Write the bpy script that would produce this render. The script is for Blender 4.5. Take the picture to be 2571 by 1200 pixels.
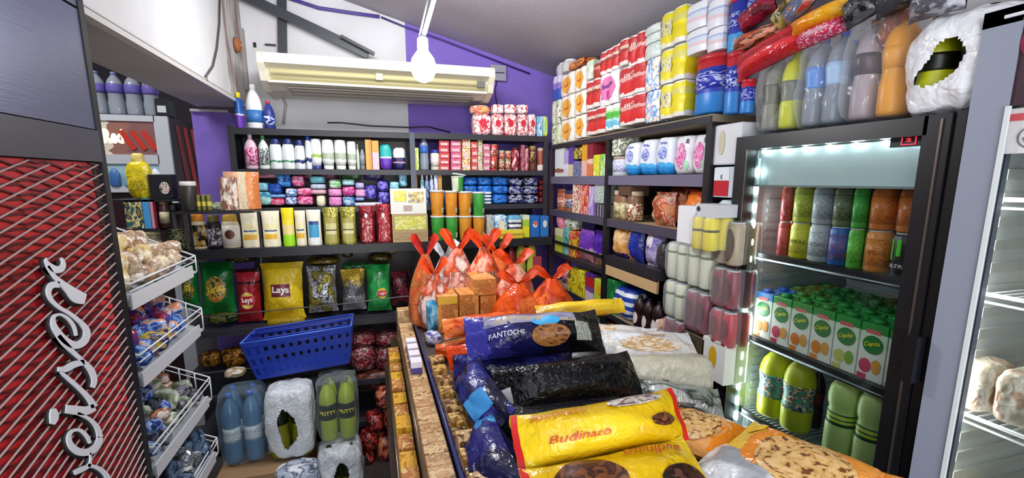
import bpy, math, random
from mathutils import Vector, Matrix, noise as mnoise
random.seed(7)
for o in list(bpy.data.objects): bpy.data.objects.remove(o)
SC = bpy.context.scene
COL = SC.collection
PI = math.pi
# ---------------------------------------------------------------- camera
F = 1161.0; CX, CY = 1285.5, 655.0
PITCH = math.radians(9.95); YAW = math.radians(16.76); EYE = 1.65
cam = bpy.data.objects.new('camera', bpy.data.cameras.new('camera'))
COL.objects.link(cam)
cam.location = (0, 0, EYE)
cam.rotation_euler = (PI/2 - PITCH, 0, -YAW)
cam.data.sensor_width = 36.0
cam.data.lens = F/2571.0*36.0
cam.data.shift_y = (CY-600.0)/2571.0
cam.data.clip_start = 0.02
SC.camera = cam
# ---------------------------------------------------------------- light
SC.view_settings.view_transform = 'Standard'
SC.view_settings.look = 'None'
SC.view_settings.gamma = 1
SC.view_settings.use_curve_mapping = False
SC.view_settings.exposure = 0.0
try:
    SC.cycles.transparent_max_bounces = 24
    SC.cycles.max_bounces = 6
except Exception: pass
wd = bpy.data.worlds.new('world'); SC.world = wd; wd.use_nodes = True
wd.node_tree.nodes['Background'].inputs[0].default_value = (0.82, 0.88, 1.0, 1)
wd.node_tree.nodes['Background'].inputs[1].default_value = 0.55
def area(name, loc, rot, sx, sy, power, col=(1, 1, 1)):
    l = bpy.data.lights.new(name, 'AREA'); l.shape = 'RECTANGLE'; l.size = sx; l.size_y = sy
    l.energy = power; l.color = col
    o = bpy.data.objects.new(name, l); COL.objects.link(o); o.location = loc; o.rotation_euler = rot
    return o
# unseen ceiling lights assumed around the camera, plus a frontal fill light added behind it
area('unseen_ceiling_light', (0.15, 0.35, 2.62), (math.radians(-14), 0, 0), 1.5, 0.25, 8, (0.97, 0.985, 1.0))
area('unseen_ceiling_light', (-0.1, -0.9, 2.6), (math.radians(20), 0, 0), 1.4, 0.3, 11, (0.97, 0.985, 1.0))
area('unseen_ceiling_light', (0.25, 2.25, 2.60), (math.radians(32), 0, 0), 1.2, 0.12, 21, (0.97, 0.985, 1.0))  # unseen light added towards the back to brighten the back wall
area('front_fill', (0.0, -1.45, 1.35), (math.radians(90), 0, 0), 1.8, 2.0, 54, (0.95, 0.975, 1.0))  # added frontal fill, spreads light evenly as far as the back wall
pl = bpy.data.lights.new('bulb_light', 'POINT'); pl.energy = 19; pl.shadow_soft_size = 0.036; pl.color = (0.96, 0.98, 1.0)
po = bpy.data.objects.new('bulb_light', pl); COL.objects.link(po)

# ---------------------------------------------------------------- picture <-> world (used to read positions off the planes of the real shelves)
_R = (math.cos(YAW), -math.sin(YAW), 0.0)
_D = (math.sin(YAW)*math.cos(PITCH), math.cos(YAW)*math.cos(PITCH), -math.sin(PITCH))
_U = (math.sin(YAW)*math.sin(PITCH), math.cos(YAW)*math.sin(PITCH), math.cos(PITCH))
def ray(px, py):
    u = (px-CX)/F; v = (CY-py)/F
    return [_D[i]+u*_R[i]+v*_U[i] for i in range(3)]
def onX(px, py, X):
    r = ray(px, py); t = X/r[0]; return Vector((X, r[1]*t, EYE+r[2]*t))
def onY(px, py, Y):
    r = ray(px, py); t = Y/r[1]; return Vector((r[0]*t, Y, EYE+r[2]*t))
def onZ(px, py, Z):
    r = ray(px, py); t = (Z-EYE)/r[2]; return Vector((r[0]*t, r[1]*t, Z))
def proj(p):
    q = (p[0], p[1], p[2]-EYE)
    a = sum(q[i]*_R[i] for i in range(3)); b = sum(q[i]*_U[i] for i in range(3)); c = sum(q[i]*_D[i] for i in range(3))
    return CX+F*a/c, CY-F*b/c
po.location = onY(1063, 168, 1.9)

# ---------------------------------------------------------------- materials
def lin(h):
    h = h.lstrip('#'); r = []
    for i in (0, 2, 4):
        c = int(h[i:i+2], 16)/255.0
        r.append(c/12.92 if c <= 0.04045 else ((c+0.055)/1.055)**2.4)
    return (r[0], r[1], r[2], 1.0)
_mats = {}
# spec: 'rrggbb' + suffix: '' glossy plastic, '!' foil, '~' matte, '@' clear film, '%' tinted liquid plastic, '*' metal, '^' emissive
# tuple specs: ('b', axis, [(pos, hex), ...], wobble, suffix)  printed bands ; ('n', scale, [hexes], suffix) printed blotches ; ('s', bg, fg, suffix) small print
def M(spec):
    k = repr(spec)
    if k in _mats: return _mats[k]
    suf = ''
    if isinstance(spec, str):
        base = spec[:6]; suf = spec[6:]
    else:
        suf = spec[-1] if (isinstance(spec[-1], str) and len(spec[-1]) < 3) else ''
        base = None
    m = bpy.data.materials.new('paint_'+str(len(_mats))); m.use_nodes = True
    nt = m.node_tree; N = nt.nodes; L = nt.links
    bs = N['Principled BSDF']; out = N['Material Output']
    rough, met = 0.38, 0.0
    if '~' in suf: rough = 0.85
    if '!' in suf: rough, met = 0.28, 0.35
    if '*' in suf: rough, met = 0.32, 0.9
    if '%' in suf: rough = 0.12
    bs.inputs['Roughness'].default_value = rough; bs.inputs['Metallic'].default_value = met
    colsock = None
    if base is not None:
        bs.inputs['Base Color'].default_value = lin(base)
    else:
        tc = N.new('ShaderNodeTexCoord')
        kind = spec[0]
        if kind == 'b':
            ax = 'XYZ'.index(spec[1])
            sep = N.new('ShaderNodeSeparateXYZ'); L.new(tc.outputs['Generated'], sep.inputs[0])
            nz = N.new('ShaderNodeTexNoise'); nz.inputs['Scale'].default_value = 5
            L.new(tc.outputs['Generated'], nz.inputs['Vector'])
            w = N.new('ShaderNodeMath'); w.operation = 'MULTIPLY_ADD'
            L.new(nz.outputs[0], w.inputs[0]); w.inputs[1].default_value = spec[3]; 
            sb = N.new('ShaderNodeMath'); sb.operation = 'SUBTRACT'; L.new(sep.outputs[ax], sb.inputs[0]); sb.inputs[1].default_value = spec[3]*0.5
            L.new(sb.outputs[0], w.inputs[2])
            cr = N.new('ShaderNodeValToRGB'); cr.color_ramp.interpolation = 'CONSTANT'
            st = spec[2]
            L.new(w.outputs[0], cr.inputs[0])
        elif kind == 'n':
            nz = N.new('ShaderNodeTexNoise'); nz.inputs['Scale'].default_value = spec[1]; nz.inputs['Detail'].default_value = 2.5
            oi = N.new('ShaderNodeObjectInfo')
            ad = N.new('ShaderNodeVectorMath'); ad.operation = 'ADD'
            ml = N.new('ShaderNodeMath'); ml.operation = 'MULTIPLY'; ml.inputs[1].default_value = 17.0
            L.new(oi.outputs['Random'], ml.inputs[0])
            L.new(tc.outputs['Generated'], ad.inputs[0]); L.new(ml.outputs[0], ad.inputs[1]); L.new(ad.outputs[0], nz.inputs['Vector'])
            cr = N.new('ShaderNodeValToRGB'); cr.color_ramp.interpolation = 'CONSTANT'
            n = len(spec[2]); pos = {2: [0, .5], 3: [0, .44, .56], 4: [0, .42, .5, .58], 5: [0, .4, .47, .53, .6], 6: [0, .38, .45, .5, .55, .62]}[n]
            st = list(zip(pos, spec[2]))
            L.new(nz.outputs[0], cr.inputs[0])
        else:
            mp = N.new('ShaderNodeMapping'); mp.inputs['Scale'].default_value = (9, 9, 26)
            L.new(tc.outputs['Generated'], mp.inputs[0])
            nz = N.new('ShaderNodeTexNoise'); nz.inputs['Scale'].default_value = 1.0; nz.inputs['Detail'].default_value = 1.0
            L.new(mp.outputs[0], nz.inputs['Vector'])
            cr = N.new('ShaderNodeValToRGB'); cr.color_ramp.interpolation = 'CONSTANT'
            st = [(0, spec[1]), (.56, spec[2])]
            L.new(nz.outputs[0], cr.inputs[0])
        if kind == 'n' and ('&' in suf or '!' in suf): cr.color_ramp.interpolation = 'LINEAR'
        els = cr.color_ramp.elements
        while len(els) < len(st): els.new(0.5)
        for e, (p, c) in zip(els, st): e.position = p
        for e, (p, c) in zip(els, st): e.color = lin(c)
        L.new(cr.outputs[0], bs.inputs['Base Color'])
    if ('!' in suf or '&' in suf):
        tc2 = N.new('ShaderNodeTexCoord')
        n2 = N.new('ShaderNodeTexNoise'); n2.inputs['Scale'].default_value = 34; n2.inputs['Detail'].default_value = 1.5
        n2.inputs['Distortion'].default_value = 1.2
        L.new(tc2.outputs['Object'], n2.inputs['Vector'])
        bp = N.new('ShaderNodeBump'); bp.inputs['Strength'].default_value = 0.5 if '&' in suf else 0.8; bp.inputs['Distance'].default_value = 0.012
        L.new(n2.outputs[0], bp.inputs['Height']); L.new(bp.outputs[0], bs.inputs['Normal'])
        if '&' in suf: bs.inputs['Roughness'].default_value = 0.22
    if '^' in suf:
        bs.inputs['Emission Color'].default_value = lin(base); bs.inputs['Emission Strength'].default_value = float(suf.replace('^', '') or 1)
    if '@' in suf or '%' in suf:
        tr = N.new('ShaderNodeBsdfTransparent'); mx = N.new('ShaderNodeMixShader')
        if '%' in suf:
            tr.inputs[0].default_value = [min(1, c**0.45) for c in lin(base)[:3]]+[1]; mx.inputs[0].default_value = 0.6
        else:
            lw = N.new('ShaderNodeLayerWeight'); lw.inputs[0].default_value = 0.35
            mr = N.new('ShaderNodeMapRange'); mr.inputs[3].default_value = 0.05; mr.inputs[4].default_value = 0.4
            L.new(lw.outputs['Facing'], mr.inputs[0]); L.new(mr.outputs[0], mx.inputs[0]); bs.inputs['Roughness'].default_value = 0.15
        L.new(tr.outputs[0], mx.inputs[1]); L.new(bs.outputs[0], mx.inputs[2]); L.new(mx.outputs[0], out.inputs[0])
    _mats[k] = m
    return m
def glass_mat():
    if 'glass' in _mats: return _mats['glass']
    m = bpy.data.materials.new('glass'); m.use_nodes = True; nt = m.node_tree; N = nt.nodes; L = nt.links
    for n in list(N):
        if n.type == 'BSDF_PRINCIPLED': N.remove(n)
    tr = N.new('ShaderNodeBsdfTransparent'); tr.inputs[0].default_value = (.93, .97, .96, 1)
    gl = N.new('ShaderNodeBsdfGlossy'); gl.inputs['Roughness'].default_value = 0.03
    fr = N.new('ShaderNodeFresnel'); fr.inputs[0].default_value = 1.25
    mx = N.new('ShaderNodeMixShader'); L.new(fr.outputs[0], mx.inputs[0]); L.new(tr.outputs[0], mx.inputs[1]); L.new(gl.outputs[0], mx.inputs[2])
    L.new(mx.outputs[0], N['Material Output'].inputs[0]); _mats['glass'] = m
    return m
def wallpaint(a, b=None, split=None, dirt=0.12, scale=3.0, rough=0.8):
    m = bpy.data.materials.new('wall_paint'); m.use_nodes = True; nt = m.node_tree; N = nt.nodes; L = nt.links
    bs = N['Principled BSDF']; bs.inputs['Roughness'].default_value = rough
    g = N.new('ShaderNodeNewGeometry'); nz = N.new('ShaderNodeTexNoise'); nz.inputs['Scale'].default_value = scale; nz.inputs['Detail'].default_value = 5
    L.new(g.outputs['Position'], nz.inputs['Vector'])
    cr = N.new('ShaderNodeValToRGB'); cr.color_ramp.elements[0].position = .35; cr.color_ramp.elements[1].position = .62
    d = 1-dirt; cr.color_ramp.elements[0].color = (d, d*.97, d*.94, 1); cr.color_ramp.elements[1].color = (1, 1, 1, 1)
    L.new(nz.outputs[0], cr.inputs[0])
    mu = N.new('ShaderNodeMix'); mu.data_type = 'RGBA'; mu.blend_type = 'MULTIPLY'; mu.inputs[0].default_value = 1
    L.new(cr.outputs[0], mu.inputs[7])
    if b:
        sp = N.new('ShaderNodeSeparateXYZ'); L.new(g.outputs['Position'], sp.inputs[0])
        gt = N.new('ShaderNodeMath'); gt.operation = 'GREATER_THAN'; gt.inputs[1].default_value = split; L.new(sp.outputs[0], gt.inputs[0])
        mb = N.new('ShaderNodeMix'); mb.data_type = 'RGBA'; mb.inputs[6].default_value = lin(a); mb.inputs[7].default_value = lin(b)
        L.new(gt.outputs[0], mb.inputs[0]); L.new(mb.outputs[2], mu.inputs[6])
    else: mu.inputs[6].default_value = lin(a)
    L.new(mu.outputs[2], bs.inputs['Base Color'])
    bp = N.new('ShaderNodeBump'); bp.inputs['Strength'].default_value = .25; bp.inputs['Distance'].default_value = .004
    n3 = N.new('ShaderNodeTexNoise'); n3.inputs['Scale'].default_value = 60; L.new(g.outputs['Position'], n3.inputs['Vector'])
    L.new(n3.outputs[0], bp.inputs['Height']); L.new(bp.outputs[0], bs.inputs['Normal'])
    return m

# ---------------------------------------------------------------- mesh building
class MB:
    def __init__(s): s.v = []; s.f = []; s.sm = []
    def add(s, vs, fs, smooth=False):
        b = len(s.v); s.v += [tuple(v) for v in vs]; s.f += [tuple(b+i for i in f) for f in fs]; s.sm += [smooth]*len(fs); return s
    def box(s, x0, x1, y0, y1, z0, z1):
        vs = [(x, y, z) for z in (z0, z1) for y in (y0, y1) for x in (x0, x1)]
        return s.add(vs, [(0, 2, 3, 1), (4, 5, 7, 6), (0, 1, 5, 4), (2, 6, 7, 3), (0, 4, 6, 2), (1, 3, 7, 5)])
    def tube(s, pts, r, n=5):
        pts = [Vector(p) for p in pts]; rings = []
        for i, p in enumerate(pts):
            d = (pts[min(i+1, len(pts)-1)]-pts[max(i-1, 0)]).normalized()
            a = d.orthogonal().normalized() if i == 0 else (pa - d*pa.dot(d)).normalized()
            pa = a; b = d.cross(a)
            rr = r[i] if isinstance(r, (list, tuple)) else r
            rings.append([p+(a*math.cos(2*PI*k/n)+b*math.sin(2*PI*k/n))*rr for k in range(n)])
        vs = [v for R_ in rings for v in R_]; fs = []
        for i in range(len(pts)-1):
            for k in range(n):
                k2 = (k+1) % n; fs.append((i*n+k, i*n+k2, (i+1)*n+k2, (i+1)*n+k))
        fs.append(tuple(range(n-1, -1, -1))); fs.append(tuple((len(pts)-1)*n+k for k in range(n)))
        return s.add(vs, fs, True)
    def lathe(s, prof, n=16, sx=1, sy=1, ox=0, oy=0):
        vs = []; fs = []
        for r, z in prof:
            for k in range(n):
                a = 2*PI*k/n; vs.append((ox+r*sx*math.cos(a), oy+r*sy*math.sin(a), z))
        for i in range(len(prof)-1):
            for k in range(n):
                k2 = (k+1) % n; fs.append((i*n+k, i*n+k2, (i+1)*n+k2, (i+1)*n+k))
        fs.append(tuple(range(n-1, -1, -1))); fs.append(tuple((len(prof)-1)*n+k for k in range(n)))
        return s.add(vs, fs, True)
    def grid(s, fn, nu, nv, smooth=True, skip=None):
        vs = [fn(i/nu, j/nv) for j in range(nv+1) for i in range(nu+1)]
        fs = []
        for j in range(nv):
            for i in range(nu):
                if skip and skip((i+.5)/nu, (j+.5)/nv): continue
                a = j*(nu+1)+i; fs.append((a, a+1, a+nu+2, a+nu+1))
        return s.add(vs, fs, smooth)
    def mesh(s, name='mesh'):
        me = bpy.data.meshes.new(name); me.from_pydata(s.v, [], s.f)
        me.polygons.foreach_set('use_smooth', s.sm); me.update(); return me
def link(name, data, mat, parent=None, loc=None, rot=None):
    if isinstance(data, MB): data = data.mesh(name)
    o = bpy.data.objects.new(name, data); COL.objects.link(o)
    if mat is not None and data is not None:
        mm = mat if isinstance(mat, bpy.types.Material) else M(mat)
        if not data.materials: data.materials.append(mm)
        elif data.materials[0] != mm:
            o.material_slots[0].link = 'OBJECT'; o.material_slots[0].material = mm
    if parent is not None: o.parent = parent
    if loc is not None: o.location = loc
    if rot is not None: o.rotation_euler = rot
    return o
def tag(o, label, cat, group=None):
    o['label'] = label; o['category'] = cat
    if group: o['group'] = group
    return o
def struct(name, mb, mat, parent=None):
    o = link(name, mb, mat, parent)
    if parent is None: o['kind'] = 'structure'
    return o
def thing(name, label, cat, loc=(0, 0, 0), rz=0, group=None, rx=0, ry=0):
    o = bpy.data.objects.new(name, None); COL.objects.link(o); o.empty_display_size = 0.05
    o.location = loc; o.rotation_euler = (rx, ry, rz)
    return tag(o, label, cat, group)
def plainbox(name, dims, mat, parent=None, bev=0.0):
    return link(name, MB().box(*dims), mat, parent)

# ---------------------------------------------------------------- product shapes: every shape has a front surface S(u, v), u, v in -1..1, local front is -Y, base at z = 0
_cache = {}
def cached(key, fn):
    if key not in _cache: _cache[key] = fn()
    return _cache[key]
def r3(x): return round(x, 3)
def wob(x, y, z, seed, amp, sc=1.0):
    n = mnoise.noise_vector(Vector((x*sc+seed*3.7, y*sc-seed, z*sc+seed*1.3)))
    return n*amp
class Shape:
    pass
def facet(P, nu, nv):
    memo = {}
    def g(i, j):
        if (i, j) not in memo: memo[(i, j)] = P(i/nu*2-1, j/nv*2-1)
        return memo[(i, j)]
    def S(u, v):
        a = min(max((u+1)/2*nu, 0), nu-1e-6); b = min(max((v+1)/2*nv, 0), nv-1e-6); i, j = int(a), int(b); a -= i; b -= j
        return (g(i, j)*(1-a)+g(i+1, j)*a)*(1-b)+(g(i, j+1)*(1-a)+g(i+1, j+1)*a)*b
    return S
def sh_box(w, d, h, seed=0):
    s = Shape(); w2, d2 = w/2, d/2; b = min(w, d, h)*0.03
    s.S = lambda u, v: Vector((u*w2, -d2, (v+1)/2*h))
    def mk():
        mb = MB(); vs = []; 
        for z, i in ((0, b), (b, 0), (h-b, 0), (h, b)):
            vs += [(-w2+i, -d2+i, z), (w2-i, -d2+i, z), (w2-i, d2-i, z), (-w2+i, d2-i, z)]
        fs = [(3, 2, 1, 0), (12, 13, 14, 15)]
        for r in range(3):
            for k in range(4): fs.append((r*4+k, r*4+(k+1) % 4, (r+1)*4+(k+1) % 4, (r+1)*4+k))
        return mb.add(vs, fs).mesh('box')
    s.mesh = cached(('box', r3(w), r3(d), r3(h)), mk); return s
def sh_soft(w, d, h, e=0.16, seed=0, nz=0.05, n=9):
    s = Shape(); seed = seed % 5; w2, d2, h2 = w/2, d/2, h/2; a = nz*min(w, d, h)
    def P(x, y, z):
        x4, y4, z4 = abs(x)**4, abs(y)**4, abs(z)**4
        q = Vector((w2*x*(1-e*.5*(y4+z4)), d2*y*(1-e*.7*(x4+z4)), h2*z*(1-e*.5*(x4+y4))))
        q += wob(x*1.8, y*1.8, z*1.8, seed, a) + wob(x*5, y*5, z*5, seed+9, a*.35)
        q.z = min(max(q.z+h2, .0008), h*1.0)
        return q
    s.S = facet(lambda u, v: P(u, -1, v), n, n)
    def mk():
        mb = MB()
        for ax in range(3):
            for sg in (-1, 1):
                def fn(i, j, ax=ax, sg=sg):
                    u, v = i*2-1, j*2-1
                    if ax == 0: return P(sg, u*sg, v)
                    if ax == 1: return P(-u*sg, sg, v)
                    return P(u*sg, v, sg) if sg > 0 else P(-u*sg, -v, sg)
                mb.grid(fn, n, n)
        me = mb.mesh('soft_pack')
        import bmesh
        bm = bmesh.new(); bm.from_mesh(me); bmesh.ops.remove_doubles(bm, verts=bm.verts, dist=1e-5); bmesh.ops.recalc_face_normals(bm, faces=bm.faces); bm.to_mesh(me); bm.free()
        return me
    s.mesh = cached(('soft', r3(w), r3(d), r3(h), e, seed % 5, nz, n), mk); return s
def sh_bag(w, d, h, seed=0, nu=12, nv=14, full=1.0, nz=1.0):
    s = Shape(); sd = seed % 7
    def T(u, v):
        a = abs(v)
        if a > .9: return 0.0015
        return 0.0015 + d/2*full*max(0, 1-abs(u)**2.6)**.6*max(0, 1-(a/.9)**3.2)**.7
    def P(u, v, sg):
        x = w/2*u*(1-.1*(1-abs(v)**5)); z = h/2*(v+1); y = sg*T(u, v)
        n = wob(u*2.2, v*2.6, sg*.4, sd, 1)
        n2 = wob(u*6, v*5, sg*.4, sd+5, 1)
        k = (1-abs(u)**6)
        y += (n.y*d*.10+n2.y*d*.05)*k*nz*(.4 if abs(v) > .9 else 1)
        x += n.x*w*.02*nz; z += n.z*h*.012*nz
        return Vector((x, y, z))
    s.S = facet(lambda u, v: P(u, v, -1), nu, nv)
    def mk():
        mb = MB()
        mb.grid(lambda i, j: P(i*2-1, j*2-1, -1), nu, nv)
        mb.grid(lambda i, j: P(1-i*2, j*2-1, 1), nu, nv)
        return mb.mesh('bag')
    s.mesh = cached(('bag', r3(w), r3(d), r3(h), sd, full, nz, nu), mk); return s
def sh_pouch(w, d, h, seed=0, nu=10, nv=10):
    s = Shape(); sd = seed % 5
    def P(u, v, sg):
        t = .002+d/2*max(0, 1-abs(u)**3)**.6*max(0, (1-v)/2)**.45
        n = wob(u*2, v*2, sg*.3, sd, 1)
        x = w/2*u*(1-.05*(1-v*v)-.03*(v < -.8))
        return Vector((x, sg*t+n.y*d*.06, h/2*(v+1)))
    s.S = facet(lambda u, v: P(u, v, -1), nu, nv)
    def mk():
        mb = MB(); mb.grid(lambda i, j: P(i*2-1, j*2-1, -1), nu, nv); mb.grid(lambda i, j: P(1-i*2, j*2-1, 1), nu, nv)
        mb.grid(lambda i, j: P(i*2-1, -1, -1 if j < .5 else 1), nu, 1)
        return mb.mesh('pouch')
    s.mesh = cached(('pouch', r3(w), r3(d), r3(h), sd), mk); return s
PROF = {  # (relative radius, relative height) of body and cap
 'bottle': ([(.85, 0), (1, .03), (1, .55), (.97, .62), (.8, .72), (.5, .8), (.3, .85), (.27, .88)], [(.32, .875), (.32, .985), (.27, 1)]),
 'soda': ([(.7, 0), (.92, .015), (.97, .05), (1, .3), (.93, .36), (.9, .45), (.97, .56), (1, .6), (.96, .7), (.8, .8), (.5, .88), (.3, .92), (.3, .945)], [(.33, .94), (.33, .99), (.28, 1)]),
 'lemon': ([(.8, 0), (1, .03), (1, .4), (.93, .45), (.93, .56), (.86, .6), (.98, .65), (1, .75), (.9, .84), (.6, .91), (.3, .94)], [(.33, .935), (.33, .99), (.28, 1)]),
 'shampoo': ([(.9, 0), (1, .03), (1, .5), (.97, .68), (.86, .78), (.8, .8)], [(.8, .8), (.82, .82), (.78, .97), (.6, 1)]),
 'tube': ([(.8, .13), (1, .3), (1, .6), (.95, .98), (.9, 1)], [(.78, 0), (.82, .02), (.82, .13), (.7, .135)]),
 'jug': ([(.9, 0), (1, .03), (1, .5), (.9, .62), (.62, .78), (.32, .88), (.3, .9)], [(.36, .89), (.36, .98), (.3, 1)]),
 'jar': ([(.9, 0), (1, .04), (1, .78), (.9, .84), (.88, .86)], [(.95, .85), (.97, .87), (.97, .98), (.9, 1)]),
 'can': ([(.86, 0), (1, .04), (1, .9), (.84, .965), (.82, .97)], [(.85, .965), (.87, .985), (.82, 1), (.8, .985), (.1, .98)]),
 'tub': ([(.8, 0), (.84, .02), (.98, .93), (.98, .94)], [(1.03, .925), (1.04, .98), (1.0, 1), (.9, .99)]),
 'tin': ([(.97, 0), (1, .04), (1, .96), (.97, .97)], [(.98, .965), (.98, 1), (.9, .99)]),
 'canister': ([(.97, 0), (1, .02), (1, .9), (.97, .905)], [(1.02, .9), (1.02, .98), (.96, 1)]),
 'spray': ([(.95, 0), (1, .02), (1, .76), (.8, .82), (.5, .85)], [(.52, .845), (.52, .98), (.45, 1)]),
}
def sh_lathe(kind, w, d, h, seed=0, n=18):
    s = Shape(); body, cap = PROF[kind]; sx, sy = w/2, d/2
    def R(z):
        for (r0, z0), (r1, z1) in zip(body, body[1:]):
            if z0 <= z <= z1 and z1 > z0: return r0+(r1-r0)*(z-z0)/(z1-z0)
        return body[-1][0] if z > .5 else body[0][0]
    def S(u, v):
        z = (v+1)/2; a = -PI/2+u*PI*.5; r = R(z)
        return Vector((r*sx*math.cos(a), r*sy*math.sin(a), z*h))
    s.S = S; s.R = R
    s.mesh = cached(('l', kind, r3(w), r3(d), r3(h), n), lambda: MB().lathe([(r, z*h) for r, z in body], n, sx, sy).mesh(kind))
    s.cap = cached(('lc', kind, r3(w), r3(d), r3(h), n), lambda: MB().lathe([(r, z*h) for r, z in cap], n, sx, sy if kind not in () else sx).mesh('cap'))
    def band(z0, z1):
        zs = [z0]+[z for r, z in body if z0+.005 < z < z1-.005]+[z1]
        return cached(('lb', kind, r3(w), r3(d), r3(h), z0, z1, n), lambda: MB().lathe([(R(z)+.02, z*h) for z in zs], n, sx, sy).mesh('band'))
    s.band = band
    return s
def patch(parent, s, u0, u1, v0, v1, mat, oval=False, name='label', off=.0014, n=9, label=None, key=None):
    def fn(i, j):
        a, b = i*2-1, j*2-1
        if oval:
            x = a*math.sqrt(max(0, 1-b*b/2)); y = b*math.sqrt(max(0, 1-a*a/2)); a, b = x, y
        u = (u0+u1)/2+a*(u1-u0)/2; v = (v0+v1)/2+b*(v1-v0)/2
        p = s.S(u, v); e = .02
        nn = (s.S(min(1, u+e), v)-s.S(max(-1, u-e), v)).cross(s.S(u, min(1, v+e))-s.S(u, max(-1, v-e)))
        if nn.length > 1e-9: nn.normalize()
        else: nn = Vector((0, -1, 0))
        return p+nn*off
    me = cached(('patch', id(s.mesh), u0, u1, v0, v1, oval, off, n), lambda: MB().grid(fn, n, n).mesh(name))
    o = link(name, me, mat, parent)
    if label: o['label'] = label
    return o
_txt = {}
def text_mesh(string, bold=0.0, shear=0.0):
    k = (string, bold, shear)
    if k in _txt: return _txt[k]
    c = bpy.data.curves.new('lettering', 'FONT'); c.body = string; c.size = 1; c.offset = bold; c.shear = shear; c.resolution_u = 3
    c.align_x = 'CENTER'
    o = bpy.data.objects.new('lettering', c); COL.objects.link(o)
    bpy.context.view_layer.update()
    me = bpy.data.meshes.new_from_object(o.evaluated_get(bpy.context.evaluated_depsgraph_get()))
    vs = [tuple(v.co) for v in me.vertices]; fs = [tuple(p.vertices) for p in me.polygons]
    bpy.data.objects.remove(o); bpy.data.curves.remove(c); bpy.data.meshes.remove(me)
    tris = []
    for f in fs:
        for i in range(1, len(f)-1): tris.append((f[0], f[i], f[i+1]))
    for _ in range(5):
        out = []; mid = {}; big = False
        for t in tris:
            e = [((t[i], t[(i+1) % 3]), math.dist(vs[t[i]], vs[t[(i+1) % 3]])) for i in range(3)]
            m = max(range(3), key=lambda i: e[i][1])
            if e[m][1] > .14:
                big = True; a, b = e[m][0]; c_ = t[(m+2) % 3]; kk = (min(a, b), max(a, b))
                if kk not in mid: vs.append(tuple((vs[a][i]+vs[b][i])/2 for i in range(3))); mid[kk] = len(vs)-1
                q = mid[kk]; out += [(a, q, c_), (q, b, c_)]
            else: out.append(t)
        tris = out
        if not big: break
    fs = tris
    _txt[k] = (vs, fs); return _txt[k]
def word(parent, s, string, uc, vc, uw, vh, mat, off=.0025, ang=0.0, bold=.02, shear=0.0, name='lettering'):
    vs, fs = text_mesh(string, bold, shear)
    x0 = min(v[0] for v in vs); x1 = max(v[0] for v in vs); y0 = min(v[1] for v in vs); y1 = max(v[1] for v in vs)
    ca, sa = math.cos(ang), math.sin(ang); out = []
    for v in vs:
        a = ((v[0]-x0)/(x1-x0)-.5)*uw; b = ((v[1]-y0)/(y1-y0)-.5)*vh
        u = uc+a*ca-b*sa*(uw/max(uw, vh)); w = vc+a*sa+b*ca
        p = s.S(u, w); e = .02
        nn = (s.S(u+e, w)-s.S(u-e, w)).cross(s.S(u, w+e)-s.S(u, w-e)); nn = nn.normalized() if nn.length > 1e-9 else Vector((0, -1, 0))
        out.append(p+nn*off)
    mb = MB(); mb.add(out, fs)
    return link(name, mb, mat, parent)

def item(name, label, cat, kind, loc, rz, w, d, h, body='ffffff', cap=None, lab=None, lz=(.18, .6), group=None, seed=None, txt=None, tcol='ffffff',
         spot=None, spotmat=None, rx=0, ry=0, contents=None, tpos=(0, 0, 1.2, .3), oval=True, tang=0.0):
    if kind in ('shampoo', 'tube'): w *= 1.1
    if seed is None: seed = int(abs(loc[0]*97+loc[1]*57+loc[2]*31)*10) % 11
    t = thing(name, label, cat, loc, rz, group, rx, ry)
    if kind in PROF:
        s = sh_lathe(kind, w, d, h)
        link('body', s.mesh, body, t)
        link('lid' if kind in ('jar', 'tub', 'tin', 'can', 'canister') else 'cap', s.cap, cap or 'eeeeee', t)
        if lab: link('label', s.band(*lz), lab, t)
    else:
        if kind == 'box': s = sh_box(w, d, h)
        elif kind == 'soft': s = sh_soft(w, d, h, .16, seed)
        elif kind == 'puffy': s = sh_soft(w, d, h, .3, seed, .07)
        elif kind == 'bag': s = sh_bag(w, d, h, seed)
        elif kind == 'pouch': s = sh_pouch(w, d, h, seed)
        if kind == 'pouch' and cap:
            link('body', s.mesh, body, t)
            link('cap', cached(('pcap', r3(w)), lambda: MB().lathe([(w*.14, 0), (w*.14, h*.09), (w*.11, h*.1)], 10).mesh('cap')), cap, t, (0, 0, h*.97))
        else: link('body', s.mesh, body, t)
        if lab: patch(t, s, -.7, .7, lz[0]*2-1, lz[1]*2-1, lab)
    if spot: patch(t, s, spot[0], spot[1], spot[2], spot[3], spotmat, oval, 'emblem', .002)
    if txt: word(t, s, txt, tpos[0], tpos[1], tpos[2], tpos[3], tcol, ang=tang)
    return t
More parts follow.
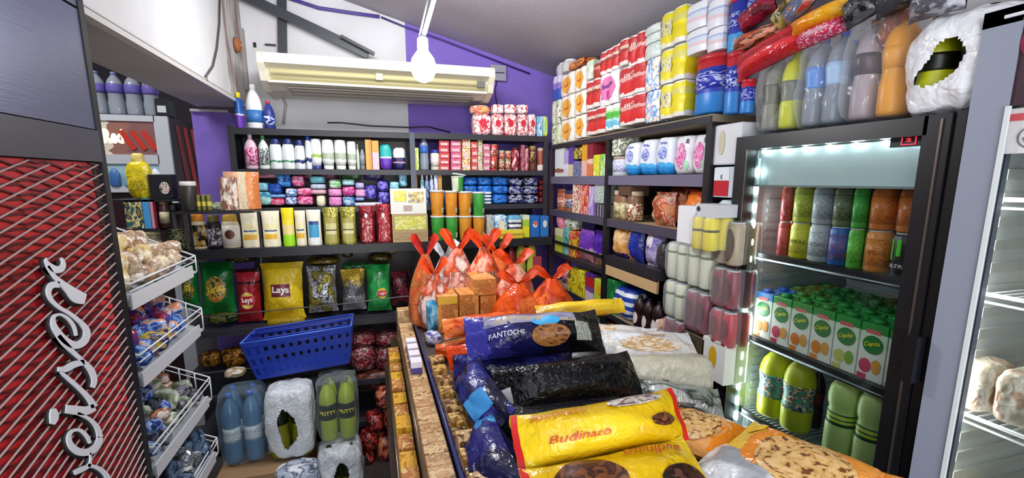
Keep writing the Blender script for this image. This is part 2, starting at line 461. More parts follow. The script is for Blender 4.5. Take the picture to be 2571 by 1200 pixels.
# shelf front facing the camera side (normal -Y): px0, px1, pytop on plane Y, standing on zb
def slotB(px0, px1, pyt, Y, zb):
    pm = pyt+25
    a = onY(px0, pm, Y); b = onY(px1, pm, Y); top = onY((px0+px1)/2, pyt, Y)
    return (a.x+b.x)/2, b.x-a.x, top.z-zb
def rowB(items, Y, zb, dep, name, cat, group=None):
    for it in items:
        px0, px1, pyt, kind, label, kw = it
        x, w, h = slotB(px0, px1, pyt, Y, kw.get('zb', zb))
        z = kw.pop('zb', zb); d = kw.pop('d', dep); nm = kw.pop('name', name); ct = kw.pop('cat', cat); yy = kw.pop('dy', 0)
        item(nm, label, ct, kind, (x, Y+d/2+yy+.012, z+.001), 0, w*.97, d, h, group=kw.pop('group', group), **kw)
def slotR(px0, px1, pyt, X, zb):
    pm = pyt+25
    a = onX(px0, pm, X); b = onX(px1, pm, X); top = onX((px0+px1)/2, pyt, X)
    return (a.y+b.y)/2, a.y-b.y, top.z-zb
def rowR(items, X, zb, dep, name, cat, group=None):
    for it in items:
        px0, px1, pyt, kind, label, kw = it
        y, w, h = slotR(px0, px1, pyt, X, kw.get('zb', zb))
        z = kw.pop('zb', zb); d = kw.pop('d', dep); nm = kw.pop('name', name); ct = kw.pop('cat', cat)
        item(nm, label, ct, kind, (X+d/2+.012, y, z+.001), -PI/2, w*.97, d, h, group=kw.pop('group', group), **kw)
# ================================================================ the room
S1, S2, S3, S4 = 1.94, 1.71, 1.485, 1.262          # shelf heights on the back wall
T1, T2, T3, T4, T5, T6 = 1.885, 1.668, 1.447, 1.238, 0.942, 0.66   # shelf heights on the right
def ceil_z(x): return 2.76-0.26*x
PUR = '8a70d2'
struct('floor', MB().box(-2.6, 1.85, -1.6, 4.6, -.06, 0), wallpaint('4b4744', dirt=.3, scale=6, rough=.4))
mb = MB()
vs = [(-.76, 3.4, 0), (1.85, 3.4, 0), (1.85, 3.4, ceil_z(1.85)), (-.76, 3.4, ceil_z(-.76))]
mb.add(vs+[(x, 3.5, z) for x, y, z in vs], [(0, 1, 2, 3), (7, 6, 5, 4), (0, 4, 5, 1), (1, 5, 6, 2), (2, 6, 7, 3), (3, 7, 4, 0)])
struct('wall_back', mb, wallpaint('e9eaee', PUR, .272, dirt=.1))
mb = MB(); vs = [(1.75, -1.6, 0), (1.75, 3.4, 0), (1.75, 3.4, 2.35), (1.75, -1.6, 2.35)]
mb.add(vs+[(1.85, y, z) for x, y, z in vs], [(0, 1, 2, 3), (7, 6, 5, 4), (3, 2, 6, 7), (0, 3, 7, 4)])
struct('wall_right', mb, wallpaint('d8d8dc'))
mb = MB(); vs = [(-2.7, -1.7, ceil_z(-2.7)), (1.9, -1.7, ceil_z(1.9)), (1.9, 4.7, ceil_z(1.9)), (-2.7, 4.7, ceil_z(-2.7))]
mb.add(vs+[(x, y, z+.06) for x, y, z in vs], [(3, 2, 1, 0), (4, 5, 6, 7)])
struct('ceiling', mb, wallpaint('b8b4bc', dirt=.12, scale=1.2, rough=.75))
# the left wall is a deep lintel over an opening into a second room
struct('wall_left', MB().box(-1.0, -.72, -1.6, 3.4, 2.095, 3.0), wallpaint('d9dadd', dirt=.14, scale=2))
struct('trim_1', MB().box(-.735, -.705, 1.42, 3.06, 2.085, 2.103).box(-.73, -.71, 1.42, 3.06, 2.11, 2.116), 'c9c6c4')
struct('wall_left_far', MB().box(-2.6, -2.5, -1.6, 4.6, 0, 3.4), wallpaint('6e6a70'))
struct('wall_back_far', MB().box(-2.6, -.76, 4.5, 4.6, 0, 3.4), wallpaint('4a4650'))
struct('wall_pier', MB().box(-1.03, -.76, 3.38, 3.6, 0, 2.06), wallpaint(PUR, dirt=.2))
struct('trim_2', MB().box(-1.03, -.83, 3.36, 3.385, 2.06, 2.075), 'b9b0b6')
# stained plaster patch on the lintel near the corner
def stain_mat():
    m = bpy.data.materials.new('stained_plaster'); m.use_nodes = True; nt = m.node_tree; N = nt.nodes; L = nt.links
    g = N.new('ShaderNodeNewGeometry'); mp = N.new('ShaderNodeMapping'); mp.inputs['Scale'].default_value = (6, 6, 1.6)
    nz = N.new('ShaderNodeTexNoise'); nz.inputs['Scale'].default_value = 2.2; nz.inputs['Detail'].default_value = 6
    L.new(g.outputs['Position'], mp.inputs[0]); L.new(mp.outputs[0], nz.inputs['Vector'])
    cr = N.new('ShaderNodeValToRGB'); cr.color_ramp.elements[0].color = lin('8d7c76'); cr.color_ramp.elements[0].position = .38
    cr.color_ramp.elements[1].color = lin('cbc6c6'); cr.color_ramp.elements[1].position = .6
    L.new(nz.outputs[0], cr.inputs[0]); L.new(cr.outputs[0], N['Principled BSDF'].inputs['Base Color']); N['Principled BSDF'].inputs['Roughness'].default_value = .9
    return m
struct('trim_3', MB().box(-.722, -.716, 3.02, 3.4, 2.12, 2.9), stain_mat())
struct('trim_4', MB().box(-.72, -.70, 3.36, 3.4, 2.2, 2.56), 'a9a29f~')
t = thing('wall_socket', 'round terracotta brown wall fitting in the stained corner above the shelves', 'fitting', (-.71, 3.2, 2.42))
link('dome', MB().lathe([(.0, .028), (.025, .026), (.04, .012), (.044, 0)][::-1], 14), 'a5673f~', t, None, (0, PI/2, 0))
link('screw', MB().lathe([(.006, .026), (.005, .032)], 8), 'd8b088', t, None, (0, PI/2, 0))

# ---- exposed beams and conduit on the back wall
def pipe(name, label, cat, pts, r, mat, n=6, flat=None):
    return tag(link(name, MB().tube(pts, r, n), mat), label, cat)
Yb = 3.37
def bar(name, label, p0, p1, w, y, mat):
    a = Vector(p0); b = Vector(p1); d = (b-a); d.y = 0; n = Vector((-d.z, 0, d.x)).normalized()*w/2
    mb = MB(); vs = [a+n, a-n, b-n, b+n]
    mb.add([(v.x, y-.02, v.z) for v in vs]+[(v.x, y+.02, v.z) for v in vs], [(0, 1, 2, 3), (7, 6, 5, 4), (0, 4, 5, 1), (1, 5, 6, 2), (2, 6, 7, 3), (3, 7, 4, 0)])
    return tag(link(name, mb, mat), label, 'beam')
bar('metal_strut', 'dark grey diagonal strut crossing the white wall above the air conditioner', onY(600, -14, Yb-.01), onY(925, 138, Yb-.01), .056, Yb-.02, '3d4147')
bar('metal_strut', 'dark grey upright strut standing on the air conditioner and crossing the diagonal one', onY(706, -30, Yb), onY(709, 150, Yb), .052, Yb+.025, '3b3f45')
bar('metal_strut', 'short thin dark strut forking off the lower end of the diagonal one', onY(856, 94, Yb-.04), onY(940, 138, Yb-.04), .018, Yb-.06, '34373c')
pipe('conduit', 'purple painted pipe running under the sloping ceiling over white wall', 'pipe', [onY(715, -8, 3.385), onY(800, 20, 3.385), onY(880, 32, 3.385), onY(953, 42, 3.385)], .011, '5b4a9c')
pipe('conduit', 'thin purple cable climbing the purple wall beneath the ceiling slope', 'cable', [onY(957, 43, 3.385), onY(1013, 66, 3.385), onY(1110, 100, 3.385), onY(1200, 135, 3.385), onY(1330, 185, 3.385)], .006, '463580')
pipe('wall_cable', 'black cable lying along the back wall just above the top shelf', 'cable', [onY(822, 308, 3.39), onY(858, 308, 3.39), onY(930, 316, 3.39), onY(1030, 320, 3.39), onY(1075, 318, 3.39), onY(1130, 332, 3.39)], .0045, '26242a')
pipe('wall_cable', 'black cable dangling down the white lintel near the stained corner', 'cable', [onX(552, -5, -.712), onX(551, 60, -.712), onX(545, 120, -.712), onX(535, 165, -.712), onX(517, 192, -.712), onX(521, 208, -.712)], .005, '4a4548')
pipe('wall_cable', 'pale cable hanging from the air conditioner down to the top shelf', 'cable', [onY(705, 232, 3.39), onY(718, 262, 3.39), onY(712, 312, 3.39)], .009, 'b9b4ae')
pipe('wall_cable', 'thin dark cable dropping from the small grey switch box', 'cable', [onY(1248, 200, 3.39), onY(1243, 225, 3.39), onY(1247, 262, 3.39)], .0035, '2c2350')
t = thing('switch_box', 'grey switch box with a dark slot on the purple wall', 'switch', onY(1250, 203, 3.385))
link('cover', sh_box(.115, .03, .105).mesh, 'a7a5b4', t); plainbox('slot', (-.04, .045, -.018, -.014, .05, .056), '2b2b33', t)
for q, lb in (((640, 113), 'small black nail hole plug on the white wall left of the struts'),):
    tag(link('wall_plug', MB().box(-.008, .008, -.006, 0, -.014, .014), '1e1e20', None, onY(q[0], q[1], 3.399)), lb, 'plug')
tag(link('bracket', MB().box(-.03, .03, -.02, 0, -.004, .004), '2a2a2c', None, onY(680, 114, 3.399)), 'short black bracket on the white wall above the air conditioner', 'bracket')

# ---- air conditioner
def ac():
    x0, x1 = -.55, .765; t = thing('air_conditioner', 'long cream air conditioner hanging under the ceiling above the shelves', 'air conditioner', (0, 3.1, 2.2))
    z = 2.2
    def prism(mb, prof, a, b):
        n = len(prof); vs = [(a, y-3.1, zz-z) for y, zz in prof]+[(b, y-3.1, zz-z) for y, zz in prof]
        return mb.add(vs, [tuple(range(n)), tuple(range(2*n-1, n-1, -1))]+[(k, k+n, (k+1) % n+n, (k+1) % n) for k in range(n)])
    body = [(2.97, 2.335), (2.95, 2.32), (2.95, 2.285), (2.99, 2.262), (3.03, 2.2), (3.12, 2.165), (3.36, 2.16), (3.37, 2.345), (3.1, 2.35)]
    link('casing', prism(MB(), body, x0+.02, x1-.02), 'e2dcc8', t)
    cap = [(2.965, 2.34), (2.945, 2.322), (2.944, 2.28), (2.975, 2.24), (3.0, 2.195), (3.12, 2.155), (3.36, 2.15), (3.37, 2.35), (3.1, 2.355)]
    link('end_cap', prism(MB(), cap, x0-.01, x0+.025), 'ebe5cf', t); link('end_cap', prism(MB(), cap, x1-.025, x1+.012), 'ebe5cf', t)
    link('front_strip', MB().box(x0+.02, x1-.02, -.158, -.148, .082, .134), 'e6e6dc', t)
    link('outlet', prism(MB(), [(2.985, 2.262), (3.024, 2.2), (3.03, 2.203), (2.99, 2.266)], x0+.04, x1-.04), 'd2ca9c', t)
    for k in range(1, 3):
        link('vane', prism(MB(), [(2.965+.014*k, 2.262-.02*k), (2.97+.014*k, 2.255-.02*k), (2.99+.014*k, 2.26-.02*k)], x0+.05, x1-.05), 'c9c29c', t)
    link('divider', MB().box(.06, .1, -.125, -.1, .03, .07), 'c6bf9a', t)
    link('lower_lip', prism(MB(), [(2.99, 2.2), (2.99, 2.188), (3.04, 2.183), (3.04, 2.2)], x0+.03, x1-.03), 'ebe6d2', t)
    link('intake_grille', prism(MB(), [(3.05, 2.178), (3.05, 2.172), (3.2, 2.152), (3.2, 2.158)], x0+.12, x1-.1), 'b8b0a2', t)
    g = link('grille_rib', MB().box(x0+.14, x1-.12, -.03, -.02, -.04, -.032).box(x0+.14, x1-.12, .03, .04, -.047, -.039), '9a9286', t)
    link('receiver', MB().box(x1-.095, x1-.05, -.136, -.112, .02, .058), '6c6c68', t)
    link('mounting_rail', MB().box(x0+.1, x1-.05, .02, .25, .15, .175), 'b9b9b5', t)
ac()
# ---- hanging bulb
bp = po.location
t = thing('hanging_bulb', 'lit white bulb hanging on a pale rod in front of the air conditioner', 'lamp', (bp.x, bp.y, bp.z))
gb = link('bulb', MB().lathe([(.012, -.056), (.034, -.046), (.046, -.02), (.049, .004), (.042, .03), (.026, .052), (.018, .062)], 20), 'ffffff^11', t)
gb.visible_shadow = True
link('socket', MB().lathe([(.021, .055), (.022, .1), (.012, .11)], 14), 'e8eaf0', t)
topp = onY(1098, -30, 1.9)
link('rod', MB().tube([(0, 0, .1), (topp.x-bp.x, 0, topp.z-bp.z), ((topp.x-bp.x)*1.9, 0, ceil_z(bp.x+.1)-bp.z)], .009, 8), 'dfe3ee', t)
link('cord', MB().tube([(-.014, -.004, .1), (topp.x-bp.x-.025, 0, topp.z-bp.z)], .0035, 6), 'c9cedd', t)
po.location = (bp.x, bp.y-.09, bp.z-.02)

# ================================================================ shelving
BLK = '2c2b31'; BOARD = '3a3940'
def shelving_back():
    t = thing('shelving_unit', 'black metal shelving unit along the back wall filled with goods', 'shelves', (0, 3.2, 0))
    Y0, Y1 = 3.05-3.2, 3.385-3.2
    xs = [(-.74, .262), (.262, 1.17)]
    for z, th in ((S1, .03), (S2, .026), (S3, .026)):
        for a, b in xs:
            if z == S3 and a < 0: a = -.74
            bd = link('shelf_board', MB().box(a, b, Y0+.004, Y1, z-th, z), BOARD, t)
            link('front_lip', MB().box(a, b, Y0, Y0+.004, z-th-.004, z+.002), BLK, bd)
    bd = link('shelf_board', MB().box(-1.16, 1.17, -.26, Y1, S4-.03, S4), BOARD, t)
    link('front_lip', MB().box(-1.16, 1.17, -.268, -.26, S4-.05, S4+.002), '1d1c21', bd)
    for z in (.785, .385, .1):
        bd = link('shelf_board', MB().box(-1.1, 1.17, -.26, Y1, z-.025, z), BOARD, t); link('front_lip', MB().box(-1.1, 1.17, -.264, -.26, z-.03, z+.002), BLK, bd)
    for x in (-.745, .262, 1.16):
        link('post', MB().box(x-.016, x+.016, Y0-.006, Y0+.016, S4, S1), '4b4f5c' if x == .262 else BLK, t)
        link('post', MB().box(x-.016, x+.016, Y1-.02, Y1, 0, S1), BLK, t)
    link('back_panel', MB().box(-.72, 1.17, Y1, Y1+.008, .1, S2+.05), '4a4340', t)
    link('back_panel', MB().box(-.72, .25, Y1-.004, Y1, S2+.1, S1-.03), '8a8376', t)
    link('side_panel', MB().box(-.775, -.765, Y0+.05, Y1, S3, S1+.02), '222026', t)
    link('guard_rail', MB().tube([(-1.05, -.25, .875), (-.2, -.25, .895), (.15, -.25, .915), (.6, -.25, .91)], .004, 6), '6a625c', t)
shelving_back()
def shelving_right():
    t = thing('shelving_unit', 'black metal shelving unit along the right wall under the toilet paper', 'shelves', (1.4, 2.3, 0))
    X0, X1, Ya, Yb_ = 1.187-1.4, 1.56-1.4, 1.45-2.3, 3.02-2.3
    ym = 2.215-2.3
    for z, th, c in ((T1, .028, 'cdbf9d'), (T2, .04, '6f6a80'), (T3, .035, '4a4558'), (T4, .02, BLK), (T5, .02, BLK), (T6, .02, BLK)):
        for a, b in ((Ya, ym), (ym, Yb_)):
            if z == T4 and a == Ya: z, th = 1.252, .045
            elif z in (1.252, T4): z, th = 1.165, .02
            if a == Ya and z < 1.4: a = Ya+.275
            bd = link('shelf_board', MB().box(X0+.004, X1, a, b, z-th, z), 'b89f77~' if z in (T3,) else ('8f8069~' if z in (T1, T5) else BOARD), t)
            link('front_lip', MB().box(X0, X0+.004, a, b, z-th-.004, z+.003 if z != T1 else z-.006), c if z in (T2, T3) else BLK, bd)
    link('guard_rail', MB().box(X0-.006, X0-.002, ym, Yb_, 1.228, 1.246), '17161a', t)
    plainbox('display_board', (X0+.0, X0+.012, Ya+.275, ym-.02, 1.15, 1.206), 'c9a878~', t)
    for y in (Ya, ym, Yb_+.005):
        link('post', MB().box(X0-.006, X0+.02, y-.015, y+.015, T3-.04 if y == Ya else 0, T1-.03), '1b1a1f' if y < .7 else '3b2a33', t)
    for y in (Ya+.285, Yb_): link('post', MB().box(X1-.02, X1, y-.015, y+.015, 0, T1-.03), BLK, t)
    link('post', MB().box(X0+.1, X0+.12, Ya+.275, Ya+.295, 0, T3-.03), BLK, t)
    link('back_panel', MB().box(X1, X1+.008, Ya, Yb_, .1, T1-.03), '5e4a42', t)
    link('side_panel', MB().box(X0+.03, X1, Ya-.004, Ya, T3, T1-.03), '17161a', t)
shelving_right()
# ================================================================ goods on the back wall shelves
BY = 3.055
def rb(items, zb, dep, name, cat, group=None): rowB(items, BY, zb, dep, name, cat, group)
rb([
 (581, 604, 229, 'spray', 'blue and purple spray bottle with yellow cap, left end of the top shelf', dict(body=('b', 'Z', [(0, '6a3fb0'), (.42, 'e9e6f4'), (.47, '2a64b8'), (.6, '174f9f')], .1, ''), cap='f0d81c')),
 (607, 651, 208, 'jug', 'white bleach jug with a blue label on the top shelf', dict(body='eceef0', cap='f4f4f4', lab='3c78b8', lz=(.14, .42))),
 (652, 686, 250, 'jug', 'dark blue detergent bottle with white label on the top shelf', dict(body='2c3a86', cap='c23a5c', lab=('n', 4, ['dfe8f4', '3a57b4', '24307a'], ''), lz=(.15, .45))),
], S1, .08, 'cleaner_bottle', 'bottle')
PK = ('n', 5, ['f4eaea', 'e9d5d5', 'cc2d3a', 'f7f2f0'], '')
for i, (a, b, lb) in enumerate(((1192, 1236, 'leftmost in the row'), (1239, 1268, 'second from the left'), (1270, 1301, 'middle of the row'), (1303, 1330, 'fourth from the left'), (1331, 1350, 'rightmost of the lower row'))):
    x, w, h = slotB(a, b, 284, BY, S1)
    item('sugar_packet', 'red and white wrapped packet with a heart print, '+lb, 'packet', 'soft', (x, BY+.07, S1), 0, w, .1, h, body=PK, seed=i, spot=(-.5, .5, -.2, .5), spotmat='d02a3c')
    z2 = S1+h
    if i in (1, 2, 3):
        item('sugar_packet', 'white bundle lying on top of the red heart packets, '+['', 'left of three', 'middle of three', 'right of three'][i], 'packet', 'soft', (x, BY+.07, z2+.001), 0, w*.95, .1, .06, body=('n', 4, ['f5eff0', 'f5eff0', 'd5505c'], ''), seed=i+2)
item('bread_packet', 'clear bag with an orange print leaning over the left red packets on the top shelf', 'bag', 'puffy', ((onY(1210, 270, BY)).x, BY+.07, S1+.135), 0, .13, .1, .06, body=('n', 3, ['f1e9dc', 'e8b060', 'e84848', 'f2ece4'], '&'))
rb([
 (1351, 1364, 292, 'box', 'slim light blue packet beside the red heart packets', dict(body=('n', 3, ['6fb3dc', 'cfe4f0', '4a8cc6'], ''))),
 (1365, 1379, 290, 'soft', 'yellow-green packet at the right end of the top shelf', dict(body=('n', 3, ['e6e47a', 'b8d43e', '8cc6d4'], ''))),
], S1, .09, 'packet', 'packet')
# ---- second shelf, left bay
SH = ('b', 'Z', [(0, 'eef2f2'), (.28, '3f8f66'), (.36, 'f1f4f4'), (.7, 'f1f4f4')], .16, '')
SHN = ('b', 'Z', [(0, 'eef0f4'), (.26, '27356e'), (.4, 'eef2f4'), (.7, 'dfe6ee')], .2, '')
TS = ('b', 'Z', [(0, 'e8ebe6'), (.25, 'b9c4ae'), (.5, 'eef0ea'), (.8, 'dde4dc')], .15, '')
rb([
 (607, 641, 333, 'bottle', 'tall pink and white bottle at the left end of the toiletries row', dict(body='e8c4d4', cap='f0dde4', lab=('n', 5, ['d83a86', 'f3d0e0', 'c02a70'], ''), lz=(.1, .6), d=.05)),
 (643, 671, 338, 'bottle', 'white bottle with green cap and floral label beside the tall pink bottle', dict(body='e9efe8', cap='3faa5a', lab=('n', 4, ['f0eff2', '6a3a6c', '8fc49a', 'e6e6ea'], ''), lz=(.12, .62), d=.05)),
 (673, 703, 346, 'shampoo', 'white shampoo bottle with navy cap and green leaf label beside the floral bottle', dict(body=SH, cap='20306e')),
 (705, 735, 346, 'shampoo', 'white shampoo bottle with navy cap and green leaf label, second of the pair', dict(body=SH, cap='24326c')),
 (737, 762, 350, 'shampoo', 'white shampoo bottle with navy cap and navy print, left of the tall blue-capped one', dict(body=SHN, cap='22306a')),
 (763, 778, 334, 'shampoo', 'slim shampoo bottle with a tall royal blue cap', dict(body=SHN, cap='2348a8')),
 (779, 804, 348, 'tube', 'white cream tube standing on its dark blue cap', dict(body=('b', 'Z', [(0, 'f1f4f6'), (.3, 'a8c860'), (.42, 'eef2f4')], .15, ''), cap='2c3c80')),
 (807, 836, 350, 'tube', 'white cosmetic tube with a pale grey print right of the navy-capped tube', dict(body=TS, cap='e6e8e6')),
 (839, 867, 351, 'tube', 'white cosmetic tube with a pale green print, middle of the three', dict(body=TS, cap='dfe3da')),
 (871, 893, 355, 'tube', 'narrower white cosmetic tube with olive print, right of the three', dict(body=TS, cap='dce4d2')),
 (894, 902, 362, 'bottle', 'very slim pale green bottle squeezed behind the white tubes', dict(body='cfe0d0', cap='e8efe8', d=.03)),
 (903, 916, 366, 'bottle', 'slim grey bottle with a clear body beside the orange boxes', dict(body='8f9092', cap='3a3a3e', lab=('s', 'b8b8ba', '4a4a4e'), d=.035)),
 (917, 933, 350, 'box', 'narrow orange toothpaste box standing upright, left of the pair', dict(body=('b', 'X', [(0, 'f0a848'), (.6, 'e88a2c')], .05, ''))),
 (934, 951, 353, 'box', 'narrow orange and pink toothpaste box standing upright, right of the pair', dict(body=('b', 'Z', [(0, 'e6bcc8'), (.6, 'f0a040')], .2, ''))),
 (954, 984, 362, 'puffy', 'teal and purple soft packet among the toiletries', dict(body=('b', 'Z', [(0, '6a38b4'), (.45, 'e8e6f2'), (.52, '26b0ac')], .1, ''))),
 (987, 1019, 370, 'puffy', 'navy packet with a round white top at the right end of the toiletries', dict(body=('b', 'Z', [(0, '221c58'), (.3, 'c79ab0'), (.36, '221c58'), (.55, 'dcdce6')], .08, ''))),
], S2, .06, 'toiletry', 'toiletry')
# ---- second shelf, right bay
rb([
 (1036, 1052, 371, 'box', 'yellow and green carton standing at the left end of the tomato shelf', dict(body=('n', 3, ['e9e04a', 'b7cf4c', 'f1efbc'], ''))),
 (1054, 1078, 341, 'soda', 'clear bottle with a blue label rising above the tomato shelf', dict(body='a9b4c4%', cap='e6ecf4', lab='3c66b8', lz=(.5, .72), d=.06)),
 (1083, 1107, 376, 'jar', 'cream coloured jar with a navy lid on the tomato shelf', dict(body='efe6d2', cap='2a3a90', lab=('s', 'f2ecdd', '6a6a80'))),
], S2, .08, 'grocery', 'grocery')
def stack(a, b, ytop, n, cols, nm, lab, grp, dep=.08, kind='box', zb=S2):
    x, w, h = slotB(a, b, ytop, BY, zb); hh = h/n
    for k in range(n):
        item(nm, lab % ['bottom', 'second', 'third', 'fourth', 'topmost'][k if k < n-1 else 4], 'box' if kind == 'box' else 'jar', kind, (x+((k*37) % 5-2)*.0008, BY+dep/2+.012, zb+k*hh+.0005), 0, w*.95, dep, hh-.0012, body=cols, cap='c8b48a', group=grp,
             **({'lab': ('s', 'f3ded8', '8f2a30')} if kind == 'box' else {'lab': ('n', 4, ['e8dcc8', 'b03028', '7a5a34'], ''), 'lz': (.15, .75)}))
stack(1103, 1129, 352, 5, 'c63a44', 'small_carton', 'small bright red carton in the first stack right of the navy-lidded jar, %s', 'red carton stacks', )
stack(1132, 1159, 352, 5, ('n', 4, ['cc4a78', 'd8607a', 'c87ab0', 'd65248'], ''), 'small_carton', 'small pink and violet carton in the second stack on the tomato shelf, %s', 'red carton stacks')
stack(1161, 1182, 345, 3, ('n', 4, ['efe4c4', 'e8cf3c', 'd24a40', 'f1e8d2'], ''), 'small_carton', 'cream and yellow carton in the tall third stack on the tomato shelf, %s', 'red carton stacks')
stack(1184, 1200, 355, 4, ('n', 4, ['d4505c', 'c83a3e', 'dd8272'], ''), 'small_carton', 'narrow red carton in the stack left of the cream tall carton, %s', 'red carton stacks')
stack(1201, 1213, 351, 2, ('n', 4, ['efe6c8', 'd8d070', '4a3a34', 'f0e8d0'], ''), 'small_carton', 'narrow cream carton with a dark fruit print, %s', 'red carton stacks')
stack(1214, 1232, 361, 4, ('n', 4, ['c8608c', 'd88898', 'a8488c'], ''), 'small_carton', 'mauve pink carton in the stack right of the cream one, %s', 'red carton stacks')
stack(1234, 1253, 362, 2, 'd23a3c', 'tomato_tin', 'red tin in the two-high stack on the tomato shelf, %s', 'stacked jars', kind='tin', dep=.05)
stack(1256, 1271, 377, 2, ('n', 3, ['ddd0bc', 'a8764c', 'efe6da'], ''), 'tomato_tin', 'cream and brown jar in the two-high stack beside the red tins, %s', 'stacked jars', kind='jar', dep=.05)
stack(1272, 1287, 378, 2, ('n', 3, ['e9e2da', 'd8c8a8', 'c86a54'], ''), 'tomato_tin', 'whitish jar in the two-high stack beside the cream and brown ones, %s', 'stacked jars', kind='jar', dep=.05)
rb([
 (1288, 1307, 371, 'canister', 'dark red canister with a white emblem on the tomato shelf', dict(body=('n', 3, ['7a1424', '9c2030', 'e6c8c8'], ''), cap='5a0f1c', d=.06)),
 (1310, 1319, 364, 'box', 'slim wine red carton right of the dark red canister', dict(body=('n', 3, ['7c2238', 'c87a8c', '54142a'], ''))),
 (1320, 1331, 366, 'canister', 'slim pink-brown can right of the wine red carton', dict(body=('n', 3, ['a84a54', 'd8a0a0', '7a2c34'], ''), cap='3a2026', d=.04)),
 (1333, 1350, 366, 'jar', 'brown sauce jar with a tan lid near the right end of the tomato shelf', dict(body='6e3a24', cap='a07a50', lab=('n', 3, ['c8a06c', '7a4028', '3e4a2c'], ''), lz=(.3, .75), d=.05)),
 (1353, 1372, 371, 'jar', 'rust coloured jar with white base label at the right end of the tomato shelf', dict(body=('b', 'Z', [(0, 'e6d8cc'), (.3, '9a4a34')], .1, ''), cap='c8a48c', d=.05)),
], S2, .06, 'grocery', 'grocery')
# ---- third shelf: folded soft packs in piles
def pile(lst, Y, dep, name, cat, group, kind='soft', z0min=None, dy=0):
    for i, (x0, x1, y0, y1, col, lab) in enumerate(lst):
        b = onY((x0+x1)/2, y1, Y); t = onY((x0+x1)/2, y0, Y); a = onY(x0, (y0+y1)/2, Y); c = onY(x1, (y0+y1)/2, Y)
        z = b.z
        if z0min is not None and z < z0min+.012: z = z0min+.001
        item(name, lab, cat, kind, (b.x, Y+dep/2+dy+.01, z), 0, (c.x-a.x), dep, max(.012, (t.z-z)), body=col, group=group, seed=i)
C2 = lambda a, b, c=None: ('n', 3, [a, b]+([c] if c else []), '&')
pile([
 (622, 694, 432, 447, C2('9c3050', 'd88a9c'), 'flat dark pink packet topmost at the left of the hygiene packs'),
 (636, 672, 458, 480, C2('4aa0c8', '8cc8dc'), 'light blue folded pack in the left pile beside the orange bag, upper'),
 (642, 682, 481, 516, C2('4fb0b8', 'a8d8cc', '3a8ab0'), 'teal folded pack in the left pile beside the orange bag, lower'),
 (672, 706, 460, 487, C2('2c62c8', '1c48a0'), 'royal blue folded pack left of the white-edged one'),
 (676, 716, 488, 497, C2('3a6cc8', '80a8e0'), 'thin blue pack beneath the royal blue one'),
 (677, 714, 498, 516, C2('d83a6c', 'c02858', 'ee88a8'), 'raspberry pink pack lying at the bottom left of the hygiene shelf'),
 (694, 730, 434, 470, C2('2a6cc8', '4a90d8', '1c4ea8'), 'bright blue pack high in the pile left of the pink one'),
 (716, 744, 473, 494, C2('8ab4e0', '5a88cc', 'e6ecf6'), 'pale blue pack in the middle left pile'),
 (716, 744, 495, 515, C2('7a9cd8', '4a70b8', 'd8e2f2'), 'pale blue pack at the foot of the middle left pile'),
 (732, 762, 440, 468, C2('e0508c', 'c83a78', 'f4a8c4'), 'pink pack on top of the big pink ones'),
 (745, 783, 472, 491, C2('e85a94', 'd8407c', 'f6b0cc'), 'big pink pack, upper of two left of the cream one'),
 (745, 785, 492, 515, C2('e04c88', 'c83874', 'f09cc0'), 'big pink pack, lower of two left of the cream one'),
 (777, 815, 442, 460, C2('38b0d0', '7ad0e0'), 'cyan pack on top of the white ones'),
 (778, 817, 462, 475, C2('e8e8ee', 'b8c4dc'), 'white flat pack directly under the cyan one'),
 (779, 818, 476, 488, C2('e4dcdc', 'd8a8b4'), 'white and rose flat pack beneath the white one'),
 (794, 816, 491, 515, C2('e6d8a8', 'f0e8c8'), 'small cream pack at the foot of the hygiene shelf'),
 (826, 856, 450, 473, C2('cfe8c8', 'eef4ea', '7ac87a'), 'pale green pack on top of the mauve pinks'),
 (824, 858, 474, 493, C2('d870b8', 'e898cc'), 'mauve pink pack right of the cream one, upper of two'),
 (825, 858, 494, 515, C2('c85ca8', 'e08cc4'), 'mauve pink pack right of the cream one, lower of two'),
 (859, 890, 450, 466, C2('4ac0d0', 'b0e4e8'), 'turquoise pack on top of a hot pink one'),
 (860, 891, 468, 492, C2('e0489c', 'f080bc', 'c03888'), 'hot pink pack beneath the turquoise one'),
 (860, 891, 494, 514, C2('4a8cc8', '2a68a8', 'b0cce8'), 'steel blue pack at the foot beneath the hot pink one'),
 (892, 915, 458, 474, C2('8078c8', 'b8b4e4'), 'lavender pack beside the turquoise one'),
 (892, 918, 475, 495, C2('d070b4', 'e8a8d0'), 'orchid pink pack beneath the lavender one'),
 (892, 915, 496, 504, C2('3a58b0', '90a4dc'), 'thin blue pack beneath the orchid pink one'),
 (918, 946, 464, 500, C2('5a48b8', '8078d8', '3c2c90'), 'violet pack standing left of the tall violet pair'),
 (948, 976, 452, 480, C2('6a54c8', '8c80e0', '4030a0'), 'violet pack in the right violet pile, upper'),
 (950, 978, 481, 512, C2('5c48bc', '7c70d4', '38288c'), 'violet pack in the right violet pile, lower'),
 (979, 1003, 455, 478, C2('38b8c8', '98dce4'), 'turquoise pack left of the tall pale one at the bay end'),
 (1003, 1024, 432, 470, C2('68b8cc', 'a8d8e0', '3c98b8'), 'tall pale teal pack at the right end of the hygiene shelf'),
], BY+.02, .14, 'hygiene_pack', 'packet', 'folded hygiene packs on the third shelf', z0min=S3)
item('tray', 'shallow white plastic tray lying before the violet packs', 'tray', 'soft', (onY(925, 510, BY).x, BY+.05, S3+.001), 0, .17, .07, .022, body='dcdce6')
